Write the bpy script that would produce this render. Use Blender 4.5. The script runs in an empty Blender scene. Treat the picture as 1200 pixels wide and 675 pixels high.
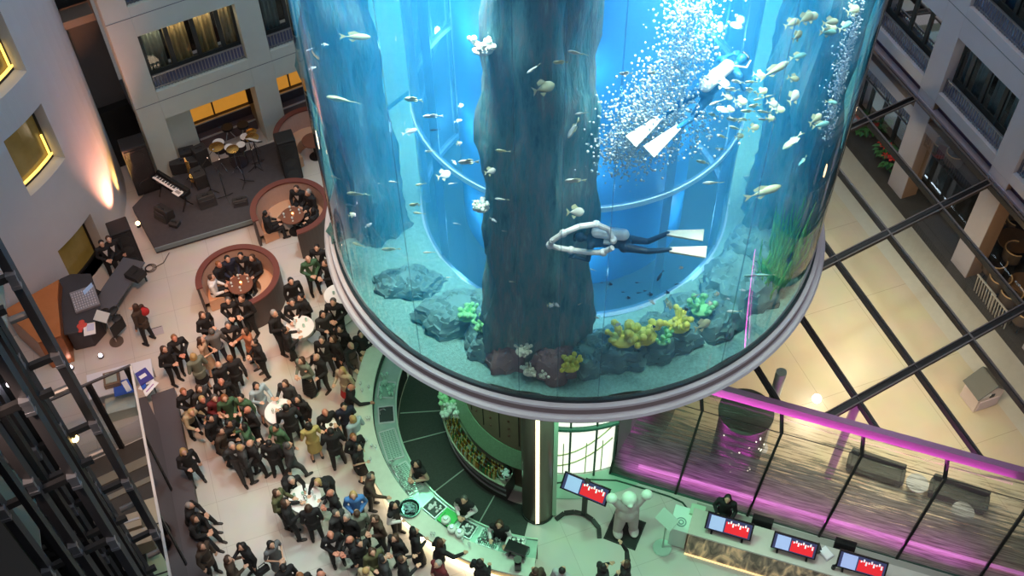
import bpy, bmesh, math, random
from mathutils import Vector, Matrix
random.seed(7)
PI = math.pi
R = math.radians
C = bpy.context.scene.collection

# ---------------------------------------------------------------- camera
cam_d = bpy.data.cameras.new('camera'); cam = bpy.data.objects.new('camera', cam_d); C.objects.link(cam)
bpy.context.scene.camera = cam
cam_d.sensor_width = 36.0; cam_d.lens = 36.0*1327.18/1200.0; cam_d.clip_end = 300
_d, _r = R(50.576), R(-1.4786)
_f = Vector((0, math.cos(_d), -math.sin(_d))); _u = Vector((0, math.sin(_d), math.cos(_d))); _x = Vector((1, 0, 0))
_x2 = _x*math.cos(_r)+_u*math.sin(_r); _u2 = -_x*math.sin(_r)+_u*math.cos(_r)
cam.matrix_world = Matrix(((_x2.x, _u2.x, -_f.x, 0), (_x2.y, _u2.y, -_f.y, 0), (_x2.z, _u2.z, -_f.z, 26.0), (0, 0, 0, 1)))

# ---------------------------------------------------------------- world, lights, exposure
sc = bpy.context.scene
sc.view_settings.view_transform = 'Standard'; sc.view_settings.look = 'None'
sc.view_settings.exposure = 0.0; sc.view_settings.gamma = 1.0; sc.view_settings.use_curve_mapping = False
sc.cycles.use_denoising = True
sc.cycles.max_bounces = 8; sc.cycles.transparent_max_bounces = 24; sc.cycles.volume_bounces = 1
sc.cycles.caustics_reflective = False; sc.cycles.caustics_refractive = False
w = bpy.data.worlds.new('world'); sc.world = w; w.use_nodes = True
w.node_tree.nodes['Background'].inputs[0].default_value = (0.72, 0.70, 0.74, 1)
w.node_tree.nodes['Background'].inputs[1].default_value = 0.35

def lamp(name, kind, loc, power, color, size=0.5, target=None, spot=60, blend=0.6, size_y=None, spread=None):
    d = bpy.data.lights.new(name, kind); d.energy = power; d.color = color
    if kind == 'AREA':
        d.size = size
        if size_y: d.shape = 'RECTANGLE'; d.size_y = size_y
        if spread: d.spread = R(spread)
    else:
        d.shadow_soft_size = size
    if kind == 'SPOT': d.spot_size = R(spot); d.spot_blend = blend
    o = bpy.data.objects.new(name, d); C.objects.link(o); o.location = loc
    if target is not None:
        o.rotation_euler = (Vector(target)-Vector(loc)).to_track_quat('-Z', 'Y').to_euler()
    return o
TC = (1.46, 18.04)          # axis of the round aquarium
WARM = (1.0, 0.72, 0.5)
lamp('skylight', 'AREA', (0, 16, 40), 4500, (1, 0.93, 0.90), 34, target=(0, 16, 0))
# stage spots warm on the floor of the hall
for i, (p, t, e, col) in enumerate([((-5, 12, 17), (-10.14, 21.30, 0.00), 1700, (1, .50, .30)), ((-6, 11, 17), (-8.55, 16.79, 0.00), 1900, (1, .47, .25)),
                          ((-3, 13, 16), (-5.67, 19.58, -0.00), 1000, (1, .58, .30)), ((-6, 14, 16), (-7.01, 22.88, 0.00), 1200, (1, .5, .32)),
                          ((-8, 8, 15), (-7.52, 15.17, 0.00), 800, (1, .62, .45)), ((-2, 10, 14), (-4.45, 13.13, 0.00), 900, (1, .9, .75))]):
    lamp('floor_spot', 'SPOT', p, e*2.6, col, 0.3, t, 34, 1.0)
# orange and pink uplights at the foot of the round white wall
lamp('wall_uplight', 'SPOT', (-12.0, 25.1, 0.35), 700, (1.0, .5, .12), 0.05, (-12.35, 25.75, 5.5), 46, 1.0)
lamp('wall_uplight', 'SPOT', (-11.7, 24.1, 0.4), 1900, (1.0, .36, .22), 0.1, (-12.45, 25.1, 6.0), 62, 1.0)
# green light under the tank
for x, y in ((-1.6, 14.6), (1.2, 12.9), (3.6, 13.4), (-2.9, 16.6)):
    lamp('green_downlight', 'SPOT', (x, y, 6.5), 560 if x > 0 else 330, (.36, 1, .60), 0.25, (x*1.05, y-.2, 0), 110, 1.0)
# magenta light at the foot of the glass screen
def strip_lamp(name, p0, p1, width, power, color, toward, spread=180):
    p0, p1 = Vector(p0), Vector(p1); x = (p1-p0).normalized(); z = -Vector(toward).normalized(); z = (z-x*z.dot(x)).normalized(); y = z.cross(x)
    d = bpy.data.lights.new(name, 'AREA'); d.energy = power; d.color = color; d.shape = 'RECTANGLE'; d.size = (p1-p0).length; d.size_y = width; d.spread = R(spread)
    o = bpy.data.objects.new(name, d); C.objects.link(o); c = (p0+p1)/2
    o.matrix_world = Matrix(((x.x, y.x, z.x, c.x), (x.y, y.y, z.y, c.y), (x.z, y.z, z.z, c.z), (0, 0, 0, 1)))
strip_lamp('magenta_light', (2.9, 15.2, .1), (11.0, 12.25, .1), .1, 110, (1, .1, .8), (-.05, -.25, 1), 110)
strip_lamp('magenta_light', (4.6, 14.9, 3.15), (11.2, 12.5, 3.15), .08, 20, (1, .08, .75), (.05, .15, 1), 120)  # unseen strip added under the top rail to tint it magenta
# warm light of the lobby under the canopy
for p, e in (((8.84, 18.58, 3.30), 160), ((9.58, 14.86, 3.30), 150), ((10.59, 20.31, 3.30), 60), ((11.99, 15.77, 3.30), 70), ((7.40, 15.67, 3.30), 50)):
    lamp('lobby_downlight', 'AREA', p, e*.72, (1, .80, .54), 0.6, (p[0], p[1], 0))

# ---------------------------------------------------------------- materials
_m = {}
def mat(name, col=(0.5, 0.5, 0.5), rough=0.6, metal=0.0, emit=None, es=0.0, noise=0.0, nscale=6.0, bump=0.0, bscale=40.0, coat=0.0, spec=0.5, alpha=1.0):
    if name in _m: return _m[name]
    m = bpy.data.materials.new(name); m.use_nodes = True; _m[name] = m
    n, l = m.node_tree.nodes, m.node_tree.links; b = n['Principled BSDF']
    c4 = tuple(col)+(1,)
    b.inputs['Base Color'].default_value = c4; b.inputs['Roughness'].default_value = rough; b.inputs['Metallic'].default_value = metal
    b.inputs['Specular IOR Level'].default_value = spec; b.inputs['Coat Weight'].default_value = coat; b.inputs['Alpha'].default_value = alpha
    if emit: b.inputs['Emission Color'].default_value = tuple(emit)+(1,); b.inputs['Emission Strength'].default_value = es
    tc = None
    if noise or bump:
        tc = n.new('ShaderNodeTexCoord')
    if noise:
        t = n.new('ShaderNodeTexNoise'); t.inputs['Scale'].default_value = nscale; t.inputs['Detail'].default_value = 4
        r = n.new('ShaderNodeMix'); r.data_type = 'RGBA'
        r.inputs[6].default_value = tuple(max(0, c*(1-noise)) for c in col)+(1,); r.inputs[7].default_value = tuple(min(1, c*(1+noise)) for c in col)+(1,)
        l.new(tc.outputs['Object'], t.inputs['Vector']); l.new(t.outputs['Fac'], r.inputs[0]); l.new(r.outputs[2], b.inputs['Base Color'])
    if bump:
        t2 = n.new('ShaderNodeTexNoise'); t2.inputs['Scale'].default_value = bscale; t2.inputs['Detail'].default_value = 5
        bp = n.new('ShaderNodeBump'); bp.inputs['Strength'].default_value = bump; bp.inputs['Distance'].default_value = 0.02
        l.new(tc.outputs['Object'], t2.inputs['Vector']); l.new(t2.outputs['Fac'], bp.inputs['Height']); l.new(bp.outputs['Normal'], b.inputs['Normal'])
    return m

def glass_mat(name, tint=(1, 1, 1), gloss=0.12, rough=0.02, body=0.0, bodycol=(.5, .6, .6)):
    """thin clear pane: transparent + a little mirror (+ some milky body)"""
    if name in _m: return _m[name]
    m = bpy.data.materials.new(name); m.use_nodes = True; _m[name] = m
    n, l = m.node_tree.nodes, m.node_tree.links; n.clear()
    out = n.new('ShaderNodeOutputMaterial'); t = n.new('ShaderNodeBsdfTransparent'); t.inputs[0].default_value = tuple(tint)+(1,)
    g = n.new('ShaderNodeBsdfGlossy'); g.inputs['Roughness'].default_value = rough
    fr = n.new('ShaderNodeFresnel'); fr.inputs['IOR'].default_value = 1.0+gloss*3
    mx = n.new('ShaderNodeMixShader'); l.new(fr.outputs[0], mx.inputs[0]); l.new(t.outputs[0], mx.inputs[1]); l.new(g.outputs[0], mx.inputs[2])
    last = mx
    if body:
        df = n.new('ShaderNodeBsdfDiffuse'); df.inputs[0].default_value = tuple(bodycol)+(1,)
        m2 = n.new('ShaderNodeMixShader'); m2.inputs[0].default_value = body
        l.new(mx.outputs[0], m2.inputs[1]); l.new(df.outputs[0], m2.inputs[2]); last = m2
    l.new(last.outputs[0], out.inputs[0])
    return m

# ---------------------------------------------------------------- mesh helpers
class MB:
    def __init__(s): s.v = []; s.f = []; s.mi = []
    def add(s, vs, fs, k=0):
        o = len(s.v); s.v += [tuple(p) for p in vs]; s.f += [tuple(i+o for i in f) for f in fs]; s.mi += [k]*len(fs); return s
    def box(s, c, d, rz=0, k=0, tilt=None):
        x, y, z = (q/2 for q in d); M = Matrix.Rotation(rz, 3, 'Z')
        if tilt is not None: M = M @ Matrix.Rotation(tilt, 3, 'X')
        vs = [Vector(c)+M @ Vector((a*x, b*y, e*z)) for a in (-1, 1) for b in (-1, 1) for e in (-1, 1)]
        return s.add(vs, [(0, 1, 3, 2), (4, 6, 7, 5), (0, 4, 5, 1), (2, 3, 7, 6), (0, 2, 6, 4), (1, 5, 7, 3)], k)
    def bar(s, p, q, w, h=None, k=0):
        p, q = Vector(p), Vector(q); h = h or w; d = (q-p); L = d.length; d.normalize()
        up = Vector((0, 0, 1)) if abs(d.z) < .95 else Vector((0, 1, 0))
        a = d.cross(up).normalized(); b = a.cross(d)
        vs = [o+a*(i*w/2)+b*(j*h/2) for o in (p, q) for i, j in ((-1, -1), (1, -1), (1, 1), (-1, 1))]
        return s.add(vs, [(0, 3, 2, 1), (4, 5, 6, 7), (0, 1, 5, 4), (1, 2, 6, 5), (2, 3, 7, 6), (3, 0, 4, 7)], k)
    def cyl(s, p, q, r0, r1=None, n=12, k=0, cap=True):
        p, q = Vector(p), Vector(q); r1 = r0 if r1 is None else r1; d = (q-p).normalized()
        up = Vector((0, 0, 1)) if abs(d.z) < .95 else Vector((1, 0, 0))
        a = d.cross(up).normalized(); b = a.cross(d); vs = []
        for o, r in ((p, r0), (q, r1)):
            vs += [o+(a*math.cos(2*PI*i/n)+b*math.sin(2*PI*i/n))*r for i in range(n)]
        fs = [(i, i+n, (i+1) % n+n, (i+1) % n) for i in range(n)]
        if cap: fs += [tuple(range(n)), tuple(range(2*n-1, n-1, -1))]
        return s.add(vs, fs, k)
    def lathe(s, prof, c=(0, 0), n=64, a0=0, a1=2*PI, k=0, closed=False):
        full = abs(a1-a0-2*PI) < 1e-6; m = n if full else n+1; vs = []; P = len(prof)
        for i in range(m):
            a = a0+(a1-a0)*i/n
            for r, z in prof: vs.append((c[0]+r*math.cos(a), c[1]+r*math.sin(a), z))
        fs = []
        for i in range(n):
            j = (i+1) % m
            for t in range(P if closed else P-1):
                u = (t+1) % P; fs.append((i*P+t, j*P+t, j*P+u, i*P+u))
        if closed and not full:
            fs += [tuple(range(P)), tuple((m-1)*P+t for t in range(P-1, -1, -1))]
        return s.add(vs, fs, k)
    def prism(s, poly, z0, z1, k=0):
        n = len(poly); vs = [(p[0], p[1], z0) for p in poly]+[(p[0], p[1], z1) for p in poly]
        fs = [(i, (i+1) % n, (i+1) % n+n, i+n) for i in range(n)]+[tuple(range(n-1, -1, -1)), tuple(range(n, 2*n))]
        return s.add(vs, fs, k)
    def ball(s, c, r, n=10, m=7, k=0):
        if not hasattr(r, '__len__'): r = (r, r, r)
        vs = [(c[0], c[1], c[2]-r[2])]
        for j in range(1, m):
            t = -PI/2+PI*j/m
            for i in range(n):
                a = 2*PI*i/n; vs.append((c[0]+r[0]*math.cos(t)*math.cos(a), c[1]+r[1]*math.cos(t)*math.sin(a), c[2]+r[2]*math.sin(t)))
        vs.append((c[0], c[1], c[2]+r[2])); fs = [(0, 1+(i+1) % n, 1+i) for i in range(n)]
        for j in range(m-2):
            for i in range(n):
                a, b = 1+j*n+i, 1+j*n+(i+1) % n; fs.append((a, b, b+n, a+n))
        L = len(vs)-1; fs += [(L, 1+(m-2)*n+i, 1+(m-2)*n+(i+1) % n) for i in range(n)]
        return s.add(vs, fs, k)
    def tube(s, pts, r, n=8, k=0):
        for i in range(len(pts)-1): s.cyl(pts[i], pts[i+1], r, n=n, k=k)
        return s
    def mesh(s, name, mats, smooth=False):
        me = bpy.data.meshes.new(name); me.from_pydata(s.v, [], s.f); me.update()
        for m in (mats if isinstance(mats, (list, tuple)) else [mats]): me.materials.append(m)
        me.polygons.foreach_set('material_index', s.mi)
        bm = bmesh.new(); bm.from_mesh(me); bmesh.ops.recalc_face_normals(bm, faces=bm.faces); bm.to_mesh(me); bm.free()
        if smooth:
            me.polygons.foreach_set('use_smooth', [True]*len(me.polygons))
            try: me.set_sharp_from_angle(angle=R(40))
            except Exception: pass
        return me
    def build(s, name, mats, parent=None, smooth=False, bevel=0.0):
        me = s.mesh(name, mats, smooth); o = bpy.data.objects.new(name, me); C.objects.link(o)
        if parent is not None: o.parent = parent
        if bevel:
            b = o.modifiers.new('bevel', 'BEVEL'); b.width = bevel; b.segments = 2; b.limit_method = 'ANGLE'
        return o

def tag(o, label, cat, group=None, kind=None):
    if label: o['label'] = label
    if cat: o['category'] = cat
    if group: o['group'] = group
    if kind: o['kind'] = kind
    return o
def thing(name, label, cat, loc=(0, 0, 0), rz=0.0, group=None):
    o = bpy.data.objects.new(name, None); C.objects.link(o); o.location = loc; o.rotation_euler = (0, 0, rz)
    return tag(o, label, cat, group)
def struct(o): o['kind'] = 'structure'; return o
def copy_tree(o, loc, rz=0.0, label=None, group=None, sc_=None, parent=None):
    c = o.copy(); C.objects.link(c); c.location = loc; c.rotation_euler = (0, 0, rz)
    if sc_: c.scale = (sc_,)*3
    if label: c['label'] = label
    if group: c['group'] = group
    for ch in KIDS.get(o.name, list(o.children)):
        d = ch.copy(); C.objects.link(d); d.parent = c
        for g in list(ch.children):
            e = g.copy(); C.objects.link(e); e.parent = d
    return c
KIDS = {}
def dirv(deg): return Vector((math.cos(R(deg)), math.sin(R(deg)), 0))

# ================================================================ SETTING
white_wall = mat('wall_plaster', (.60, .60, .61), .8, noise=.05, nscale=1.2, bump=.15, bscale=30)
dark_wall = mat('dark_recess', (.055, .055, .06), .8)
steel_dk = mat('dark_steel', (.035, .037, .042), .42, .6, noise=.15, nscale=9)
steel_lt = mat('pale_steel', (.55, .56, .58), .35, .7)
chrome = mat('chrome', (.7, .7, .72), .18, 1.0)
black = mat('black_matte', (.012, .012, .013), .55)
blackg = mat('black_gloss', (.012, .012, .014), .2)

def tile_mat(name, c1, c2, seam, size, rot, rough, w=.012):
    m = bpy.data.materials.new(name); m.use_nodes = True; n, l = m.node_tree.nodes, m.node_tree.links; b = n['Principled BSDF']
    tc = n.new('ShaderNodeTexCoord'); mp = n.new('ShaderNodeMapping'); mp.inputs['Rotation'].default_value = (0, 0, R(rot)); mp.inputs['Scale'].default_value = (1/size,)*3
    l.new(tc.outputs['Object'], mp.inputs[0])
    br = n.new('ShaderNodeTexBrick'); br.offset = 0; br.inputs['Scale'].default_value = 1; br.inputs['Brick Width'].default_value = 1; br.inputs['Row Height'].default_value = 1
    br.inputs['Mortar Size'].default_value = w/size*.5; br.inputs['Mortar Smooth'].default_value = .3
    br.inputs['Color1'].default_value = tuple(c1)+(1,); br.inputs['Color2'].default_value = tuple(c2)+(1,); br.inputs['Mortar'].default_value = tuple(seam)+(1,)
    l.new(mp.outputs[0], br.inputs['Vector'])
    ns = n.new('ShaderNodeTexNoise'); ns.inputs['Scale'].default_value = 1.3; ns.inputs['Detail'].default_value = 6; l.new(tc.outputs['Object'], ns.inputs['Vector'])
    mx = n.new('ShaderNodeMix'); mx.data_type = 'RGBA'; mx.blend_type = 'MULTIPLY'; mx.inputs[0].default_value = .22
    l.new(br.outputs['Color'], mx.inputs[6]); l.new(ns.outputs['Color'], mx.inputs[7]); l.new(mx.outputs[2], b.inputs['Base Color'])
    b.inputs['Roughness'].default_value = rough
    return m
floor_m = tile_mat('polished_floor_tile', (.63, .60, .56), (.60, .575, .54), (.44, .41, .38), 1.35, 71.2, .22)
fl = MB().box((0, 20, -.1), (70, 60, .2)).build('floor', floor_m); struct(fl)

# ---- round white wall at the left (a drum with square windows)
DC, DR = (-17.68, 24.48), 5.5
def drum_pt(az, z, r=DR): return (DC[0]+r*math.cos(R(az)), DC[1]+r*math.sin(R(az)), z)
def drum_wall():
    azs = [-100+i*(65/13) for i in range(13)]+[-31, -28, -25, -22, -19, -16.5, -14.5]+[-10+i*5 for i in range(30)]
    rows = [(-30+0, 0)]
    zs = [0, 1.85, 4.1, 6.12, 7.2, 9.22, 10.3, 12.3, 21]
    m = MB()
    holes = {(0, 1.85), (4.1, 6.12), (7.2, 9.22), (10.3, 12.3)}
    for i in range(len(azs)-1):
        for j in range(len(zs)-1):
            if (zs[j], zs[j+1]) in holes and azs[i] >= -31.01 and azs[i+1] <= -14.49: continue
            # open slot of dark doorways further left
            m.add([drum_pt(azs[i], zs[j]), drum_pt(azs[i+1], zs[j]), drum_pt(azs[i+1], zs[j+1]), drum_pt(azs[i], zs[j+1])], [(0, 1, 2, 3)])
    for z0, z1 in holes:      # reveals
        for a, b, za, zb in ((-31, -31, z0, z1), (-14.5, -14.5, z0, z1)):
            m.add([drum_pt(a, za), drum_pt(a, zb), drum_pt(a, zb, DR-.42), drum_pt(a, za, DR-.42)], [(0, 1, 2, 3)])
        for z in (z0, z1):
            st = [-31, -28, -25, -22, -19, -16.5, -14.5]
            for a, b in zip(st, st[1:]):
                m.add([drum_pt(a, z), drum_pt(b, z), drum_pt(b, z, DR-.42), drum_pt(a, z, DR-.42)], [(0, 1, 2, 3)])
    return m
dm = white_wall.copy(); dm.name = 'drum_plaster'
n, l = dm.node_tree.nodes, dm.node_tree.links
o = drum_wall().build('wall_left', dm, smooth=True); struct(o)
# panel joints of the drum: thin shadow gaps
jm = mat('panel_joint', (.33, .33, .35), .9)
for i, z in enumerate((3.1, 6.75, 9.85)):
    pass
amber_glass = mat('amber_lit_pane', (.20, .15, .06), .15, 0, (.9, .55, .08), .05, noise=.5, nscale=2)
for k, (z0, z1) in enumerate(((0, 1.85), (4.1, 6.12), (7.2, 9.22))):
    fr = MB(); st = [-31, -27, -22.5, -18, -14.5]
    rr = DR-.40
    for a, b in zip(st, st[1:]):
        for z in (z0+.04, z1-.04): fr.bar(drum_pt(a, z, rr), drum_pt(b, z, rr), .07, .08)
    for a in (-31, -14.5): fr.bar(drum_pt(a, z0, rr), drum_pt(a, z1, rr), .07)
    f = fr.build('window_%d' % (k+1), steel_dk); struct(f)
    pn = MB()
    for a, b in zip(st, st[1:]):
        pn.add([drum_pt(a, z0, rr-.04), drum_pt(b, z0, rr-.04), drum_pt(b, z1, rr-.04), drum_pt(a, z1, rr-.04)], [(0, 1, 2, 3)])
    pn.build('pane', amber_glass, f)
    sb = MB()
    for a, b in zip(st, st[1:]): sb.bar(drum_pt(a, z0+.14, rr+.03), drum_pt(b, z0+.14, rr+.03), .05, .07)
    sb.bar(drum_pt(-15.6, z0+.15, rr+.03), drum_pt(-15.6, z0+.9, rr+.03), .05, .05)
    if k: sb.build('window_lamp', mat('amber_lamp_strip', (1, .7, .2), .4, 0, (1, .62, .12), 2.0), f)

# ---- facade behind the stage (left) : P = FO + s*FD, normal FN points into the hall
FO = Vector((-11.25, 26.17, 0)); FD = dirv(29); FN = dirv(29-90)
def fp(s, d, z): return FO+FD*s+FN*d+Vector((0, 0, z))
def fbox(m, s0, s1, d0, d1, z0, z1, k=0):
    return m.add([fp(s, d, z) for s in (s0, s1) for d in (d0, d1) for z in (z0, z1)], [(0, 1, 3, 2), (4, 6, 7, 5), (0, 4, 5, 1), (2, 3, 7, 6), (0, 2, 6, 4), (1, 5, 7, 3)], k)
fac_m = mat('facade_concrete', (.55, .59, .52), .85, noise=.06, nscale=2, bump=.2, bscale=60)
m = MB(); BAYS = 7; W = 3.7
for b in range(BAYS):
    s = b*W
    fbox(m, s, s+.74, -.7, 0, 0, 21)                         # pier
    fbox(m, s+.74, s+W, -.5, 0, 2.4, 3.48)                   # band over the ground floor
    fbox(m, s+.74, s+W, -.5, 0, 5.56, 6.58)
    fbox(m, s+.74, s+W, -.5, 0, 8.66, 9.68)
    fbox(m, s+.74, s+W, -.5, 0, 11.76, 21)
fbox(m, BAYS*W, BAYS*W+.74, -.7, 0, 0, 21)
fw = m.build('wall_back', fac_m, bevel=.01); struct(fw)
j = MB()
for z in (3.1, 6.22, 9.32): fbox(j, 0, BAYS*W, 0, .004, z, z+.025)
j.build('trim_1', mat('facade_joint', (.18, .19, .2), .9)); struct(bpy.data.objects['trim_1'])
curtain_m = []
for i, col in enumerate([(.42, .33, .2), (.62, .48, .27), (.30, .36, .36), (.55, .5, .4)]):
    curtain_m.append(mat('curtain_%d' % i, col, .9, noise=.3, nscale=3))
pane_m = glass_mat('window_glass', (.55, .62, .62), .15, .03)
def curtains(m, P, s0, s1, z0, z1, d, k=0):
    n = max(6, int((s1-s0)/.06)); vs = []
    for i in range(n+1):
        s = s0+(s1-s0)*i/n; dd = d+(.035 if i % 2 else -.02)+.01*math.sin(i*1.7)
        vs += [P(s, dd, z0), P(s, dd, z1)]
    m.add(vs, [(2*i, 2*i+2, 2*i+3, 2*i+1) for i in range(n)], k)
wn = [4]
def hotel_window(P, s0, s1, z0, z1, dirsign=1, warm=0, rail_h=.5):
    """a window of the hotel rooms: frame > pane, curtain, balcony railing in front"""
    f = MB()
    F = lambda a, b, c, d, e, g: f.add([P(s, dd, z) for s in (a, b) for dd in (c, d) for z in (e, g)], [(0, 1, 3, 2), (4, 6, 7, 5), (0, 4, 5, 1), (2, 3, 7, 6), (0, 2, 6, 4), (1, 5, 7, 3)])
    D = -.36
    F(s0, s1, D-.05, D, z0, z0+.5); F(s0, s1, D-.05, D, z1-.1, z1)
    for t in (0, .27, .54, .8): F(s0+(s1-s0)*t, s0+(s1-s0)*t+.13, D-.06, D+.01, z0, z1)
    F(s1-.08, s1, D-.06, D+.01, z0, z1)
    w_ = f.build('window_%d' % wn[0], mat('window_frame_dark', (.03, .035, .035), .5)); struct(w_); wn[0] += 1
    g = MB(); g.add([P(s0, D-.03, z0), P(s1, D-.03, z0), P(s1, D-.03, z1), P(s0, D-.03, z1)], [(0, 1, 2, 3)]); g.build('pane', pane_m, w_)
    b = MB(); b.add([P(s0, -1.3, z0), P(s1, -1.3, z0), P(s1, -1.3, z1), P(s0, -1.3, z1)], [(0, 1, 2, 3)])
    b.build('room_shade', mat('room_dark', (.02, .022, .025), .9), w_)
    cs = [(0, .24, 2), (.27, .50, 1), (.56, .78, 1), (.84, 1, 0)] if warm else [(.02, .22, 2), (.3, .5, 2), (.58, .78, 3 if dirsign > 0 else 2), (.86, .99, 2)]
    for a, c, k in cs:
        q = MB(); curtains(q, P, s0+(s1-s0)*a, s0+(s1-s0)*c, z0+.05, z1-.05, D-.22); q.build('curtain', curtain_m[k], w_)
    if P is fp or z0 < 5:
        c = [Vector(P(q, D-.12, z1-.14)) for q in (s0+.15, s1-.15)]
        strip_lamp('curtain_fill', c[0], c[1], .05, 26 if warm else 4, (1, .74, .42) if warm else (.75, .85, 1), (0, 0, -1))  # strip added between pane and curtain to brighten the curtain
    return w_
def railing(P, s0, s1, z0, h, name='balcony_railing', lab=''):
    t = thing(name, lab, 'railing', P(s0, -.12, z0)); t_l = Vector(P(s0, -.12, z0))
    def Q(s, d, z): return Vector(P(s, d, z))-t_l
    r = MB(); r.bar(Q(s0, -.12, z0+h), Q(s1, -.12, z0+h), .05, .04); r.bar(Q(s0, -.12, z0+.07), Q(s1, -.12, z0+.07), .03, .03); r.build('top_rail', mat('rail_steel', (.25, .26, .3), .4, .7), t)
    b = MB(); n = int((s1-s0)/.1)
    for i in range(n+1):
        s = s0+(s1-s0)*i/n; b.bar(Q(s, -.12, z0), Q(s, -.12, z0+h), .022, .022)
    b.build('balusters', mat('rail_steel', (.25, .26, .3), .4, .7), t)
    bl = MB(); bl.add([Q(s0, -.16, z0), Q(s1, -.16, z0), Q(s1, -.16, z0+.42), Q(s0, -.16, z0+.42)], [(0, 1, 2, 3)])
    bl.build('mesh_panel', glass_mat('blue_grey_panel', (.6, .65, .8), .1, .1, .6, (.17, .2, .36)), t)
    return t
names_b = ['first', 'second', 'third', 'fourth', 'fifth', 'sixth', 'seventh']
for lv, z0 in enumerate((3.48, 6.58, 9.68)):
    for b in range(BAYS):
        if b > 2 and lv > 0: continue
        if b > 4: continue
        hotel_window(fp, b*W+.74, b*W+W, z0, z0+2.08, 1, warm=(b == 0 and lv == 0))
        if b > 1 or lv > 1: continue
        lab = {(0, 0): 'slatted balcony railing below the bright curtained window above the stage', (1, 0): 'slatted balcony railing of the back window cut off by the aquarium',
               (0, 1): 'slatted railing at the top edge above the curtained stage window', (1, 1): 'slatted railing of the upper back window close to the aquarium'}[(b, lv)]
        railing(fp, b*W+.78, b*W+W-.04, z0, .5, lab=lab)

# dark slot between drum and facade, with a room behind it
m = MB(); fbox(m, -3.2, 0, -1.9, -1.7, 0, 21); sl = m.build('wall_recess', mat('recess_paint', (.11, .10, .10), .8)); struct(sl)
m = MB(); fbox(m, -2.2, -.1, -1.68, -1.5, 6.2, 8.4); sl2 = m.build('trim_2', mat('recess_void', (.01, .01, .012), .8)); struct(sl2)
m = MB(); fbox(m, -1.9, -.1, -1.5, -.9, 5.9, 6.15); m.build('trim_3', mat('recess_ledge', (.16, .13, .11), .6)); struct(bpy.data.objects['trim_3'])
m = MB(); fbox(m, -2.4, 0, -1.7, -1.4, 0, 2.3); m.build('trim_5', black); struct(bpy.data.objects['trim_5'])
# room behind the stage opening
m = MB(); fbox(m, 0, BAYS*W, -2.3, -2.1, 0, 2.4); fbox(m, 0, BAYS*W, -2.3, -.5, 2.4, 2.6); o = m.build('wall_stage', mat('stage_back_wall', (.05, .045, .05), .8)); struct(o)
m = MB(); fbox(m, .74, 1.62, -1.5, -.5, 0, 2.4); o = m.build('wall_stage_side', fac_m); struct(o)
for i, (a, b) in enumerate(((1.7, 3.66), (4.4, 7.3))):
    t = thing('lit_amber_panel', ['long glowing amber wall panel behind the drum kit', 'glowing amber wall panel behind the second opening next to the aquarium'][i], 'light panel')
    m = MB(); fbox(m, a, b, -1.44, -1.28, .82, 1.95); m.build('panel', mat('amber_panel', (.45, .2, .04), .5, 0, (1, .42, .05), .42, noise=.3, nscale=2), t)
    m = MB(); fbox(m, a, b, -1.45, -1.25, 1.95, 2.03); fbox(m, a+.75, a+.8, -1.45, -1.25, .82, 1.95); m.build('frame', mat('bronze_dark', (.08, .05, .04), .5, .4), t)
    t = thing('wall_bench', ['stepped dark bench below the amber panel behind the drums', 'stepped dark bench in the second back opening by the aquarium'][i], 'bench')
    m = MB(); fbox(m, a, b, -1.40, -1.1, 0, .78); m.build('backrest', mat('bench_dark', (.06, .045, .05), .6), t)
    m = MB(); fbox(m, a, b, -1.12, -.78, 0, .42); m.build('seat', mat('bench_brown', (.12, .08, .08), .6), t)
    m = MB(); fbox(m, a, b, -1.14, -1.08, .78, .82); fbox(m, a, b, -.80, -.75, .42, .46); m.build('metal_edge', steel_lt, t)

# ---- facade of the right side : normal points into the hall
GO = Vector((12.07, 25.29, 0)); GD = dirv(109); GN = dirv(199)
def gp(s, d, z): return GO+GD*s+GN*d+Vector((0, 0, z))
def gbox(m, s0, s1, d0, d1, z0, z1, k=0):
    return m.add([gp(s, d, z) for s in (s0, s1) for d in (d0, d1) for z in (z0, z1)], [(0, 1, 3, 2), (4, 6, 7, 5), (0, 4, 5, 1), (2, 3, 7, 6), (0, 2, 6, 4), (1, 5, 7, 3)], k)
facr = mat('facade_pale', (.50, .47, .50), .85, noise=.05, nscale=2, bump=.2, bscale=60)
m = MB(); W2 = 3.48
for b in range(-5, 3):
    s = b*W2+.0
    gbox(m, s-.74, s+.02, -.5, 0, 4.0, 21)
    for z0, z1 in ((4.0, 4.37), (6.32, 7.35), (9.3, 10.33), (12.3, 21)): gbox(m, s+.02, s+W2-.74, -.5, 0, z0, z1)
o = m.build('wall_right', facr, bevel=.01); struct(o)
j = MB(); gbox(j, -5*W2, 3*W2, 0, .004, 7.0, 7.025); gbox(j, -5*W2, 3*W2, 0, .004, 9.98, 10.0); o = j.build('trim_4', mat('facade_joint', (.18, .19, .2), .9)); struct(o)
rl = {(0, 0): 'balcony railing of the right facade window touching the aquarium', (-1, 0): 'balcony railing of the lowest right facade window between two piers',
      (-2, 0): 'balcony railing cut by the right edge of the photo above the lobby', (-1, 1): 'balcony railing in the top corner of the right facade', (-2, 1): 'upper railing of the right facade beyond the corner window'}
for lv, z0 in enumerate((4.37, 7.35)):
    for b in range(-3, 2):
        hotel_window(gp, b*W2+.02, b*W2+W2-.74, z0, z0+1.95, -1)
        if (b, lv) in rl: railing(gp, b*W2+.05, b*W2+W2-.78, z0, .5, lab=rl[(b, lv)])
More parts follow.
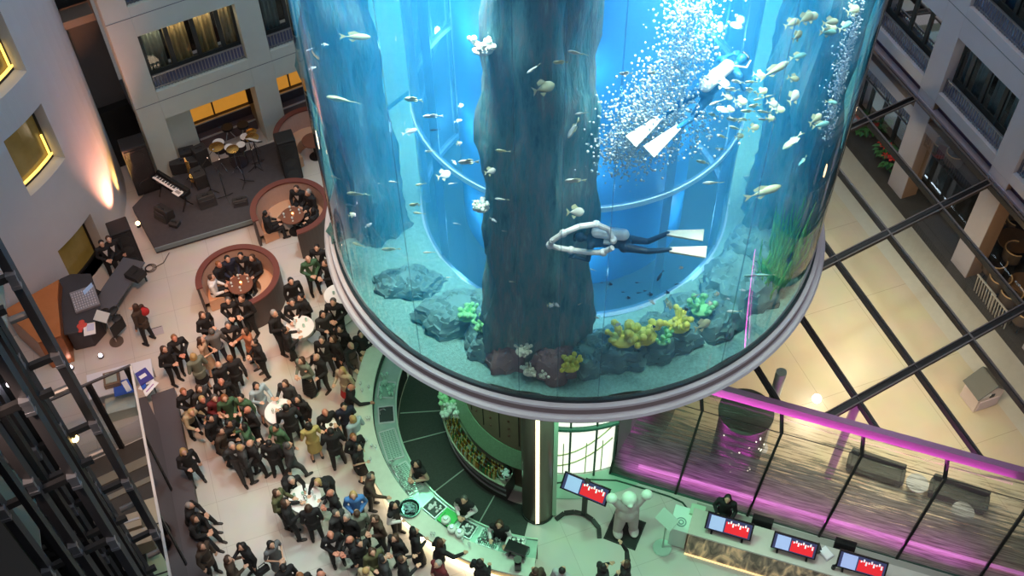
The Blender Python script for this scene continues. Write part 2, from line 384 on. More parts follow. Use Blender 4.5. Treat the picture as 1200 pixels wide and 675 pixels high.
m = MB(); gbox(m, .6, .9, -1.29, -1.1, 5.9, 6.2); o = m.build('purple_lampshade', mat('purple_glow', (.5, .1, .6), .5, 0, (.7, .15, .9), 1.2)); tag(o, 'glowing purple lampshade inside the right facade window beside the aquarium', 'lamp')
# ground floor columns of the right side
colm = mat('column_paint', (.50, .46, .50), .8, noise=.04); coltan = mat('column_tan', (.30, .19, .12), .7)
for i in range(-3, 3):
    s = i*3.48
    m = MB(); gbox(m, s-.74, s+.0, -.55, 0, 0, 4.0, 0)
    gbox(m, s-.745, s-.7, -.56, -.03, 0, 3.99, 1)
    o = m.build('column_%d' % (i+4), [colm, coltan]); tag(o, None, None, kind='structure')
# dark lounge floor behind the columns
m = MB(); gbox(m, -12, 12, -14, -.42+.75, .0, .012); o = m.build('floor_lounge', mat('dark_carpet', (.055, .05, .045), .9, noise=.25, nscale=5)); struct(o)
m = MB(); gbox(m, -12, 12, -7, -6.8, 0, 4); gbox(m, -12, 12, -7, -.5, 3.9, 4.0); o = m.build('wall_lounge', mat('lounge_wall', (.04, .04, .035), .8)); struct(o)
# pale stone strip along the column row
m = MB(); gbox(m, -12, 12, .33, 1.75, .0, .01); o = m.build('floor_strip', mat('strip_stone', (.50, .47, .40), .35, noise=.08)); struct(o)
m = MB(); gbox(m, -14, 6, 1.75, 13, .0, .008)
lob = tile_mat('lobby_stone', (.60, .52, .38), (.56, .48, .35), (.30, .25, .18), 2.7, 71.0, .28)
lobby_poly = [gp(6, 1.75, 0), gp(-16, 1.75, 0), (13.5, 10.9, 0), (11.2, 11.95, 0), (2.5, 15.1, 0), (2.4, 19, 0)]
o = MB().prism([(p[0], p[1]) for p in lobby_poly], .0, .009).build('floor_lobby', lob); struct(o)

# ================================================================ AQUARIUM
TX, TY = TC; RG = 5.5; ZB = 7.14; ZT = 19.0
tank = thing('round_aquarium', 'giant round aquarium full of blue water hanging in the middle of the hall', 'aquarium', (TX, TY, ZB))
def lathe_part(name, prof, m_, parent=tank, n=160, closed=False, smooth=True):
    return MB().lathe([(r, z-ZB) for r, z in prof], (0, 0), n, closed=closed).build(name, m_, parent, smooth=smooth)
# metal ring under the glass
lathe_part('gasket', [(5.44, 7.2), (5.53, 7.2), (5.53, 7.10), (5.44, 7.10)], mat('gasket_black', (.004, .02, .03), .5), closed=True)
ring_lt = mat('ring_aluminium', (.58, .58, .66), .6); ring_dk = mat('ring_recess', (.27, .22, .23), .7)
lathe_part('upper_rim', [(5.40, 7.10), (5.54, 7.11), (5.62, 7.08), (5.63, 7.02), (5.58, 7.0), (5.40, 7.0)], ring_lt, closed=True)
lathe_part('ring_recess', [(5.40, 7.0), (5.58, 7.0), (5.62, 6.84), (5.40, 6.84)], ring_dk, closed=True)
lathe_part('lower_rim', [(5.40, 6.84), (5.66, 6.85), (5.73, 6.82), (5.76, 6.76), (5.70, 6.72), (5.40, 6.72)], ring_lt, closed=True)
lathe_part('lower_band', [(5.40, 6.72), (5.70, 6.72), (5.68, 6.62), (5.40, 6.6)], ring_dk, closed=True)
lathe_part('soffit', [(3.0, 6.62), (5.5, 6.62), (5.5, 6.9), (3.0, 6.9)], mat('soffit_panel', (.35, .36, .36), .6), closed=True)
lathe_part('tank_bottom', [(.01, 7.04), (5.42, 7.04), (5.42, 7.12), (.01, 7.12)], mat('tank_bottom', (.1, .2, .22), .7), closed=True)
# glass wall
acr = glass_mat('acrylic', (.93, .98, 1.0), .11, .03)
lathe_part('acrylic_wall', [(RG, 7.18), (RG, ZT)], acr)
seams = MB()
for az in (-152, -128, -104.5, -96.5, -88, -60, -33):
    a = R(az); seams.bar((5.475*math.cos(a), 5.475*math.sin(a), .05), (5.475*math.cos(a), 5.475*math.sin(a), ZT-ZB), .02, .02)
seams.build('glued_seams', glass_mat('seam_clear', (.9, .97, 1), .05, .1, .12, (.5, .8, .95)), tank)
lathe_part('top_ring', [(5.35, ZT), (5.75, ZT), (5.75, ZT+.6), (5.35, ZT+.6)], ring_lt, closed=True)
# water: one body with absorption and scattering, lit by the lamps over the tank plus added shaft fill
wm = bpy.data.materials.new('aquarium_water'); wm.use_nodes = True; n_, l_ = wm.node_tree.nodes, wm.node_tree.links; n_.clear()
out = n_.new('ShaderNodeOutputMaterial')
vs_ = n_.new('ShaderNodeVolumeScatter'); vs_.inputs['Color'].default_value = (.04, .50, 1, 1); vs_.inputs['Density'].default_value = .11; vs_.inputs['Anisotropy'].default_value = .2
va_ = n_.new('ShaderNodeVolumeAbsorption'); va_.inputs['Color'].default_value = (.0, .62, .96, 1); va_.inputs['Density'].default_value = .07
ad_ = n_.new('ShaderNodeAddShader'); l_.new(vs_.outputs[0], ad_.inputs[0]); l_.new(va_.outputs[0], ad_.inputs[1]); l_.new(ad_.outputs[0], out.inputs['Volume'])
RI = 3.45
lathe_part('water', [(RI+.02, 7.13), (5.46, 7.13), (5.46, ZT-.2), (RI+.02, ZT-.2)], wm, closed=True, smooth=False)
# inner glass shaft of the lift
inner = glass_mat('inner_glass', (.80, .93, 1.0), .08, .04, .25, (.25, .60, .92))
lathe_part('lift_shaft_glass', [(RI, 7.13), (RI, ZT)], inner)
m = MB(); m.lathe([(RI-.06, .05), (RI+.10, .05), (RI+.10, .17), (RI-.06, .17)], (0, 0), 120, closed=True); m.build('shaft_foot_ring', mat('foot_ring', (.45, .7, .85), .3, .3), tank, smooth=True)
m = MB(); m.lathe([(RI-.05, 3.3), (RI+.03, 3.3), (RI+.03, 3.42), (RI-.05, 3.42)], (0, 0), 120, closed=True); m.build('shaft_hoop', mat('foot_ring', (.45, .7, .85), .3, .3), tank, smooth=True)
m = MB()
for az in (-150, -118, -62, -28, 0, 40, 90, 140, 180): 
    a = R(az); m.bar(((RI-.1)*math.cos(a), (RI-.1)*math.sin(a), .1), ((RI-.1)*math.cos(a), (RI-.1)*math.sin(a), ZT-ZB), .16, .05)
m.build('shaft_guides', mat('guide_pale', (.35, .5, .62), .5), tank)
# far inside liner of the shaft, its blue put in as base for the water glow
m = MB(); m.lathe([(2.5, .02), (2.5, ZT-ZB)], (0, 0), 60, R(20), R(340)); m.build('shaft_liner', mat('liner_blue', (.06, .38, .72), .5, noise=.2, nscale=.7), tank, smooth=True)
# lamps of the aquarium (over the water)
for k in range(8):
    a = 2*PI*k/8+.3
    lamp('aquarium_lamp', 'AREA', (TX+4.45*math.cos(a), TY+4.45*math.sin(a), ZT-.25), 300, (.75, .93, 1), 1.5, (TX+4.45*math.cos(a), TY+4.45*math.sin(a), 0), spread=50)
for k in range(6):
    a = 2*PI*(k+.5)/6
    for z in (8.2, 10.6, 13.0, 15.4):
        lamp('shaft_fill_blue', 'POINT', (TX+3.0*math.cos(a), TY+3.0*math.sin(a), z), 30, (.36, .74, 1), .12)  # unseen points added in the shaft to even out the water brightness
# sand
def height(x, y): return .05+.05*math.sin(3*x+1.3*y)+.035*math.sin(7*x-4*y)+.02*random.random()
m = MB(); NR, NA = 10, 140; vs = []
for i in range(NR+1):
    r = RI+.05+(5.44-RI-.05)*i/NR
    for k in range(NA):
        a = 2*PI*k/NA; x, y = r*math.cos(a), r*math.sin(a); vs.append((x, y, height(x, y)+(.12*(1-i/NR))))
m.add(vs, [(i*NA+k, i*NA+(k+1) % NA, (i+1)*NA+(k+1) % NA, (i+1)*NA+k) for i in range(NR) for k in range(NA)])
sand = m.build('sand_bed', mat('pale_sand', (.20, .46, .47), .9, noise=.45, nscale=16, bump=.8, bscale=60), None, smooth=True); sand.location = (TX, TY, ZB)
tag(sand, 'pale sand spread over the bottom of the aquarium', 'sand', kind='stuff')
# rocks
rock_m = mat('reef_rock', (.13, .30, .33), .9, noise=.6, nscale=2.2, bump=1.0, bscale=5)
rock_p = mat('reef_rock_pinkish', (.28, .20, .22), .9, noise=.35, nscale=3, bump=.8, bscale=8)
def streak_rock(name, stops):
    m = bpy.data.materials.new(name); m.use_nodes = True; n, l = m.node_tree.nodes, m.node_tree.links; b = n['Principled BSDF']
    tc = n.new('ShaderNodeTexCoord'); mp = n.new('ShaderNodeMapping'); mp.inputs['Scale'].default_value = (3.2, 3.2, .55); l.new(tc.outputs['Object'], mp.inputs[0])
    t = n.new('ShaderNodeTexNoise'); t.inputs['Scale'].default_value = 1.6; t.inputs['Detail'].default_value = 8; t.inputs['Roughness'].default_value = .7; l.new(mp.outputs[0], t.inputs['Vector'])
    r = n.new('ShaderNodeValToRGB'); e = r.color_ramp.elements
    while len(e) < len(stops): e.new(.5)
    for q, (p, c) in enumerate(stops): e[q].position = p; e[q].color = tuple(c)+(1,)
    l.new(t.outputs['Fac'], r.inputs[0]); l.new(r.outputs[0], b.inputs['Base Color']); b.inputs['Roughness'].default_value = .9
    bp = n.new('ShaderNodeBump'); bp.inputs['Strength'].default_value = 1; bp.inputs['Distance'].default_value = .12; l.new(t.outputs['Fac'], bp.inputs['Height']); l.new(bp.outputs[0], b.inputs['Normal'])
    return m
rock_s = streak_rock('streaked_reef_rock', [(.30, (.04, .16, .19)), (.47, (.15, .38, .38)), (.57, (.28, .36, .36)), (.72, (.36, .68, .58))])
def rocky(name, label, rows, mt, seed, flute=.10, loc=(0, 0, 0)):
    """an upright rock: stacked irregular outlines (centre x, y, half-width, half-depth, z)"""
    rnd = random.Random(seed); N = 44; ph = [rnd.uniform(0, 6) for _ in range(6)]; vs = []; fs = []
    K = len(rows)
    sub = []
    for i in range(K-1):
        for t in range(6):
            u = t/6; sub.append([rows[i][q]*(1-u)+rows[i+1][q]*u for q in range(5)])
    sub.append(list(rows[-1])); K = len(sub)
    for cx, cy, a, b, z in sub:
        for k in range(N):
            t = 2*PI*k/N
            f = 1+flute*math.sin(5*t+ph[0]+.15*z)+flute*.7*math.sin(11*t+ph[1])+flute*.6*math.sin(3*t+1.3*z+ph[2])+flute*.8*math.sin(2.7*z+ph[3]+2*t)+rnd.uniform(-.05, .05)
            vs.append((cx+a*f*math.cos(t), cy+b*f*math.sin(t), z+rnd.uniform(-.06, .06)))
    fs = [(i*N+k, i*N+(k+1) % N, (i+1)*N+(k+1) % N, (i+1)*N+k) for i in range(K-1) for k in range(N)]
    fs += [tuple(range(N-1, -1, -1)), tuple((K-1)*N+k for k in range(N))]
    o = MB().add(vs, fs).build(name, mt, None, smooth=True); o.location = loc
    return tag(o, label, 'rock')
# tall rock pillar in front of the lift shaft
rocky('rock_spire', 'tall dark fluted rock pillar rising through the aquarium in front of the shaft',
      [(-1.0, -4.25, 1.1, .62, .05), (-.98, -4.2, 1.1, .55, .5), (-1.0, -4.2, .98, .5, 1.6), (-1.0, -4.2, .95, .5, 3.2), (-.98, -4.2, .92, .5, 5.0), (-.97, -4.2, .88, .5, 7.0), (-.95, -4.2, .80, .5, 9.2), (-.93, -4.2, .80, .5, 11.3)], rock_s, 3, .08, (TX, TY, ZB))
def ringpt(az, r, z=0): return (r*math.cos(R(az)), r*math.sin(R(az)), z)
def col(az, r, a, b, top, name, label, seed, mt=rock_s):
    x, y, _ = ringpt(az, r); rows = [(x, y, a*1.25, b*1.2, .0), (x, y, a, b, .4)]
    z = 1.5
    while z < top: rows.append((x+.1*math.sin(z), y, a*(.95+.08*math.sin(z*1.7)), b, z)); z += 1.6
    rows.append((x, y, a*.7, b*.7, top)); return rocky(name, label, rows, mt, seed, .10, (TX, TY, ZB))
col(-20, 4.62, .70, .70, 10.8, 'rock_spire', 'dark rock pillar standing along the right side of the aquarium', 5)
col(-3, 4.6, .7, .7, 10.8, 'rock_spire', 'second dark rock pillar behind the one at the right side glass', 9)
col(-172, 4.6, .7, .6, 10.8, 'rock_spire', 'dim blue rock pillar along the left side of the aquarium', 12)
# low reef around the foot of the shaft
reef_names = ['dark low reef rock left of the pillar foot', 'dark reef boulder at the left foot of the tall pillar', 'reddish brown boulder at the left front of the pillar foot',
  'dark reef rock under the yellow corals', 'dark reef rock right of the yellow corals', 'low reef rock in the right half of the aquarium bottom', 'reef rock below the green water plants',
  'reef rock behind the green plants at the right glass', 'low dark reef rock at the far left of the sand', 'dark boulder between pillar foot and yellow corals', 'reddish boulder at the right front of the pillar foot']
for i, (az, r, a, b, h, mt) in enumerate([(-127, 4.25, .85, .55, .7, rock_m), (-114, 4.55, .6, .5, .7, rock_m), (-109, 4.75, .5, .4, .75, rock_p), (-82, 4.5, .7, .5, .75, rock_m), (-69, 4.45, .75, .5, .7, rock_m),
     (-55, 4.4, .8, .6, .65, rock_m), (-41, 4.4, .8, .7, .85, rock_m), (-28, 4.4, .7, .7, 1.0, rock_m), (-146, 4.4, .7, .45, .45, rock_m), (-90, 4.65, .5, .4, .6, rock_m), (-98, 4.8, .5, .35, .8, rock_p)]):
    x, y, _ = ringpt(az, r)
    rocky('reef_rock', reef_names[i], [(x, y, a, b, 0), (x, y, a*1.05, b, h*.35), (x, y, a*.8, b*.8, h*.8), (x, y, a*.3, b*.3, h)], mt, 20+i, .09, (TX, TY, ZB))
# corals
cor = {'yellow': mat('coral_yellow', (.75, .75, .12), .7, bump=.5, bscale=30), 'green': mat('coral_green', (.25, .72, .35), .7, bump=.5, bscale=30), 'white': mat('coral_white', (.85, .9, .8), .7, bump=.5, bscale=30)}
def coral(az, r, z, s, c, label, seed):
    rnd = random.Random(seed); x, y, _ = ringpt(az, r); t = thing('coral', label, 'coral', {'A': (-0.34, 13.43, 15.26), 'B': (-0.49, 13.49, 11.78)}[z] if isinstance(z, str) else (TX+x, TY+y, ZB+z))
    b = MB(); b.ball((0, 0, 0), (.5*s, .4*s, .2*s)); b.build('base', cor[c], t, smooth=True); p = MB()
    for _ in range(16):
        a = rnd.uniform(0, 2*PI); q = rnd.uniform(.1, .42)*s; e = (q*1.5*math.cos(a), q*1.5*math.sin(a), rnd.uniform(.25, .55)*s)
        p.cyl((q*.5*math.cos(a), q*.5*math.sin(a), 0), e, .05*s, .09*s, 7); p.ball(e, rnd.uniform(.1, .16)*s, 7, 5)
    p.build('branches', cor[c], t, smooth=True)
for i, a in enumerate([(-81, 4.6, .75, .55, 'yellow', 'yellow coral on the reef just right of the pillar foot'), (-76, 4.62, .75, .6, 'yellow', 'biggest yellow coral clump on the reef right of the pillar'),
    (-66, 4.6, .7, .5, 'yellow', 'yellow green coral standing apart at the right end of the coral row'), (-71, 4.7, .55, .35, 'green', 'small green coral between the yellow corals'),
    (-94, 5.0, .5, .4, 'yellow', 'yellow green coral on the front of the pillar foot'), (-105, 4.95, .75, .3, 'white', 'white green coral above the reddish boulder'),
    (-107, 4.6, 1.2, .4, 'green', 'green coral tuft on the left edge of the pillar foot'), (-103, 5.1, .3, .28, 'white', 'small pale coral low on the pillar foot, left of two'), (-99.5, 5.1, .3, .28, 'white', 'small pale coral low on the pillar foot, right of two'),
    (-122, 4.5, .7, .4, 'green', 'pale green coral ring on the left reef'), (-116, 4.6, .75, .4, 'green', 'pale green coral arch next to the left pillar boulder'),
    (-58, 4.5, .7, .45, 'green', 'dull green coral in the middle of the right reef'), (-112, 5.0, 'A', .34, 'white', 'white flower shaped coral high on the left edge of the pillar'), (-112, 5.0, 'B', .28, 'white', 'white cup coral half way up the left edge of the pillar')]):
    coral(*a, seed=40+i)
for i, (az, h) in enumerate([(-33, 1.5), (-28, 2.2), (-24, 1.6), (-37, 1.1)]):
    rnd = random.Random(60+i); x, y, _ = ringpt(az, 4.95); t = thing('water_plant', ['tall green water plant at the right glass, second from the front', 'tallest green water plant at the right glass', 'green water plant behind the tallest one at the right glass', 'short green water plant nearest the coral row'][i], 'plant', (TX+x, TY+y, ZB+.2))
    m = MB()
    for _ in range(70):
        a = rnd.uniform(0, 2*PI); q = rnd.uniform(0, .35); p0 = (q*math.cos(a), q*math.sin(a), 0); zz = h*rnd.uniform(.5, 1); p1 = (p0[0]+rnd.uniform(-.25, .25), p0[1]+rnd.uniform(-.25, .25), zz)
        mid = tuple((u+v)/2+rnd.uniform(-.08, .08) for u, v in zip(p0, p1)); m.cyl(p0, mid, .02, .03, 5); m.cyl(mid, p1, .03, .005, 5)
    m.build('leaves', mat('plant_green', (.18, .62, .16), .6, noise=.4, nscale=8), t, smooth=True)
    m = MB().ball((0, 0, 0), (.22, .22, .08)); m.build('root_ball', cor['green'], t, smooth=True)

# ================================================================ CORE UNDER THE TANK
core_m = mat('core_panel', (.20, .16, .10), .6, noise=.12, nscale=3)
core = thing('bar_core', 'curved brown panel wall of the bar under the aquarium', 'wall', (1.06, 16.9, 0))
CR = 2.42; c0, c1 = R(-250), R(-104)
m = MB(); m.lathe([(CR, 0), (CR, 6.62)], (0, 0), 90, c0, c1); m.build('panel_wall', core_m, core, smooth=True)
m = MB()
for az in range(-244, -104, 13):
    a = R(az); m.bar((CR*math.cos(a), CR*math.sin(a), 2.0), (CR*math.cos(a), CR*math.sin(a), 6.6), .025, .03)
m.build('panel_joints', mat('joint_dark', (.03, .03, .025), .8), core)
for az in (-162, -149, -136, -123, -110):
    a = R(az+2.5)
    for z in [2.3+.32*q for q in range(12)]: MB().ball(((CR+.01)*math.cos(a), (CR+.01)*math.sin(a), z), .035, 6, 4).build('bolt', mat('bolt_dark_red', (.10, .03, .02), .5), core)
m = MB(); m.lathe([(CR+.01, 1.80), (CR+.03, 1.80), (CR+.24, 1.32), (CR+.01, 1.27)], (0, 0), 90, c0, R(-106))
m.build('sloped_tiles', mat('mosaic_green_lit', (.17, .27, .17), .35, noise=.35, nscale=22), core)  # tiles with the green light put into their colour
# dark round pillar with a light strip
t = thing('round_pillar', 'dark round pillar with a vertical light strip beside the bar entrance', 'pillar', (.52, 14.0, 0))
m = MB().cyl((0, 0, 0), (0, 0, 6.6), .40, n=40); m.build('shaft', mat('pillar_bronze', (.13, .10, .08), .35, .4), t, smooth=True)
m = MB(); m.lathe([(.405, 0.02), (.43, .02), (.43, .08), (.405, .08)], (0, 0), 40, closed=True); m.build('foot_ring', black, t)
m = MB().box((-.03, -.40, 3.3), (.09, .05, 6.5)); m.build('light_strip', mat('warm_strip', (1, .9, .65), .4, 0, (1, .86, .55), 2.2), t)
m = MB().box((.40, -.06, 3.3), (.1, .3, 6.5)); m.build('green_side_panel', mat('pale_green_panel', (.35, .55, .4), .4), t)
# curved bright entrance of the lift
t = thing('lift_entrance', 'curved brightly lit glass entrance of the lift under the aquarium', 'entrance', (TX, TY, 0))
m = MB(); m.lathe([(3.0, .02), (3.0, 3.6)], (0, 0), 30, R(-101), R(-70)); m.build('lit_curved_wall', mat('lit_wall', (.95, .95, .88), .5, 0, (1, 1, .88), .9, noise=.05, nscale=3), t, smooth=True)
m = MB()
for az in (-101, -92, -80, -70.5): a = R(az); m.bar((3.12*math.cos(a), 3.12*math.sin(a), 0), (3.12*math.cos(a), 3.12*math.sin(a), 6.6), .05, .05)
m.build('glass_posts', mat('post_black', (.02, .05, .035), .4), t)
m = MB()
for k in range(12):
    a, b = R(-101+k*31/12), R(-101+(k+1)*31/12); m.cyl((3.14*math.cos(a), 3.14*math.sin(a), 2.35), (3.14*math.cos(b), 3.14*math.sin(b), 2.35), .07, n=8)
m.build('curved_rail', mat('rail_green_black', (.02, .10, .07), .4), t)
m = MB()
for k, (z0, z1) in enumerate(((.4, 1.5), (.9, 2.1))):
    for q in range(8):
        a, b = R(-100+q*3.6), R(-100+(q+1)*3.6); m.cyl((3.03*math.cos(a), 3.03*math.sin(a), z0+(z1-z0)*(q/8)**1.6), (3.03*math.cos(b), 3.03*math.sin(b), z0+(z1-z0)*((q+1)/8)**1.6), .02, n=5)
for az in (-95, -84, -76): a = R(az); m.bar((3.03*math.cos(a), 3.03*math.sin(a), .05), (3.03*math.cos(a), 3.03*math.sin(a), 1.5), .025)
m.build('curved_lines', mat('line_olive', (.45, .5, .25), .5), t)
m = MB(); m.lathe([(3.1, 0), (3.1, 6.62)], (TX-1.06, TY-16.9), 60, R(-69), R(60)); o = m.build('core_wall', mat('core_wall_dark', (.10, .11, .10), .6), core, smooth=True)
m = MB()
o = MB().lathe([(3.05, 0.0), (3.75, 0.0), (3.75, .02), (3.05, .02)], (TX, TY), 40, R(-103), R(-62), closed=True).build('floor_threshold', mat('threshold_green', (.30, .5, .38), .4)); struct(o)
# ================================================================ BAR
BX, BY = 1.06, 16.9
A0, A1 = R(162), R(262)
bar = thing('bar_counter', 'long curved bar counter with pale top under the aquarium', 'bar counter', (BX, BY, 0))
top_m = mat('counter_stone', (.55, .60, .52), .3, noise=.12, nscale=6)
def arc(name, prof, mt, parent=bar, a0=A0, a1=A1, n=90): return MB().lathe(prof, (0, 0), n, a0, a1, closed=True).build(name, mt, parent)
arc('counter_top', [(4.82, 1.05), (5.30, 1.05), (5.30, 1.11), (4.82, 1.11)], top_m)
arc('front_panel', [(5.02, .28), (5.06, .28), (5.12, 1.05), (5.02, 1.05)], mat('front_brass', (.45, .30, .10), .35, .4))
arc('toe_light', [(5.0, .03), (5.10, .03), (5.10, .27), (5.0, .27)], mat('toe_glow', (1, .92, .7), .5, 0, (1, .86, .55), 5.0))
arc('work_top', [(4.22, .84), (4.82, .84), (4.82, .88), (4.22, .88)], mat('work_steel', (.32, .45, .40), .3, .5, noise=.2, nscale=5))
arc('back_panel', [(4.25, .02), (4.30, .02), (4.30, .84), (4.25, .84)], mat('bar_back_panel', (.06, .07, .065), .5))
arc('upstand', [(4.80, .88), (4.82, .88), (4.82, 1.05), (4.80, 1.05)], steel_dk)
arc('inner_edge', [(4.2, .86), (4.24, .86), (4.24, .93), (4.2, .93)], mat('edge_pale_green', (.45, .6, .5), .3, .5))
def barp(az, r, z=0): return (BX+r*math.cos(R(az)), BY+r*math.sin(R(az)), z)
# inserts of the work top
ins = [(176, 4.5, .5, .42, 'glass_rack', 'rack of clean glasses set in the work top close to the aquarium', 'glasses'), (186, 4.48, .5, .4, 'steel_sink', 'steel sink in the bar work top near its upper end', 'sink'),
       (198, 4.5, .9, .42, 'drain_grid', 'long perforated drain tray in the bar work top', 'grid'), (212, 4.5, .9, .4, 'drain_grid', 'perforated drain tray in front of the woman behind the bar', 'grid'),
       (226, 4.5, .45, .42, 'ice_well', 'open steel ice well in the bar work top', 'well'), (232, 4.5, .42, .42, 'green_cutting_board', 'bright green cutting board in the bar work top', 'board'),
       (239, 4.5, .4, .4, 'ice_well', 'dark open well beside the barman in the white shirt', 'well'), (247, 4.5, .55, .42, 'glass_rack', 'wire glass rack below the barman in the white shirt', 'rack'), (255, 4.45, .45, .4, 'steel_sink', 'dark sink between barman and the woman in white sleeves', 'sink')]
for az, r, L, Wd, nm, lab, kd in ins:
    p = barp(az, r, .88); t = thing(nm, lab, {'grid': 'tray', 'glasses': 'rack', 'rack': 'rack', 'well': 'well', 'sink': 'sink', 'board': 'board'}[kd], p, R(az-90))
    rim = MB()
    for x, y, a, b in ((0, Wd/2, L, .03), (0, -Wd/2, L, .03), (L/2, 0, .03, Wd), (-L/2, 0, .03, Wd)): rim.box((x, y, .02), (a, b, .04))
    if kd == 'board': MB().box((0, 0, .03), (L, Wd, .04)).build('board', mat('green_board', (.05, .62, .12), .5), t, bevel=.01); MB().box((L/2-.06, 0, .055), (.03, .15, .012)).build('grip', mat('grip_dark', (.02, .3, .06), .5), t); continue
    rim.build('rim', steel_lt, t)
    MB().box((0, 0, .008), (L-.03, Wd-.03, .012)).build('basin', mat('basin_dark', (.02, .03, .03), .4) if kd in ('well', 'sink') else mat('basin_green', (.18, .30, .26), .4), t)
    if kd in ('grid', 'rack'):
        g = MB()
        for q in range(int(L/.05)): g.box((-L/2+.03+q*.05, 0, .03), (.012, Wd-.04, .012))
        for q in range(int(Wd/.07)): g.box((0, -Wd/2+.03+q*.07, .034), (L-.04, .012, .012))
        g.build('grid_bars', mat('grid_steel', (.5, .65, .6), .3, .6), t)
    if kd == 'sink': MB().tube([(0, Wd/2-.05, .02), (0, Wd/2-.05, .25), (0, Wd/2-.16, .3), (0, Wd/2-.2, .24)], .015).build('tap', chrome, t)
    if kd == 'well':
        g = MB(); [g.ball((random.uniform(-L/2+.08, L/2-.08), random.uniform(-Wd/2+.08, Wd/2-.08), .03), .035, 6, 4) for _ in range(22)]; g.build('ice', mat('ice', (.75, .85, .85), .2), t)
glass_c = mat('bar_glass', (.55, .78, .70), .08, 0, spec=.9)
def goblet():
    m = MB(); m.lathe([(.001, 0), (.03, 0), (.03, .005), (.005, .012), (.005, .07), (.03, .10), (.036, .15), (.032, .17), (.03, .15), (.001, .09)], (0, 0), 10); return m.mesh('wine_glass', mat('clear_glass', (.85, .92, .9), .06, spec=1.0, alpha=.75), True)
def tumbler():
    m = MB(); m.lathe([(.001, 0), (.032, 0), (.038, .10), (.034, .10), (.028, .01), (.001, .01)], (0, 0), 10); return m.mesh('tumbler', glass_c, True)
GOB, TUM = goblet(), tumbler()
def place(me, name, p, label, cat, group=None, rz=0, s=1):
    o = bpy.data.objects.new(name, me); C.objects.link(o); o.location = p; o.rotation_euler = (0, 0, rz); o.scale = (s,)*3
    return tag(o, label, cat, group)
for k in range(22):
    place(TUM, 'drinking_glass', barp(173+random.uniform(-3, 7), 4.5+random.uniform(-.22, .2), .93), 'drinking glass in the rack close to the aquarium rim', 'glass', 'glasses in the rack nearest the aquarium')
for k in range(22):
    place(TUM, 'drinking_glass', barp(204+random.uniform(0, 14), 4.62+random.uniform(-.08, .12), .9), 'drinking glass on the drain trays before the barmaid', 'glass', 'glasses on the drain trays')
for k in range(12):
    place(TUM, 'drinking_glass', barp(246+random.uniform(-2, 4), 4.5+random.uniform(-.15, .15), .95), 'drinking glass in the wire rack by the barman', 'glass', 'glasses in the wire rack')
for k in range(14):
    place(GOB, 'wine_glass', barp(random.choice([176, 190, 196, 203, 230, 243])+random.uniform(-4, 4), 5.05+random.uniform(-.15, .15), 1.11), 'stemmed glass standing on the pale bar counter', 'glass', 'stemmed glasses on the bar counter')
t = thing('steel_bowl', 'round dark bowl sunk in the bar counter near its middle', 'bowl', (-2.65, 13.52, 1.10))
MB().lathe([(.001, .02), (.20, .03), (.24, .08), (.27, .08), (.27, .02), (.26, .0)], (0, 0), 28).build('bowl', mat('bowl_dark', (.05, .08, .08), .2, .7), t, smooth=True)
g = MB(); [g.cyl((random.uniform(-.12, .12), random.uniform(-.12, .12), .05), (random.uniform(-.14, .14), random.uniform(-.14, .14), .16), .03, n=7) for _ in range(7)]; g.build('bottles_in_ice', mat('bowl_bottles', (.25, .5, .5), .15), t)
for i, p in enumerate([(-1.75, 13.14, 1.11), (-1.60, 12.90, 1.11), (-1.41, 12.78, 1.11)]):
    t = thing('paper_lantern', ['round white globe jar on the bar counter, first of three', 'round white globe jar on the bar counter, middle of three', 'wide white bowl jar on the bar counter by the customer in black'][i], 'jar', p)
    MB().lathe([(.001, 0), (.07, 0), (.12, .08), (.11, .16), (.06, .2), (.001, .2)], (0, 0), 16).build('jar', mat('jar_white', (.75, .85, .8), .3), t, smooth=True); MB().lathe([(.001, .2), (.06, .2), (.05, .23), (.001, .23)], (0, 0), 12).build('lid', steel_lt, t)
# coffee machine and stacked white cups at the end of the bar
t = thing('coffee_machine', 'black coffee machine at the end of the bar', 'coffee machine', (-0.04, 12.28, 1.11), R(-25))
MB().box((0, 0, .2), (.55, .3, .12)).box((0, .1, .1), (.55, .12, .2)).build('housing', blackg, t, bevel=.02); MB().box((0, -.06, .03), (.5, .2, .04)).build('drip_tray', steel_lt, t)
g = MB(); [g.cyl((x, -.1, .13), (x, -.22, .11), .022, n=7) for x in (-.13, .13)]; g.build('handles', black, t)
t = thing('coffee_grinder', 'dark coffee grinder with round hopper at the bar end', 'grinder', (-0.03, 11.90, 1.11))
MB().box((0, 0, .15), (.16, .2, .3)).build('body', blackg, t, bevel=.02); MB().cyl((0, 0, .3), (0, 0, .44), .05, .1, 16).build('hopper', mat('hopper', (.1, .12, .1), .1), t, smooth=True)
cup = MB().lathe([(.001, 0), (.025, 0), (.042, .06), (.038, .06), (.022, .008), (.001, .008)], (0, 0), 12).mesh('cup', mat('white_china', (.85, .88, .84), .25), True)
for k in range(12):
    place(cup, 'white_cup', tuple(a+b for a, b in zip((-0.22, 12.46, 1.11), ((k % 4)*.11, (k//4)*.1-.05, 0))), 'white cup in the rows beside the coffee machine', 'cup', 'white cups by the coffee machine')
# floor of the bar and mats
m = MB(); m.lathe([(2.9, .0), (4.24, .0), (4.24, .012), (2.9, .012)], (BX, BY), 70, R(155), R(256), closed=True)
bf = m.build('floor_bar', mat('rubber_mat', (.035, .04, .036), .8, noise=.4, nscale=26)); struct(bf)
m = MB()
for az in (176, 189, 214, 236): m.bar(barp(az, 2.9, .014), barp(az+2, 4.2, .014), .03, .01)
o = m.build('trim_6', mat('mat_seam', (.3, .34, .3), .6)); struct(o)
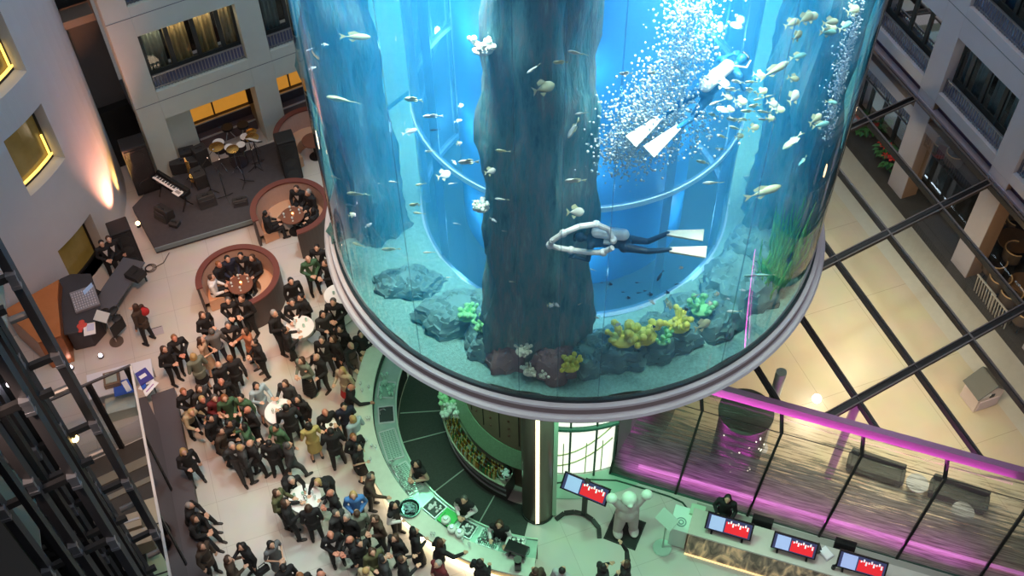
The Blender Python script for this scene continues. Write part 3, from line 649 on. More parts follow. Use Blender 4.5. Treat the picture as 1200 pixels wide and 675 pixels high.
# back bar : shelves full of bottles around the core
bb = thing('back_bar', 'curved back bar of stepped shelves around the bar core', 'shelf unit', (BX, BY, 0))
arc('cabinet', [(2.46, .02), (2.95, .02), (2.95, .86), (2.46, .86)], mat('backbar_dark', (.07, .06, .055), .5), bb, R(150), R(243))
arc('worktop', [(2.46, .86), (3.04, .86), (3.04, .91), (2.46, .91)], mat('backbar_top', (.36, .38, .28), .35), bb, R(150), R(243))
arc('kick_plates', [(2.95, .30), (2.98, .30), (2.98, .34), (2.95, .34)], steel_lt, bb, R(190), R(243)); arc('kick_plate', [(2.95, .55), (2.98, .55), (2.98, .60), (2.95, .60)], steel_lt, bb, R(190), R(243))
bot_cols = [(.25, .08, .02), (.35, .18, .04), (.05, .18, .06), (.55, .45, .18), (.10, .05, .04), (.5, .6, .5)]
bots = []
for i, c in enumerate(bot_cols):
    m = MB(); m.lathe([(.001, 0), (.036, 0), (.037, .17), (.014, .22), (.013, .28), (.001, .28)], (0, 0), 9, k=0); m.lathe([(.001, .28), (.015, .281), (.015, .31), (.001, .31)], (0, 0), 7, k=1)
    bots.append(m.mesh('bottle', [mat('bottle_%d' % i, c, .12), mat('cap_%d' % i, (.5, .35, .1) if i % 2 else (.05, .05, .05), .4)], True))
cn = ['amber', 'honey brown', 'green', 'golden', 'dark brown', 'clear']
k = 0
for row, r in enumerate((2.97, 2.88, 2.79, 2.70)):
    for q in range(46):
        az = 196+q*.92*(2.9/r)
        if az > 240: continue
        i = random.randrange(6)
        place(bots[i], 'bottle', barp(az, r, .91), '%s bottle in the bottle rows on the back bar' % cn[i], 'bottle', '%s bottles on the back bar' % cn[i])
for i, (az, r, z) in enumerate([(176, 2.8, .91), (186, 2.8, .91), (192, 2.8, .91), (241, 2.8, .91)]):
    t = thing('flower_vase' if i < 3 else 'ice_bucket', ['big pale green flower bunch on the back bar next to the aquarium rim', 'pale green flower bunch in the middle of the back bar', 'small white flower bunch beside the bottle rows', 'round steel ice bucket at the lower end of the back bar'][i], 'flowers' if i < 3 else 'bucket', barp(az, r, z))
    if i < 3:
        MB().lathe([(.001, 0), (.07, 0), (.1, .2), (.06, .25)], (0, 0), 14).build('vase', glass_c, t, smooth=True)
        g = MB(); [g.ball((random.uniform(-.22, .22), random.uniform(-.22, .22), .3+random.uniform(-.05, .18)), random.uniform(.04, .09), 6, 5) for _ in range(34)]; g.build('blossoms', mat('blossom_green', (.48, .8, .5), .7) if i < 2 else mat('blossom_white', (.8, .85, .8), .7), t, smooth=True)
    else:
        MB().lathe([(.001, 0), (.14, 0), (.2, .26), (.18, .26), (.12, .02), (.001, .02)], (0, 0), 22).build('bucket', chrome, t, smooth=True)
        g = MB(); [g.ball((random.uniform(-.1, .1), random.uniform(-.1, .1), .24), .045, 6, 5) for _ in range(14)]; g.build('ice', mat('ice', (.75, .85, .85), .2), t)

# ================================================================ LOBBY CANOPY AND GLASS SCREEN
RQ = Vector((6.27, 14.57, 0)); RD = dirv(-20.8); RN = dirv(69.2); ZC = 3.6
def lat(s, u, z=ZC): return GO+GD*s-dirv(29)*u+Vector((0, 0, z))
def inside(P): return (Vector((P.x, P.y, 0))-RQ).dot(RN)
canopy = thing('glass_canopy', 'dark steel grid of the glass canopy over the lobby', 'canopy', (0, 0, 0))
bm_st = mat('canopy_steel', (.045, .04, .045), .65, .1)
pale_st = mat('canopy_flange', (.17, .14, .135), .6, .1)
US = [0.1, 1.87, 3.72, 5.5, 7.3, 9.1]; SS = [3.7, 0, -3.7, -7.4, -11.1]
def cut(P, Q):
    a, b = inside(P), inside(Q)
    if a < 0 and b < 0: return None
    if a >= 0 and b >= 0: return P, Q
    X = P+(Q-P)*(a/(a-b)); return (P, X) if a >= 0 else (X, Q)
for u in US:
    c = cut(lat(6, u), lat(-14, u))
    m = MB(); m.bar(c[0]+Vector((0, 0, -.09)), c[1]+Vector((0, 0, -.09)), .10, .18); m.build('long_beam', bm_st, canopy)
    m = MB(); m.bar(c[0]+Vector((0, 0, .02)), c[1]+Vector((0, 0, .02)), .05, .03); m.build('glazing_bar', pale_st if u < 4 else bm_st, canopy)
for s in SS:
    c = cut(lat(s, 0), lat(s, 9.3))
    if not c: continue
    m = MB(); m.bar(c[0]+Vector((0, 0, -.05)), c[1]+Vector((0, 0, -.05)), .17, .12); m.build('cross_beam', bm_st, canopy)
    m = MB(); o_ = GD*.09
    for sg in (-1, 1): m.bar(c[0]+o_*sg+Vector((0, 0, .03)), c[1]+o_*sg+Vector((0, 0, .03)), .03, .03)
    m.build('cross_glazing_bar', pale_st, canopy)
def clip_poly(ps):
    out = []
    for i in range(len(ps)):
        P, Q = ps[i], ps[(i+1) % len(ps)]; a, b = inside(P), inside(Q)
        if a >= 0: out.append(P)
        if (a >= 0) != (b >= 0): out.append(P+(Q-P)*(a/(a-b)))
    return out
cg = glass_mat('canopy_glass', (.90, .93, .90), .10, .02)
for i in range(len(US)-1):
    for j_ in range(len(SS)-1):
        ps = clip_poly([lat(SS[j_], US[i]), lat(SS[j_+1], US[i]), lat(SS[j_+1], US[i+1]), lat(SS[j_], US[i+1])])
        if len(ps) > 2: MB().add([p+Vector((0, 0, .01)) for p in ps], [tuple(range(len(ps)))]).build('glass_pane', cg, canopy)
m = MB(); m.bar(lat(6, -.28, 3.68), lat(-14, -.28, 3.68), .16, .24); m.build('wall_channel', mat('channel_purple_lit', (.10, .06, .11), .4, .3), canopy)  # purple of the magenta light put into the channel colour
m = MB(); m.bar(lat(6, -.07, 3.66), lat(-14, -.07, 3.66), .2, .08); m.build('gutter', mat('gutter_pale', (.42, .34, .38), .4, .2), canopy)
# top rail of the glass screen and columns
m = MB(); a = RQ-RD*2.6+Vector((0, 0, ZC)); b = RQ+RD*7.5+Vector((0, 0, ZC)); m.bar(a, b, .16, .30); m.build('edge_beam', mat('edge_beam_magenta_lit', (.32, .16, .30), .4, .2), canopy)  # pale steel, with the magenta light put into its colour
for s, u in ((-7.4, 7.3), (-11.1, 5.5)):
    p = lat(s, u, 0)
    if inside(p) > 0:
        o = MB().cyl((p.x, p.y, .01), (p.x, p.y, ZC-.15), .11, n=16).build('canopy_post', mat('post_magenta_lit', (.55, .35, .52), .4), None, smooth=True)  # magenta light is put into the post colour
        tag(o, 'magenta lit canopy post below the steel joint' if s > -8 else 'magenta lit canopy post at the right edge of the photo', 'post')
p = lat(-7.4, 7.3); q = p-dirv(29)*.95-GD*.0-Vector((0, 0, .1)); MB().bar(p-Vector((0, 0, .15)), q, .08).build('corner_brace', mat('edge_beam_magenta_lit', (.32, .16, .30), .4, .2), canopy)
# the screen : leaning panes with brushed frosted streaks
def frost_mat():
    m = bpy.data.materials.new('brushed_frosted_glass'); m.use_nodes = True; n, l = m.node_tree.nodes, m.node_tree.links; n.clear()
    out = n.new('ShaderNodeOutputMaterial'); tc = n.new('ShaderNodeTexCoord'); mp = n.new('ShaderNodeMapping'); mp.inputs['Scale'].default_value = (.55, 1, 9)
    l.new(tc.outputs['Object'], mp.inputs[0]); nt = n.new('ShaderNodeTexNoise'); nt.inputs['Scale'].default_value = 1.6; nt.inputs['Detail'].default_value = 5; nt.inputs['Roughness'].default_value = .65
    l.new(mp.outputs[0], nt.inputs['Vector'])
    sp = n.new('ShaderNodeSeparateXYZ'); l.new(tc.outputs['Object'], sp.inputs[0])
    hr = n.new('ShaderNodeMapRange'); hr.inputs[1].default_value = 0; hr.inputs[2].default_value = 2.6; hr.inputs[3].default_value = .38; hr.inputs[4].default_value = -.12; l.new(sp.outputs['Z'], hr.inputs[0])
    ad = n.new('ShaderNodeMath'); ad.operation = 'ADD'; l.new(nt.outputs['Fac'], ad.inputs[0]); l.new(hr.outputs[0], ad.inputs[1])
    rp = n.new('ShaderNodeValToRGB'); rp.color_ramp.elements[0].position = .38; rp.color_ramp.elements[1].position = .55; rp.color_ramp.elements[1].color = (.9, .9, .9, 1); l.new(ad.outputs[0], rp.inputs[0])
    t = n.new('ShaderNodeBsdfTransparent'); t.inputs[0].default_value = (.9, .95, .92, 1); g = n.new('ShaderNodeBsdfGlossy'); g.inputs['Roughness'].default_value = .05
    fr = n.new('ShaderNodeFresnel'); fr.inputs['IOR'].default_value = 1.35; mx = n.new('ShaderNodeMixShader'); l.new(fr.outputs[0], mx.inputs[0]); l.new(t.outputs[0], mx.inputs[1]); l.new(g.outputs[0], mx.inputs[2])
    df = n.new('ShaderNodeBsdfDiffuse'); cr = n.new('ShaderNodeValToRGB'); cr.color_ramp.elements[0].color = (.05, .07, .06, 1); cr.color_ramp.elements[0].position = .3; cr.color_ramp.elements[1].position = .8; cr.color_ramp.elements[1].color = (.24, .33, .27, 1)
    n2 = n.new('ShaderNodeTexNoise'); n2.inputs['Scale'].default_value = 3.1; n2.inputs['Detail'].default_value = 4; l.new(mp.outputs[0], n2.inputs['Vector']); l.new(n2.outputs['Fac'], cr.inputs[0]); l.new(cr.outputs[0], df.inputs[0])
    tl = n.new('ShaderNodeBsdfTranslucent'); l.new(cr.outputs[0], tl.inputs[0]); m3 = n.new('ShaderNodeMixShader'); m3.inputs[0].default_value = .5; l.new(df.outputs[0], m3.inputs[1]); l.new(tl.outputs[0], m3.inputs[2])
    m2 = n.new('ShaderNodeMixShader'); l.new(rp.outputs[0], m2.inputs[0]); l.new(mx.outputs[0], m2.inputs[1]); l.new(m3.outputs[0], m2.inputs[2]); l.new(m2.outputs[0], out.inputs[0])
    return m
FM = frost_mat()
feet = [(2.44, 15.01), (4.08, 14.38), (5.83, 13.70), (7.52, 13.06), (9.30, 12.40), (11.10, 11.75), (12.9, 11.1)]
tops = [(2.75, 15.9), (4.45, 15.26), (6.27, 14.57), (8.05, 13.89), (9.82, 13.21), (11.6, 12.55), (13.4, 11.86)]
scr = thing('glass_screen', 'leaning glass screen with frosted streaks between reception and lobby', 'glass wall', (2.44, 15.01, 0), R(-20.6))
Mi = Matrix.Rotation(R(20.6), 3, 'Z')
def L3(x, y, z): return Mi @ (Vector((x, y, z))-Vector((2.44, 15.01, 0)))
for i in range(6):
    a, b, c, d = L3(*feet[i], .03), L3(*feet[i+1], .03), L3(*tops[i+1], 3.45), L3(*tops[i], 3.45)
    MB().add([a, b, c, d], [(0, 1, 2, 3)]).build('glass_panel', FM, scr)
for i in range(7):
    m = MB(); k_ = Vector((*tops[i], 0))*.8+Vector((*feet[i], 0))*.2+RD*.16; m.bar(L3(*feet[i], 0), L3(k_.x, k_.y, 2.85), .06, .09); m.bar(L3(k_.x, k_.y, 2.85), L3(*tops[i], 3.5), .06, .09); m.build('mullion', mat('mullion_black', (.015, .02, .018), .4, .3), scr)
m = MB(); m.bar(L3(*feet[0], .03), L3(*feet[-1], .03), .08, .06); m.build('bottom_rail', mat('rail_green_black', (.02, .10, .07), .4), scr)
m = MB(); f_ = lambda i: [feet[i][q]*.2+tops[i][q]*.8 for q in (0, 1)]; m.bar(L3(*f_(0), 2.85), L3(*f_(6), 2.85), .015); m.build('tension_wire', steel_dk, scr)
m = MB(); m.cyl((3.2, 15.18, .07), (12.4, 11.83, .07), .05, n=8)
tl = m.build('neon_tube', mat('magenta_neon', (1, .3, .85), .4, 0, (1, .28, .85), 5.0)); tag(tl, 'glowing magenta neon tube along the foot of the glass screen', 'light')

# ================================================================ STAGE
stage_m = mat('stage_carpet', (.05, .05, .058), .9, noise=.2, nscale=8)
poly = [(-11.88, 24.83, 0.00), (-10.86, 23.09, 0), (-7.45, 24.42, 0), (-7.2, 25.6, 0), (-7.25, 27.9, 0), (-10.4, 26.4, 0), (-11.4, 25.8, 0)]
st = thing('stage_platform', 'low grey carpeted stage platform in the back left corner', 'stage')
m = MB().prism([(p[0], p[1]) for p in poly], .02, .28); m.build('deck', stage_m, st)
m = MB(); m.bar((-10.86, 23.07, .2), (-7.45, 24.40, .2), .04, .16); m.build('front_edge', mat('stage_edge', (.16, .22, .24), .5), st)
ZS = .285
def onstage(p): return (p[0], p[1], ZS)
def stick(t, nm, pts, r, mt=black): return MB().tube(pts, r, 6).build(nm, mt, t)
# stage piano
t = thing('stage_piano', 'black stage piano with white keys on the stage', 'piano', onstage((-10.53, 25.05, 0.00)), R(-38))
MB().box((0, 0, .72), (1.45, .34, .14)).box((0, .12, .80), (1.45, .12, .08)).build('case', blackg, t, bevel=.015)
MB().box((0, -.09, .80), (1.25, .15, .025)).build('keys', mat('ivory', (.85, .85, .83), .3), t)
g = MB(); [g.box((-.6+i*.0345, -.06, .82), (.015, .09, .02)) for i in range(35) if i % 7 not in (2, 6)]; g.build('black_keys', black, t)
for s in (-1, 1): stick(t, 'leg', [(s*.55, -.2, .02), (s*.55, .15, .66)], .02); stick(t, 'leg', [(s*.55, .2, .02), (s*.55, -.15, .66)], .02)
t = thing('sheet_music', 'white sheet of music on the stage piano', 'paper', (-10.20, 24.56, 1.15), R(-38)); MB().box((0, 0, 0), (.3, .2, .012)).build('sheet', mat('paper', (.85, .85, .85), .8), t); MB().box((0, .02, .009), (.2, .1, .004)).build('staves', mat('ink', (.3, .3, .3), .8), t)
# drum kit
dk = thing('drum_kit', 'drum kit with white heads and brass cymbals on the stage', 'drums', onstage((-8.78, 26.75, 0.00)), R(200))
drum_w = mat('drum_head', (.85, .85, .82), .5); drum_s = mat('drum_shell', (.04, .035, .04), .25); brass = mat('brass', (.85, .55, .2), .25, .9)
MB().cyl((0, -.1, .28), (0, .35, .28), .27, n=24).build('bass_drum', drum_s, dk, smooth=True)
for i, (x, y, z, r, h) in enumerate([(-.2, .12, .62, .15, .18), (.18, .12, .62, .16, .2), (.45, -.35, .36, .2, .34), (-.42, -.4, .5, .17, .12)]):
    o = MB().cyl((x, y, z), (x, y, z+h), r, n=20).build('tom', drum_s, dk, smooth=True); MB().cyl((x, y, z+h), (x, y, z+h+.012), r*.97, n=20).build('head', drum_w, o)
for x, y, z, r in [(-.6, .1, .95, .22), (.55, .15, 1.0, .24), (-.65, -.35, .8, .17), (.1, .5, 1.05, .2)]:
    o = MB().cyl((x, y, z), (x, y, z+.03), r, .03, n=20).build('cymbal', brass, dk, smooth=True); MB().tube([(x, y, .02), (x, y, z)], .012).build('stand', chrome, o)
    g = MB(); [g.bar((x, y, .3), (x+.22*math.cos(a), y+.22*math.sin(a), .01), .015) for a in (0, 2.1, 4.2)]; g.build('tripod', chrome, dk)
t = thing('drum_stool', 'round black stool behind the drum kit', 'stool', onstage((-9.21, 27.86, 0.00))); MB().cyl((0, 0, .45), (0, 0, .53), .19, n=20).build('seat', black, t, smooth=True); g = MB(); [g.bar((0, 0, .45), (.22*math.cos(a), .22*math.sin(a), .01), .02) for a in (0, 2.1, 4.2)]; g.build('legs', chrome, t)
t = thing('drum_stool', 'second round black stool at the right behind the drum kit', 'stool', onstage((-8.71, 27.96, 0.00))); MB().cyl((0, 0, .45), (0, 0, .53), .19, n=20).build('seat', black, t, smooth=True); g = MB(); [g.bar((0, 0, .45), (.22*math.cos(a), .22*math.sin(a), .01), .02) for a in (0, 2.1, 4.2)]; g.build('legs', chrome, t)
# saxophone on its stand
t = thing('saxophone', 'golden saxophone on a stand among the dark cases on the stage', 'saxophone', onstage((-10.15, 25.90, 0.00)), R(30))
g = MB(); pts = [(0, 0, .95), (0, .06, 1.0), (0, 0, .9), (0, 0, .3), (0, -.06, .2), (0, -.16, .18), (0, -.24, .3), (0, -.28, .5)]
for i in range(len(pts)-1): g.cyl(pts[i], pts[i+1], .02+.012*i, .032+.012*i, 10)
g.build('horn', brass, t, smooth=True); g = MB(); [g.ball((.05, 0, .35+.08*i), .03, 6, 4) for i in range(7)]; g.build('keywork', brass, t); g = MB(); [g.bar((0, -.05, .35), (.25*math.cos(a), .25*math.sin(a)-.05, .01), .02) for a in (0, 2.1, 4.2)]; g.build('stand', black, t)
# cases and dark amplifiers
for i, (p, d, rz, lab) in enumerate([((-10.39, 26.85, 0.00), (.5, .35, .5), 20, 'dark amplifier at the back of the stage beside the pier'), ((-9.91, 26.67, 0.00), (.45, .35, .75), 35, 'dark amplifier with brown front near the drum kit'), ((-10.43, 26.42, 0.00), (.9, .3, .45), 10, 'long dark instrument case leaning by the pier'),
     ((-9.86, 25.78, -0.00), (.4, .5, .55), 30, 'dark padded case behind the microphone stands'), ((-9.51, 24.90, 0.00), (.55, .42, .38), 25, 'dark monitor wedge speaker in the middle of the stage front'), ((-8.47, 24.86, 0.00), (.45, .3, .2), 15, 'small black monitor wedge at the right front of the stage'), ((-10.77, 24.35, 0.00), (.55, .42, .42), -35, 'dark monitor wedge at the left front corner of the stage'), ((-10.39, 24.01, 0.00), (.3, .25, .14), -20, 'small black floor box at the stage front edge')]):
    t = thing(['amplifier', 'amplifier', 'instrument_case', 'instrument_case', 'monitor_speaker', 'monitor_speaker', 'monitor_speaker', 'floor_box'][i], lab, ['amplifier', 'amplifier', 'case', 'case', 'speaker', 'speaker', 'speaker', 'box'][i], onstage(p), R(rz))
    x, y, z = d; m = MB()
    if i in (4, 5, 6): m.add([(-x/2, -y/2, 0), (x/2, -y/2, 0), (x/2, y/2, 0), (-x/2, y/2, 0), (-x/2, -y/2*.3, z), (x/2, -y/2*.3, z), (x/2, y/2, z*.8), (-x/2, y/2, z*.8)], [(0, 3, 2, 1), (4, 5, 6, 7), (0, 1, 5, 4), (1, 2, 6, 5), (2, 3, 7, 6), (3, 0, 4, 7)])
    else: m.box((0, 0, z/2), d)
    m.build('cabinet', mat('case_dark', (.03, .03, .032), .6, noise=.3, nscale=12), t, bevel=.02)
    MB().box((0, -y/2*.75, z*.5), (x*.8, .02, z*.6)).build('grille', mat('grille_brown', (.10, .045, .03), .7) if i == 1 else mat('grille', (.05, .05, .055), .6), t)
    MB().tube([(-.08, 0, z), (-.08, 0, z+.04), (.08, 0, z+.04), (.08, 0, z)], .012).build('handle', steel_dk, t)
def mic_stand(p, rz, lab):
    t = thing('microphone_stand', lab, 'stand', onstage(p), R(rz)); stick(t, 'pole', [(0, 0, .02), (0, 0, 1.2)], .012); stick(t, 'boom', [(0, -.15, 1.15), (0, .55, 1.35)], .01)
    MB().ball((0, .58, 1.36), (.03, .04, .03), 8, 6).build('microphone', chrome, t, smooth=True); g = MB(); [g.bar((0, 0, .12), (.28*math.cos(a), .28*math.sin(a), .01), .015) for a in (0.3, 2.4, 4.5)]; g.build('tripod', black, t)
mic_stand((-8.94, 25.10, 0.00), 40, 'black microphone stand at the middle of the stage'); mic_stand((-8.43, 25.76, 0.00), 120, 'black microphone stand before the drum kit'); mic_stand((-8.18, 26.41, 0.00), 200, 'black microphone stand right of the drum kit'); mic_stand((-9.48, 25.42, -0.00), -30, 'black microphone stand beside the saxophone')
t = thing('music_stand', 'music stand with white pages right of the drum kit', 'stand', onstage((-8.09, 26.61, -0.00)), R(160)); stick(t, 'pole', [(0, 0, .02), (0, 0, 1.0)], .014); MB().box((0, 0, 1.05), (.5, .3, .02), tilt=R(35)).build('desk', black, t); MB().box((0, -.01, 1.07), (.42, .26, .01), tilt=R(35)).build('pages', mat('paper', (.85, .85, .85), .8), t); g = MB(); [g.bar((0, 0, .12), (.25*math.cos(a), .25*math.sin(a), .01), .015) for a in (0.3, 2.4, 4.5)]; g.build('tripod', black, t)
t = thing('stage_step', 'dark step with pale edge at the right side of the stage', 'step', (-7.79, 25.74, 0.00), R(25)); MB().box((0, 0, .09), (1.1, .4, .16)).build('tread', stage_m, t); MB().box((0, .19, .185), (1.1, .03, .02)).build('edge_trim', steel_lt, t)
# loudspeaker towers
def tower(p, d, rz, lab, z0=0.0, drivers=3):
    t = thing('loudspeaker', lab, 'loudspeaker', (p[0], p[1], z0), R(rz)); MB().box((0, 0, d[2]/2), d).build('cabinet', mat('speaker_black', (.012, .012, .013), .6), t, bevel=.03)
    MB().box((0, -d[1]/2-.01, d[2]/2), (d[0]*.86, .02, d[2]*.9)).build('grille', mat('grille_black', (.02, .02, .022), .5, bump=.5, bscale=120), t)
    for k in range(drivers): MB().cyl((0, -d[1]/2-.03, d[2]*(.2+.3*k)), (0, -d[1]/2-.02, d[2]*(.2+.3*k)), d[0]*.3, n=18).build('driver', mat('driver', (.03, .03, .03), .3), t)
    MB().box((0, d[1]/2+.015, d[2]*.7), (.2, .02, .1)).build('handle', steel_dk, t); return t
tower((-11.58, 22.86, 0.00), (.62, .6, 1.55), 26, 'tall black loudspeaker standing by the foot of the round white wall')
tower((-11.55, 25.72, 0.00), (.75, .6, 1.95), 24, 'big black loudspeaker stack in the corner beside the left pier', .285)
tower((-7.03, 26.37, 0.00), (.6, .55, 1.7), 20, 'black loudspeaker tower behind the booth next to the aquarium')
t = thing('floor_spotlight', 'small bright lamp on the stage corner beside the tall loudspeaker', 'lamp', onstage((-11.50, 23.98, 0.00))); MB().cyl((0, 0, .02), (0, 0, .12), .07, n=12).build('housing', black, t); MB().ball((0, 0, .16), .07, 10, 8).build('bulb', mat('bulb_warm', (1, .7, .4), .4, 0, (1, .62, .3), 9), t, smooth=True)
t = thing('cable_coil', 'small coil of cable on the floor beside the tall loudspeaker', 'cable', (-10.98, 22.50, 0.03)); m = MB(); [m.lathe([(.1+.03*k, 0), (.11+.03*k, .01), (.12+.03*k, 0)], (0.02*k, 0), 18) for k in range(3)]; m.build('coil', black, t); MB().tube([(.15, 0, .005), (.4, .2, .005), (.5, .6, .005)], .01).build('loose_end', black, t)

# ================================================================ BOOTHS
bo = mat('booth_shell', (.075, .055, .05), .55); bi = mat('booth_lining', (.50, .33, .26), .6, noise=.08); brim = mat('booth_rim', (.16, .05, .04), .35); bseat = mat('booth_seat', (.62, .36, .22), .55)
def booth(x, y, gap, lab, tab_lab):
    t = thing('round_booth', lab, 'booth', (x, y, 0)); a0, a1 = R(gap+38), R(gap+322)
    def A(nm, prof, mt): MB().lathe(prof, (0, 0), 48, a0, a1, closed=True).build(nm, mt, t)
    A('outer_shell', [(1.12, .02), (1.20, .02), (1.20, 1.12), (1.14, 1.12)], bo); A('backrest', [(.98, .42), (1.12, .42), (1.13, 1.10), (1.05, 1.10)], bi)
    A('rim', [(1.03, 1.10), (1.21, 1.10), (1.21, 1.15), (1.03, 1.15)], brim); A('seat', [(.55, .02), (1.0, .02), (1.0, .46), (.55, .46)], bseat)
    tb = thing('booth_table', tab_lab, 'table', (x, y, 0)); MB().cyl((0, 0, .70), (0, 0, .74), .36, n=32).build('tabletop', mat('table_wood', (.20, .08, .05), .3), tb, smooth=True)
    MB().cyl((0, 0, .03), (0, 0, .70), .04, n=12).build('pedestal', steel_dk, tb); MB().cyl((0, 0, 0.01), (0, 0, .03), .22, n=24).build('foot', steel_dk, tb)
B1, B2, B3 = (-7.9, 21.17), (-6.67, 23.87), (-6.35, 27.2)
booth(*B1, -118, 'round dark leather booth in the middle of the hall, nearer the crowd', 'small round wooden table inside the nearer booth')
booth(*B2, -112, 'round dark leather booth between stage and aquarium', 'small round wooden table inside the booth beside the stage')
booth(*B3, -90, 'round leather booth half hidden behind the aquarium edge', 'small table inside the booth half hidden by the aquarium')
for (bx, by), w_ in ((B1, 'nearer booth'), (B2, 'booth beside the stage')):
    t = thing('candle_glass', 'lit candle glass on the table of the %s' % w_, 'candle', (bx+.02, by+.02, .74)); MB().lathe([(.001, 0), (.04, 0), (.045, .09), (.04, .09), (.035, .01)], (0, 0), 14).build('glass', mat('candle_glass', (.8, .5, .3), .1, alpha=.6), t, smooth=True); MB().ball((0, 0, .05), (.025, .025, .035), 8, 6).build('flame', mat('flame', (1, .6, .2), .5, 0, (1, .55, .2), 14), t)
    for k in range(4): place(GOB, 'wine_glass', (bx+.24*math.cos(1.5*k+.4), by+.24*math.sin(1.5*k+.4), .74), 'stemmed glass on the table of the %s' % w_, 'glass', 'glasses on the table of the %s' % w_)
# white cocktail tables
cloth_m = mat('white_tablecloth', (.82, .80, .80), .8, bump=.2, bscale=12)
for i, (p, lab) in enumerate([((-5.93, 19.27, 1.10), 'white clothed cocktail table near the booth with one man behind it'), ((-6.17, 16.49, 1.10), 'white clothed cocktail table in the middle of the crowd'), ((-5.27, 13.90, 1.10), 'white clothed cocktail table with people all around it, lowest of the tables'), ((-4.95, 20.40, 1.10), 'white cocktail table half hidden under the aquarium ring')]):
    t = thing('cocktail_table', lab, 'table', (p[0], p[1], 0)); MB().cyl((0, 0, 1.06), (0, 0, 1.09), .40, n=36).build('tabletop', cloth_m, t)
    MB().cyl((0, 0, .0), (0, 0, .04), .26, n=24).build('base_plate', steel_dk, t)
    m = MB(); N = 36; rows = [(.405, 1.095), (.40, .98), (.26, .80), (.13, .62), (.12, .45), (.2, .15), (.29, .045)]
    vs = [(0, 0, 1.096)]
    for r, z in rows: vs += [(r*(1+.05*math.cos(4*2*PI*k/N)*(1.1-z))*math.cos(2*PI*k/N), r*(1+.05*math.cos(4*2*PI*k/N)*(1.1-z))*math.sin(2*PI*k/N), z) for k in range(N)]
    m.add(vs, [(0, 1+k, 1+(k+1) % N) for k in range(N)]+[(1+j*N+k, 1+(j+1)*N+k, 1+(j+1)*N+(k+1) % N, 1+j*N+(k+1) % N) for j in range(len(rows)-1) for k in range(N)])
    o = m.build('tablecloth', cloth_m, None, smooth=True); o.location = (p[0], p[1], 0); tag(o, 'white stretch cloth over the '+lab.replace('white clothed ', '').replace('white ', '').replace(', lowest of the tables', ''), 'tablecloth')
    for k in range([5, 6, 8, 2][i]):
        a = 2.39*k+i; r = .12+.05*(k % 4); place(GOB if k % 3 else TUM, 'wine_glass' if k % 3 else 'drinking_glass', (p[0]+r*math.cos(a), p[1]+r*math.sin(a), 1.1), ('stemmed glass on the ' if k % 3 else 'tumbler on the ')+['cocktail table near the booth', 'cocktail table in the middle of the crowd', 'lowest cocktail table', 'cocktail table under the aquarium ring'][i], 'glass', ('stemmed' if k % 3 else 'plain')+' glasses on cocktail table '+['by the booth', 'in the crowd', 'lowest', 'under the ring'][i])
    if i in (1, 2):
        q = thing('table_lamp', 'small dark tea light holder on the cocktail table '+('in the crowd' if i == 1 else 'lowest in the photo'), 'candle holder', (p[0]+.02, p[1], 1.1)); MB().cyl((0, 0, 0), (0, 0, .08), .045, n=14).build('holder', blackg, q, smooth=True); MB().ball((0, 0, .08), (.025, .025, .02), 8, 5).build('wax', cloth_m, q)

# ================================================================ THINGS LEFT OF THE CROWD
t = thing('folding_table', 'long dark grey covered table beside the tall loudspeaker', 'table', (-11.50, 21.28, 0.00), R(72)); MB().box((0, 0, .73), (2.0, .72, .04)).build('tabletop', mat('grey_cloth', (.10, .105, .125), .85), t, bevel=.01); 
for x in (-.85, .85):
    for y in (-.28, .28): MB().bar((x, y, .01), (x, y, .71), .04).build('leg', black, t)
t = thing('black_box', 'small black box on the upper end of the grey table', 'box', (-10.99, 21.55, 0.76), R(60)); MB().box((0, 0, .1), (.42, .5, .18)).build('case', black, t, bevel=.02); MB().box((0, 0, .2), (.2, .05, .02)).build('handle', steel_dk, t)
t = thing('black_cloth_pile', 'crumpled black cloth on the lower end of the grey table', 'cloth', (-11.49, 19.99, 0.76), R(60)); m = MB(); [m.ball((random.uniform(-.3, .3), random.uniform(-.25, .25), .05), (.16, .13, .05), 8, 5) for _ in range(7)]; m.build('folds', black, t, smooth=True); MB().box((0, -.28, -.2), (.5, .03, .45)).build('hanging_part', black, t)
# technician desk with clutter
t = thing('curved_desk', 'dark curved desk with equipment against the copper counter', 'desk', (-12.41, 20.58, 0.00), R(20)); MB().prism([(-.55, -1.1), (.1, -1.15), (.5, -.75), (.55, 0), (.45, .9), (-.1, 1.1), (-.55, 1.0)], .86, .92).build('desktop', mat('desk_dark', (.05, .05, .06), .4), t, bevel=.01); MB().prism([(-.5, -1.0), (.05, -1.05), (.42, -.7), (.47, 0), (.38, .82), (-.1, 1.0), (-.5, .92)], .02, .86).build('front', mat('desk_front', (.035, .03, .035), .5), t)
t = thing('mixing_console', 'grey mixing console on the dark curved desk', 'mixer', (-12.22, 20.57, 0.92), R(25)); MB().box((0, 0, .05), (.7, .8, .09)).build('console', mat('mixer_grey', (.25, .25, .28), .5), t, bevel=.01); g = MB(); [g.box((-.3+.07*a, -.32+.1*b, .105), (.025, .04, .02)) for a in range(9) for b in range(7)]; g.build('faders', mat('fader', (.6, .6, .65), .4), t)
t = thing('laptop', 'open black laptop on the dark curved desk', 'laptop', (-12.03, 20.78, 0.92), R(60)); MB().box((0, 0, .012), (.36, .26, .02)).build('keyboard', blackg, t); MB().box((0, .15, .13), (.36, .015, .24)).build('screen', mat('screen_bluegrey', (.2, .25, .35), .2, 0, (.3, .4, .6), .5), t)
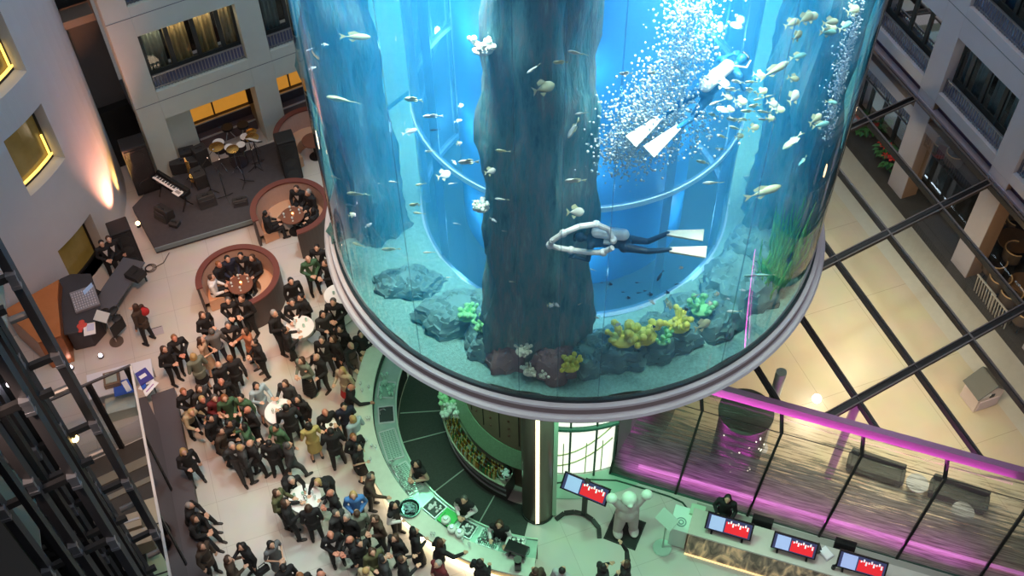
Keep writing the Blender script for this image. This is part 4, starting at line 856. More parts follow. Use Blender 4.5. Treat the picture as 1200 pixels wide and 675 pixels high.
t = thing('paper_stack', 'white papers beside red cloth on the dark curved desk', 'paper', (-11.87, 19.51, 0.92), R(15)); MB().box((0, 0, .015), (.32, .42, .02)).build('sheets', mat('paper', (.85, .85, .85), .8), t); MB().box((.03, .05, .03), (.2, .25, .008)).build('top_sheet', mat('paper_blue', (.6, .65, .85), .8), t)
t = thing('red_cloth', 'small red cloth beside the papers on the curved desk', 'cloth', (-12.11, 19.61, 0.92)); m = MB(); [m.ball((random.uniform(-.1, .1), random.uniform(-.16, .16), .03), (.09, .09, .03), 7, 5) for _ in range(6)]; m.build('folds', mat('red_fabric', (.65, .08, .06), .8), t, smooth=True); MB().box((0, -.15, .02), (.1, .12, .02)).build('corner', mat('red_fabric', (.65, .08, .06), .8), t)
t = thing('copper_counter', 'large copper coloured glossy counter block beside the curved desk', 'counter', (0, 0, 0)); P4 = [(-12.47, 19.07, -0.00), (-13.05, 18.85, -0.00), (-14.3, 20.0, 0), (-13.0, 21.1, 0), (-12.88, 20.43, 0.00)]
MB().prism([(p[0], p[1]) for p in P4], .02, 1.2).build('body', mat('copper_panel', (.36, .12, .04), .28, .35, noise=.35, nscale=2), t, bevel=.02); MB().prism([(p[0], p[1]) for p in P4], 1.21, 1.26).build('top', mat('copper_top', (.55, .20, .07), .22, .3, noise=.25, nscale=2), t, bevel=.01)
for i, (p, lab) in enumerate([((-11.76, 19.22, 0.06), 'small bright floor lamp before the curved desk'), ((-12.66, 19.13, 0.06), 'upper bright floor lamp at the copper counter corner'), ((-12.52, 18.83, 0.06), 'lower bright violet floor lamp at the copper counter corner')]):
    t = thing('floor_lamp_spot', lab, 'lamp', p); MB().cyl((0, 0, -.05), (0, 0, .0), .08, n=14).build('housing', steel_dk, t); MB().ball((0, 0, .02), .055, 10, 6).build('bulb', mat('bulb_white', (1, .9, .9), .4, 0, (1, .85, .95), 12), t, smooth=True)
t = thing('sign_stand', 'slim floor stand with a small pale sign plate and round foot', 'sign stand', (-11.42, 19.74, 0.00)); MB().cyl((0, 0, .01), (0, 0, .04), .2, n=24).build('foot', mat('stand_brown', (.18, .14, .12), .4, .4), t, smooth=True); stick(t, 'pole', [(0, 0, .04), (-.02, 0, 1.15)], .02, steel_lt); MB().box((-.08, 0, 1.2), (.42, .3, .02), R(-20), tilt=R(25)).build('sign_plate', mat('sign_pale', (.6, .64, .62), .5), t)
# information table
t = thing('information_table', 'table with blue and white printed cloth left of the crowd', 'table', (-10.74, 17.91, 0.00), R(17)); MB().box((0, 0, .74), (1.75, .85, .04)).build('tabletop', mat('table_white', (.62, .66, .74), .6), t, bevel=.01)
for x in (-.8, .8):
    for y in (-.36, .36): MB().bar((x, y, .01), (x, y, .72), .05).build('leg', steel_lt, t)
def flatbox(nm, p, rz, d, mt, lab, cat, extra=None):
    t = thing(nm, lab, cat, p, R(rz)); MB().box((0, 0, d[2]/2), d).build('sheet' if d[2] < .03 else 'body', mt, t, bevel=.004)
    if extra: extra(t)
    return t
blue_p = mat('print_blue', (.03, .10, .50), .5)
flatbox('blue_poster', (-10.43, 17.66, 0.77), 17, (.85, .5, .012), blue_p, 'blue printed poster lying in the middle of the information table', 'poster', lambda t: MB().box((-.08, .0, .012), (.14, .4, .006), .3).box((.2, .1, .012), (.3, .1, .006)).build('white_print', mat('print_white', (.8, .85, .9), .5), t))
flatbox('blue_folder', (-10.11, 17.93, 0.77), 40, (.4, .45, .05), mat('folder_navy', (.05, .05, .30), .5), 'dark blue folder at the right end of the information table', 'folder', lambda t: MB().box((0, 0, .055), (.2, .12, .004)).build('label_patch', mat('print_white', (.8, .85, .9), .5), t))
flatbox('brochure_box', (-10.92, 17.82, 0.77), 17, (.42, .45, .16), mat('box_brown', (.16, .10, .07), .6), 'brown open box with brochures at the left end of the information table', 'box', lambda t: MB().box((0, 0, .17), (.3, .34, .03)).build('brochures', mat('brochure_green', (.35, .42, .38), .4), t))
flatbox('white_leaflet', (-9.86, 17.56, 0.77), 60, (.5, .2, .012), mat('print_white', (.8, .85, .9), .5), 'white leaflet strip hanging at the right edge of the information table', 'leaflet', lambda t: MB().box((0, 0, .012), (.3, .04, .004)).build('print_line', mat('print_violet', (.4, .25, .5), .5), t))
flatbox('clear_crate', (-10.72, 17.35, 0.00), 17, (.75, .5, .4), mat('crate_pale', (.45, .55, .50), .3), 'pale translucent crate on the floor below the information table', 'crate', lambda t: MB().box((0, 0, .41), (.78, .53, .03)).build('lid', mat('crate_lid', (.5, .6, .56), .3), t))
flatbox('grey_floor_sheet', (-10.32, 20.10, 0.00), 20, (.35, .3, .01), mat('sheet_grey', (.40, .38, .42), .7), 'small grey mat on the floor beside the person with the red bag', 'mat', lambda t: MB().box((0, .13, .012), (.3, .02, .003)).build('hem', steel_dk, t))

# ================================================================ LIFT TOWER AT THE LEFT
AD = dirv(-71); BD = dirv(209)      # along the enclosure towards the photographer / to the left
K = Vector((-9.6, 16.72, 0))        # corner of the glass enclosure
en = thing('glass_enclosure', 'glass enclosure with white handrail around the lift pit', 'enclosure', K)
for nm, d0, L in (('handrail', AD, 7.2), ('side_handrail', BD, 3.2)):
    MB().bar(Vector((0, 0, 3.0)), d0*L+Vector((0, 0, 3.0)), .06, .05).build(nm, mat('handrail_white', (.72, .74, .72), .35, .2) if nm == 'handrail' else mat('handrail_grey', (.12, .12, .13), .4, .4), en)
    MB().add([(0, 0, .05), d0*L+Vector((0, 0, .05)), d0*L+Vector((0, 0, 2.97)), (0, 0, 2.97)], [(0, 1, 2, 3)]).build('glass_pane', glass_mat('grey_tint_glass', (.82, .84, .85), .08, .02), en)
for q in (.12, 1.1): MB().bar(BD*q+Vector((0, 0, .02)), BD*q+Vector((0, 0, 2.95)), .13, .10).build('post', steel_dk, en)
for q in (2.2, 4.4): MB().bar(AD*q+Vector((0, 0, .02)), AD*q+Vector((0, 0, 2.95)), .06, .06).build('slim_post', steel_dk, en)
m = MB(); 
for dx in (0, .16): m.bar(AD*.1+dirv(19)*.06+dirv(19)*dx+Vector((0, 0, .05)), AD*6.4+dirv(19)*(.06+dx)+Vector((0, 0, .05)), .06, .05)
m.build('floor_track', mat('track_pale', (.62, .64, .66), .35, .4), en)
pit = MB().prism([tuple((K+v)[:2]) for v in (Vector(), AD*9, AD*9+BD*8, BD*8)], .001, .012).build('floor_pit', mat('pit_floor_shaded', (.045, .045, .042), .6, noise=.3, nscale=3)); struct(pit)  # floor colour darkened for the shade inside the tower
m = MB()
for q, w_ in ((.75, .28), (1.35, .16)): m.bar(K+AD*q+BD*.3+Vector((0, 0, .03)), K+AD*q+BD*2.6+Vector((0, 0, .03)), w_, .03)
o = m.build('trim_7', mat('pit_strip', (.20, .20, .16), .5)); struct(o)
# low dark stone bench with people leaning on it
bpoly = [(-9.35, 17.84, 0.00), (-7.55, 12.35, 0.00), (-7.16, 11.41, 0.00), (-7.99, 11.44, 0.00), (-8.24, 12.37, 0.00), (-9.95, 17.60, 0.00)]
t = thing('stone_bench', 'long dark plinth running along the left edge of the crowd', 'bench'); MB().prism([(p[0], p[1]) for p in bpoly], .02, .36).build('plinth', mat('bench_stone', (.055, .05, .058), .5, noise=.25, nscale=3), t, bevel=.01)
cx = [(p[0], p[1]) for p in bpoly]; mx_, my_ = sum(c[0] for c in cx)/6, sum(c[1] for c in cx)/6; MB().prism([(mx_+(c[0]-mx_)*.995, my_+(c[1]-my_)*.999) for c in cx], .362, .385).build('top_slab', mat('bench_top', (.085, .075, .085), .4), t)
# the tower itself
tw = thing('lift_tower', 'dark steel lift tower of clamped columns filling the lower left corner', 'lift tower', (-8.1, 12.0, 0))
bracket = mat('clamp_grey', (.24, .27, .32), .35, .6)
H_ = 23.2
cols = []
for row, (off, wd) in enumerate(((0, .17), (1.25, .12), (2.6, .17), (4.0, .12))):
    for c in range(8):
        base = AD*off + BD*(c*.58+(.27 if row % 2 else 0))
        cols.append((base, wd, row, c))
for base, wd, row, c in cols:
    o = MB().bar(base+Vector((0, 0, .02)), base+Vector((0, 0, H_)), wd, wd*.8).build('column', mat('tower_steel_%d' % (row % 2), (.055, .060, .072) if row % 2 == 0 else (.022, .024, .03), .5, .2), tw)
    if row % 2 == 0:
        for q in range(6):
            z = .9+q*2.2+.35*(c % 2); g = MB()
            g.box(base+Vector((.02, -.06, z+.14)), (wd*1.02, wd*.8, .30), R(-71))
            for dz in (0, .28): g.box(base+Vector((.02, -.06, z+dz)), (wd*1.12, wd*.9, .08), R(-71))
            g.build('clamp', bracket, o)
for row, off in enumerate((0, 1.25, 2.6)):
    for q in range(6):
        g = MB(); z = 1.05+q*2.2+(.6 if row == 1 else 0); g.bar(AD*off+Vector((0, 0, z)), AD*off+BD*4.3+Vector((0, 0, z)), .09, .14)
        g.build('cross_bar', mat('tower_steel_2', (.03, .032, .036), .4, .5), tw)
for q in range(6):
    z = 2.2+q*2.2
    for c in range(5): g = MB(); g.cyl(BD*(c*.58+.1)-AD*.1+Vector((0, 0, z)), BD*(c*.58+.42)-AD*.1+Vector((0, 0, z)), .07, n=10); g.build('coupling', mat('coupling', (.22, .22, .22), .4, .6), tw)
for nm, p0, p1 in (('shaft_shade_panel', AD*5.2+BD*.2, AD*5.2+BD*5.6), ('shaft_shade_panel', BD*4.9-AD*1.2, BD*4.9+AD*5.2), ('shaft_shade_panel', BD*.9-AD*.1, BD*3.2-AD*.1)):
    MB().add([p0+Vector((0, 0, .03)), p1+Vector((0, 0, .03)), p1+Vector((0, 0, 20 if nm == 'shaft_shade_panel' and p0 is not None else 3)), p0+Vector((0, 0, 20))], [(0, 1, 2, 3)]).build(nm, mat('shaft_interior_shade', (.018, .02, .022), .35, .3), tw)  # dark sheets added for the shade of the deep interior
for i in range(9):
    g = MB(); z = .7+i*1.62; g.box(BD*(.45+.82*(i % 4))+AD*.9+Vector((0, 0, z)), (.3, .3, .25), R(29)); g.build('drive_box', mat('drive_box', (.06, .065, .07), .5, noise=.5, nscale=14), tw)
for i, (p, s_) in enumerate(((Vector((-8.1, 12, 7.44))+BD*.45, 'warm'), (Vector((-8.1, 12, 9.64))+BD*.9, 'white'))):
    t = thing('shaft_lamp', ['warm yellow lamp glowing inside the lift tower', 'small white lamp high in the lift tower'][i], 'lamp', p); MB().ball((0, 0, 0), .075, 10, 8).build('bulb', mat('bulb_yellow', (1, .75, .3), .4, 0, (1, .66, .22), 12) if i == 0 else mat('bulb_white', (1, .9, .9), .4, 0, (1, .85, .95), 12), t, smooth=True); MB().cyl((0, 0, .06), (0, 0, .14), .04, n=10).build('socket', black, t)
# lift cars
def car(p, d, rz, lab, lit):
    t = thing('lift_car', lab, 'lift car', p, R(rz)); x, y, z = d
    MB().box((0, 0, .06), (x, y, .12)).box((0, 0, z), (x, y, .14)).build('floor_and_roof', mat('car_grey', (.30, .30, .31), .5), t, bevel=.02)
    g = MB(); [g.bar((sx*x/2, sy*y/2, .1), (sx*x/2, sy*y/2, z), .07) for sx in (-1, 1) for sy in (-1, 1)]; g.build('corner_posts', mat('car_post', (.35, .33, .33), .4, .3), t)
    for sx, sy, a, b in ((1, 0, .02, y), (0, -1, x, .02), (0, 1, x, .02)): MB().box((sx*x/2, sy*y/2, z/2), (a, b, z-.2)).build('glass_side', glass_mat('car_glass', (.75, .88, .8), .15, .05, .35, (.55, .66, .58)), t)
    MB().box((-x/2, 0, z/2), (.03, y, z-.2)).build('lit_back_panel', mat('car_lit', (.75, .72, .58), .5, 0, (.9, .85, .62), lit), t)
car((-10.13, 12.95, 9.50), (1.5, 1.5, 2.4), 19, 'pale glass lift car at the left edge half way up the photo', .25)
car((-9.64, 9.78, 7.00), (1.6, 1.6, 2.5), 19, 'lit cream coloured glass lift car in the bottom left corner', .35)
for i, p in enumerate(((-9.52, 13.39, 0.60), (-9.19, 12.97, 0.60))):
    flatbox('pale_service_box', p, 19, (.55, .42, .5), mat('service_box', (.38, .36, .28), .5), ['pale service box in the lift pit, upper of two', 'pale service box in the lift pit, lower of two'][i], 'box', lambda t: MB().box((0, 0, .51), (.5, .06, .02)).build('ridge', steel_lt, t))
flatbox('green_floor_panel', (-8.54, 12.60, 0.00), 19, (1.2, 1.4, .05), mat('green_panel_floor', (.35, .5, .33), .5), 'pale green floor panel inside the glass enclosure at the lower edge', 'panel', lambda t: MB().box((0, 0, .055), (1.1, .04, .01)).build('seam', steel_dk, t))
flatbox('cream_floor_panel', (-8.88, 13.97, 0.00), 19, (1.1, 1.6, .05), mat('cream_panel_floor', (.45, .44, .33), .5), 'cream floor panel inside the glass enclosure above the green one', 'panel', lambda t: MB().box((0, 0, .055), (1.0, .04, .01)).build('seam', steel_dk, t))

# ================================================================ RECEPTION (lower right)
rd = thing('reception_desk', 'long reception desk with pale top and lit marbled brown front', 'reception desk', (4.13, 12.75, 0), R(-20))
def marble():
    m = bpy.data.materials.new('marbled_onyx'); m.use_nodes = True; n, l = m.node_tree.nodes, m.node_tree.links; b = n['Principled BSDF']
    tc = n.new('ShaderNodeTexCoord'); mp = n.new('ShaderNodeMapping'); mp.inputs['Scale'].default_value = (1.6, 1, .55); l.new(tc.outputs['Object'], mp.inputs[0]); t = n.new('ShaderNodeTexNoise'); t.inputs['Scale'].default_value = 2.2; t.inputs['Detail'].default_value = 7; t.inputs['Distortion'].default_value = 1.6; l.new(mp.outputs[0], t.inputs['Vector'])
    r = n.new('ShaderNodeValToRGB'); e = r.color_ramp.elements; e[0].position = .36; e[0].color = (.07, .045, .03, 1); e[1].position = .66; e[1].color = (.75, .52, .28, 1); x = e.new(.5); x.color = (.24, .17, .11, 1); l.new(t.outputs['Fac'], r.inputs[0]); l.new(r.outputs[0], b.inputs['Base Color']); b.inputs['Roughness'].default_value = .2
    l.new(r.outputs[0], b.inputs['Emission Color']); b.inputs['Emission Strength'].default_value = .22; return m
MB().box((4.5, -.02, .53), (9.0, .06, 1.04)).box((0.03, .3, .53), (.06, .6, 1.04)).build('onyx_front', marble(), rd)
MB().box((4.5, .27, 1.09), (9.06, .72, .06)).build('desk_top', mat('desk_stone', (.52, .50, .44), .35, noise=.08), rd, bevel=.01)
MB().box((4.5, .75, .74), (9.0, .5, .04)).build('work_surface', mat('desk_inner', (.30, .30, .26), .4), rd); MB().box((4.5, .57, .5), (8.9, .04, 1.0)).build('inner_panel', mat('desk_inner', (.30, .30, .26), .4), rd)
MB().box((4.5, -.06, .02), (9.0, .05, .04)).build('toe_strip', mat('toe_warm', (1, .8, .45), .5, 0, (1, .72, .35), .9), rd)
def screen(p, rz, w_, h_, tilt, lab, stand='feet', parent_z=0):
    t = thing('display_screen', lab, 'screen', p, R(rz)); T = Matrix.Rotation(R(tilt), 3, 'X')
    def bx(c, d, nm, mt, par=None):
        x, y, z = (q/2 for q in d); vs = [T @ (Vector(c)+Vector((a*x, b*y, e*z))) for a in (-1, 1) for b in (-1, 1) for e in (-1, 1)]
        return MB().add([v+Vector((0, 0, zc)) for v in vs], [(0, 1, 3, 2), (4, 6, 7, 5), (0, 4, 5, 1), (2, 3, 7, 6), (0, 2, 6, 4), (1, 5, 7, 3)]).build(nm, mt, par or t)
    zc = .12+h_*.5 if stand == 'feet' else 1.45
    bx((0, 0, 0), (w_, .06, h_), 'bezel', blackg); pic = bx((0, -.033, 0), (w_*.93, .006, h_*.86), 'picture', mat('screen_dark', (.02, .02, .05), .3, 0, (.05, .06, .16), .6))
    bx((-w_*.26, -.038, 0), (w_*.30, .004, h_*.8), 'blue_white_part', mat('screen_blue', (.4, .5, .8), .3, 0, (.40, .48, .85), .45), pic)
    bx((w_*.17, -.038, -.06*h_), (w_*.5, .004, h_*.62), 'red_part', mat('screen_red', (.8, .02, .03), .3, 0, (.8, .02, .03), .55), pic)
    g = MB(); rnd = random.Random(4)
    for k in range(9):
        c = Vector((-w_*.03+k*w_*.052, -.043, h_*(.2+.08*math.sin(k*2.1)))); d = (w_*.032, .004, h_*(.10+.06*(k % 3)))
        x, y, z = (q/2 for q in d); g.add([T @ (c+Vector((a*x, b*y, e*z)))+Vector((0, 0, zc)) for a in (-1, 1) for b in (-1, 1) for e in (-1, 1)], [(0, 1, 3, 2), (4, 6, 7, 5), (0, 4, 5, 1), (2, 3, 7, 6), (0, 2, 6, 4), (1, 5, 7, 3)])
    g.build('white_marks', mat('screen_white', (.9, .9, .9), .3, 0, (.9, .9, 1), .5), pic)
    if stand == 'feet':
        for sx in (-.33, .33): MB().bar((w_*sx, .08, .0), (w_*sx, .0, .2), .05).bar((w_*sx, -.16, .012), (w_*sx, .12, .012), .05, .024).build('foot', steel_dk, t)
    return t
def rdp(x, y, z): v = Matrix.Rotation(R(-20), 3, 'Z') @ Vector((x, y, 0)); return (4.13+v.x, 12.75+v.y, z)
screen(rdp(.88, .22, 1.12), -20, 1.12, .44, -38, 'wide screen with red picture at the left end of the reception desk')
screen(rdp(2.44, .22, 1.12), -20, 1.05, .42, -38, 'wide screen with red picture in the middle of the reception desk')
screen(rdp(4.0, .22, 1.12), -20, 1.12, .44, -38, 'wide screen with red picture at the lower edge of the photo on the reception desk')
for i, x in enumerate((1.62, 3.6)):
    t = thing('computer_monitor', ['black computer monitor seen from behind between the left and middle screens', 'black computer monitor behind the screen nearest the lower photo edge'][i], 'monitor', rdp(x, .78, .77), R(-20)); MB().box((0, 0, .32), (.5, .05, .36), tilt=R(-25)).build('display', blackg, t, bevel=.01); MB().bar((0, .04, .02), (0, .02, .25), .06).build('neck', black, t); MB().box((0, .03, .012), (.26, .2, .02)).build('base', black, t)
t = thing('desk_telephone', 'black desk telephone with handset beside the middle screen', 'telephone', rdp(2.95, .45, 1.125), R(10)); MB().box((0, 0, .04), (.26, .24, .06), tilt=R(12)).build('body', black, t, bevel=.01); MB().bar((-.16, -.1, .1), (-.16, .1, .1), .05).build('handset', blackg, t)
t = thing('paper_tray', 'white paper tray beside the telephone on the reception desk', 'tray', rdp(3.2, .42, 1.125), R(30)); MB().box((0, 0, .02), (.24, .32, .03)).build('tray', steel_lt, t); MB().box((0, 0, .045), (.2, .28, .02)).build('sheets', mat('paper', (.85, .85, .85), .8), t)
t = thing('pen_cup', 'small dark cup near the right screen on the reception desk', 'cup', rdp(3.42, .1, 1.125)); MB().cyl((0, 0, 0), (0, 0, .1), .05, n=12).build('cup', black, t); g = MB(); [g.bar((.01*k, 0, .05), (.02*k, .01*k, .2), .01) for k in range(-2, 3)]; g.build('pens', blackg, t)
# display plinth left of the desk
t = thing('leaflet_plinth', 'pale mint plinth with round emblem beside the reception desk', 'plinth', (4.02, 13.17, 0), R(-20)); MB().box((0, 0, .45), (.42, .62, .86)).build('body', mat('mint_panel', (.55, .72, .64), .5), t, bevel=.01); MB().box((0, 0, .90), (.48, .68, .04)).build('top', mat('mint_top', (.62, .8, .72), .5), t, bevel=.01)
m = MB(); m.lathe([(.10, .925), (.13, .925), (.13, .93), (.10, .93)], (0.0, -.1), 28, closed=True); m.lathe([(.04, .925), (.07, .925), (.07, .93), (.04, .93)], (0, -.1), 20, closed=True); m.build('round_emblem', mat('emblem_grey', (.2, .32, .30), .5), t)
t = thing('green_cabinet', 'small pale green cabinet between plinth and desk', 'cabinet', (4.42, 13.36, 0), R(-20)); MB().box((0, 0, .5), (.36, .3, .98)).build('body', mat('mint_cab', (.42, .6, .45), .5), t, bevel=.01); MB().box((0, -.16, .5), (.3, .02, .85)).build('door', mat('mint_door', (.46, .64, .5), .5), t)
# notice stand
t = thing('notice_stand', 'slim notice stand with pale round foot beside the reception desk', 'sign stand', (3.58, 12.86, 0.00)); MB().lathe([(.001, .01), (.24, .01), (.22, .04), (.001, .05)], (0, 0), 30).build('foot', mat('foot_mint', (.45, .72, .58), .35), t, smooth=True); stick(t, 'pole', [(0, 0, .04), (.0, .05, 1.35)], .022, mat('pole_mint', (.35, .5, .42), .4, .3)); MB().box((0.0, .05, 1.4), (.5, .34, .02), R(-50), tilt=R(30)).build('notice_plate', mat('plate_mint', (.38, .45, .40), .4), t)
# television on its stand
t = screen((1.67, 13.77, 0.00), -27, 1.22, .46, -42, 'wide screen with red picture on a black floor stand beside the round pillar', 'pole')
MB().bar((0, .02, .12), (0, .02, 1.4), .12, .08).build('pole', black, t)
m = MB()
for s in (-1, 1):
    pts = [(0, .02, .12), (s*.25, -.02, .10), (s*.48, -.14, .06), (s*.60, -.38, .03)]; [m.bar(pts[i], pts[i+1], .11, .05) for i in range(3)]
m.build('curved_feet', black, t); MB().box((0.0, .12, 1.62), (.12, .1, .12)).build('camera_box', black, t)
# statue on a black mat
t = thing('floor_mat', 'square black mat under the pale statue', 'mat', (2.69, 13.36, 0), R(-25)); MB().box((0, 0, .012), (.84, .84, .02)).build('mat', mat('rubber_black', (.012, .012, .012), .8), t); g = MB(); [g.box((x, y, .025), (a, b, .006)) for x, y, a, b in ((.4, 0, .03, .84), (-.4, 0, .03, .84), (0, .4, .84, .03), (0, -.4, .84, .03))]; g.build('border', black, t)

def remeshed(name, build_fn, voxel, mt, smooth=True, sub=None):
    """solid pieces fused into one continuous surface"""
    b = MB(); build_fn(b); me = b.mesh(name+'_raw', mt); o = bpy.data.objects.new('tmp', me); C.objects.link(o)
    r = o.modifiers.new('r', 'REMESH'); r.mode = 'VOXEL'; r.voxel_size = voxel
    s = o.modifiers.new('s', 'SMOOTH'); s.factor = .5; s.iterations = 2
    dg = bpy.context.evaluated_depsgraph_get(); out = bpy.data.meshes.new_from_object(o.evaluated_get(dg)); out.name = name
    bpy.data.objects.remove(o); bpy.data.meshes.remove(me)
    out.polygons.foreach_set('use_smooth', [True]*len(out.polygons)); out.materials.clear(); out.materials.append(mt); return out
def cap(b, p, q, r0, r1=None, n=12):
    r1 = r0 if r1 is None else r1; b.cyl(p, q, r0, r1, n); b.ball(p, r0, n, 8); b.ball(q, r1, n, 8)
def statue_body(b):
    b.ball((0, 0, 1.0), (.30, .25, .36), 20, 14); b.ball((0, 0, 1.28), (.24, .2, .24), 18, 12)
    for s in (-1, 1):
        cap(b, (s*.14, 0, .8), (s*.2, -.02, .14), .17, .12, 14); cap(b, (s*.2, 0, 1.32), (s*.38, 0, 1.62), .12, .09, 14)
t = place(remeshed('statue_body', statue_body, .025, mat('statue_grey', (.48, .42, .42), .6, noise=.12, nscale=16)), 'standing_statue', (2.69, 13.36, .03), 'pale plump statue with raised arms standing on the square black mat', 'statue', rz=R(5))
def part(me, nm, par): o = bpy.data.objects.new(nm, me); C.objects.link(o); o.parent = par; return o
pm = mat('statue_mint', (.70, .78, .70), .5)
part(remeshed('statue_head', lambda b: (b.ball((0, 0, 1.62), (.19, .18, .19), 18, 12), b.ball((0, -.16, 1.58), (.08, .08, .07), 12, 8)), .02, pm), 'head', t)
for s in (-1, 1):
    part(remeshed('statue_hand', lambda b: b.ball((s*.43, 0, 1.72), (.14, .13, .14), 16, 12), .02, pm), 'hand', t)
    part(remeshed('statue_foot', lambda b: b.ball((s*.2, -.08, .08), (.13, .2, .08), 16, 10), .02, mat('statue_foot', (.6, .55, .54), .6)), 'foot', t)
# cable on the floor
pts = [(1.02, 14.76, 0.02), (1.87, 14.84, 0.02), (2.58, 14.79, 0.02), (3.39, 14.49, 0.02), (3.92, 14.28, 0.02), (4.23, 14.10, 0.02), (4.34, 13.90, 0.02)]
o = MB().tube(pts, .025, 6).build('floor_cable', mat('cable_green_black', (.02, .06, .04), .5), None, smooth=True); tag(o, 'dark cable running over the green lit floor along the glass screen', 'cable')
t = thing('barrier_post', 'short black barrier post at the end of the floor cable', 'post', (4.43, 13.74, 0.00)); MB().cyl((0, 0, .0), (0, 0, .03), .09, n=16).build('foot', black, t); MB().cyl((0, 0, .03), (0, 0, .55), .03, n=10).build('post', black, t)

# ================================================================ LOBBY BEHIND THE GLASS
t = thing('model_house', 'small white model house with dark gabled roof on the lobby floor', 'model house', (12.62, 17.0, 0), R(19)); m = MB(); m.add([(-.38, -.3, .02), (.38, -.3, .02), (.38, .3, .02), (-.38, .3, .02), (-.38, -.3, .75), (.38, -.3, .75), (.38, .3, .75), (-.38, .3, .75), (0, -.3, 1.05), (0, .3, 1.05)], [(0, 3, 2, 1), (0, 1, 5, 8, 4), (2, 3, 7, 9, 6), (1, 2, 6, 5), (3, 0, 4, 7)]); m.build('walls', mat('house_pink', (.62, .52, .52), .6), t)
m = MB(); m.bar((-.47, 0, .68), (0, 0, 1.1), .70, .04); m.bar((.47, 0, .68), (0, 0, 1.1), .70, .04); m.build('roof', mat('roof_dark', (.09, .09, .08), .6), t)
MB().box((.02, -.31, .62), (.14, .02, .12)).build('window', black, t); MB().box((-.2, -.31, .72), (.3, .02, .12)).build('white_sign', mat('paper', (.85, .85, .85), .8), t); MB().box((0, -.31, .25), (.6, .02, .4)).build('front_board', mat('house_lilac', (.6, .5, .56), .6), t)
o = thing('globe_lamp', 'round glowing white globe lamp on the lobby floor', 'lamp', (8.22, 17.10, 0.12)); MB().ball((0, 0, 0), .13, 20, 14).build('globe', mat('globe_glow', (1, .98, .92), .4, 0, (1, .97, .9), 4), o, smooth=True); MB().cyl((0, 0, -.12), (0, 0, -.08), .08, n=16).build('foot', steel_dk, o)
for i, (a, b) in enumerate((((8.64, 15.08), (9.91, 14.51)), ((10.58, 14.27), (11.81, 13.67)))):
    c = ((a[0]+b[0])/2, (a[1]+b[1])/2, 0); t = thing('dark_sofa', ['long dark sofa behind the glass screen, left of two', 'long dark sofa behind the glass screen, right of two'][i], 'sofa', c, R(-24)); MB().box((0, 0, .2), (1.4, .42, .3)).build('seat', mat('sofa_dark', (.04, .045, .04), .7), t, bevel=.03); MB().box((0, .2, .4), (1.4, .1, .3)).build('backrest', mat('sofa_dark', (.04, .045, .04), .7), t, bevel=.03)
    for s in (-1, 1): MB().box((s*.68, 0, .3), (.1, .42, .2)).build('armrest', mat('sofa_dark', (.04, .045, .04), .7), t, bevel=.03)
    g = thing('glass_side_table', ['pale side table at the right end of the left dark sofa', 'pale side table before the right dark sofa'][i], 'table', (c[0]+.9*(1 if i == 0 else -.1), c[1]-.55, 0)); MB().cyl((0, 0, .42), (0, 0, .45), .28, n=20).build('tabletop', mat('pale_top', (.30, .33, .34), .4), g); MB().cyl((0, 0, .02), (0, 0, .42), .03, n=8).build('pedestal', steel_lt, g)
# dark drum made up for the crowd mirrored in the glass; pale column
t = thing('reflected_crowd_drum', 'dark drum with small lights made up for the mirrored crowd behind the glass screen', 'reflection', (5.66, 15.17, 0.00), 0); MB().cyl((0, 0, .02), (0, 0, 2.5), .62, n=36).build('drum', mat('reflected_crowd_dark', (.02, .025, .022), .5), t, smooth=True); MB().cyl((0, 0, 2.5), (0, 0, 2.56), .68, n=36).build('cap', mat('reflected_crowd_cap', (.08, .09, .08), .4), t, smooth=True)
g = MB(); rnd = random.Random(3); [g.ball((.62*math.cos(a), .62*math.sin(a), z), .02, 6, 4) for a, z in [(rnd.uniform(-2.6, -.4), rnd.uniform(.6, 2.3)) for _ in range(16)]]; g.build('mirrored_lights', mat('mirrored_glint', (1, .9, .7), .4, 0, (1, .9, .7), 4), t)  # lights of that reflection, added as glowing dots
t = thing('pale_column', 'slim pale green column behind the glass screen', 'post', (6.45, 15.66, 0.00)); MB().cyl((0, 0, .02), (0, 0, 3.5), .13, n=20).build('shaft', mat('col_pale_green', (.42, .5, .44), .4), t, smooth=True); MB().cyl((0, 0, .01), (0, 0, .05), .22, n=20).build('foot', steel_lt, t)
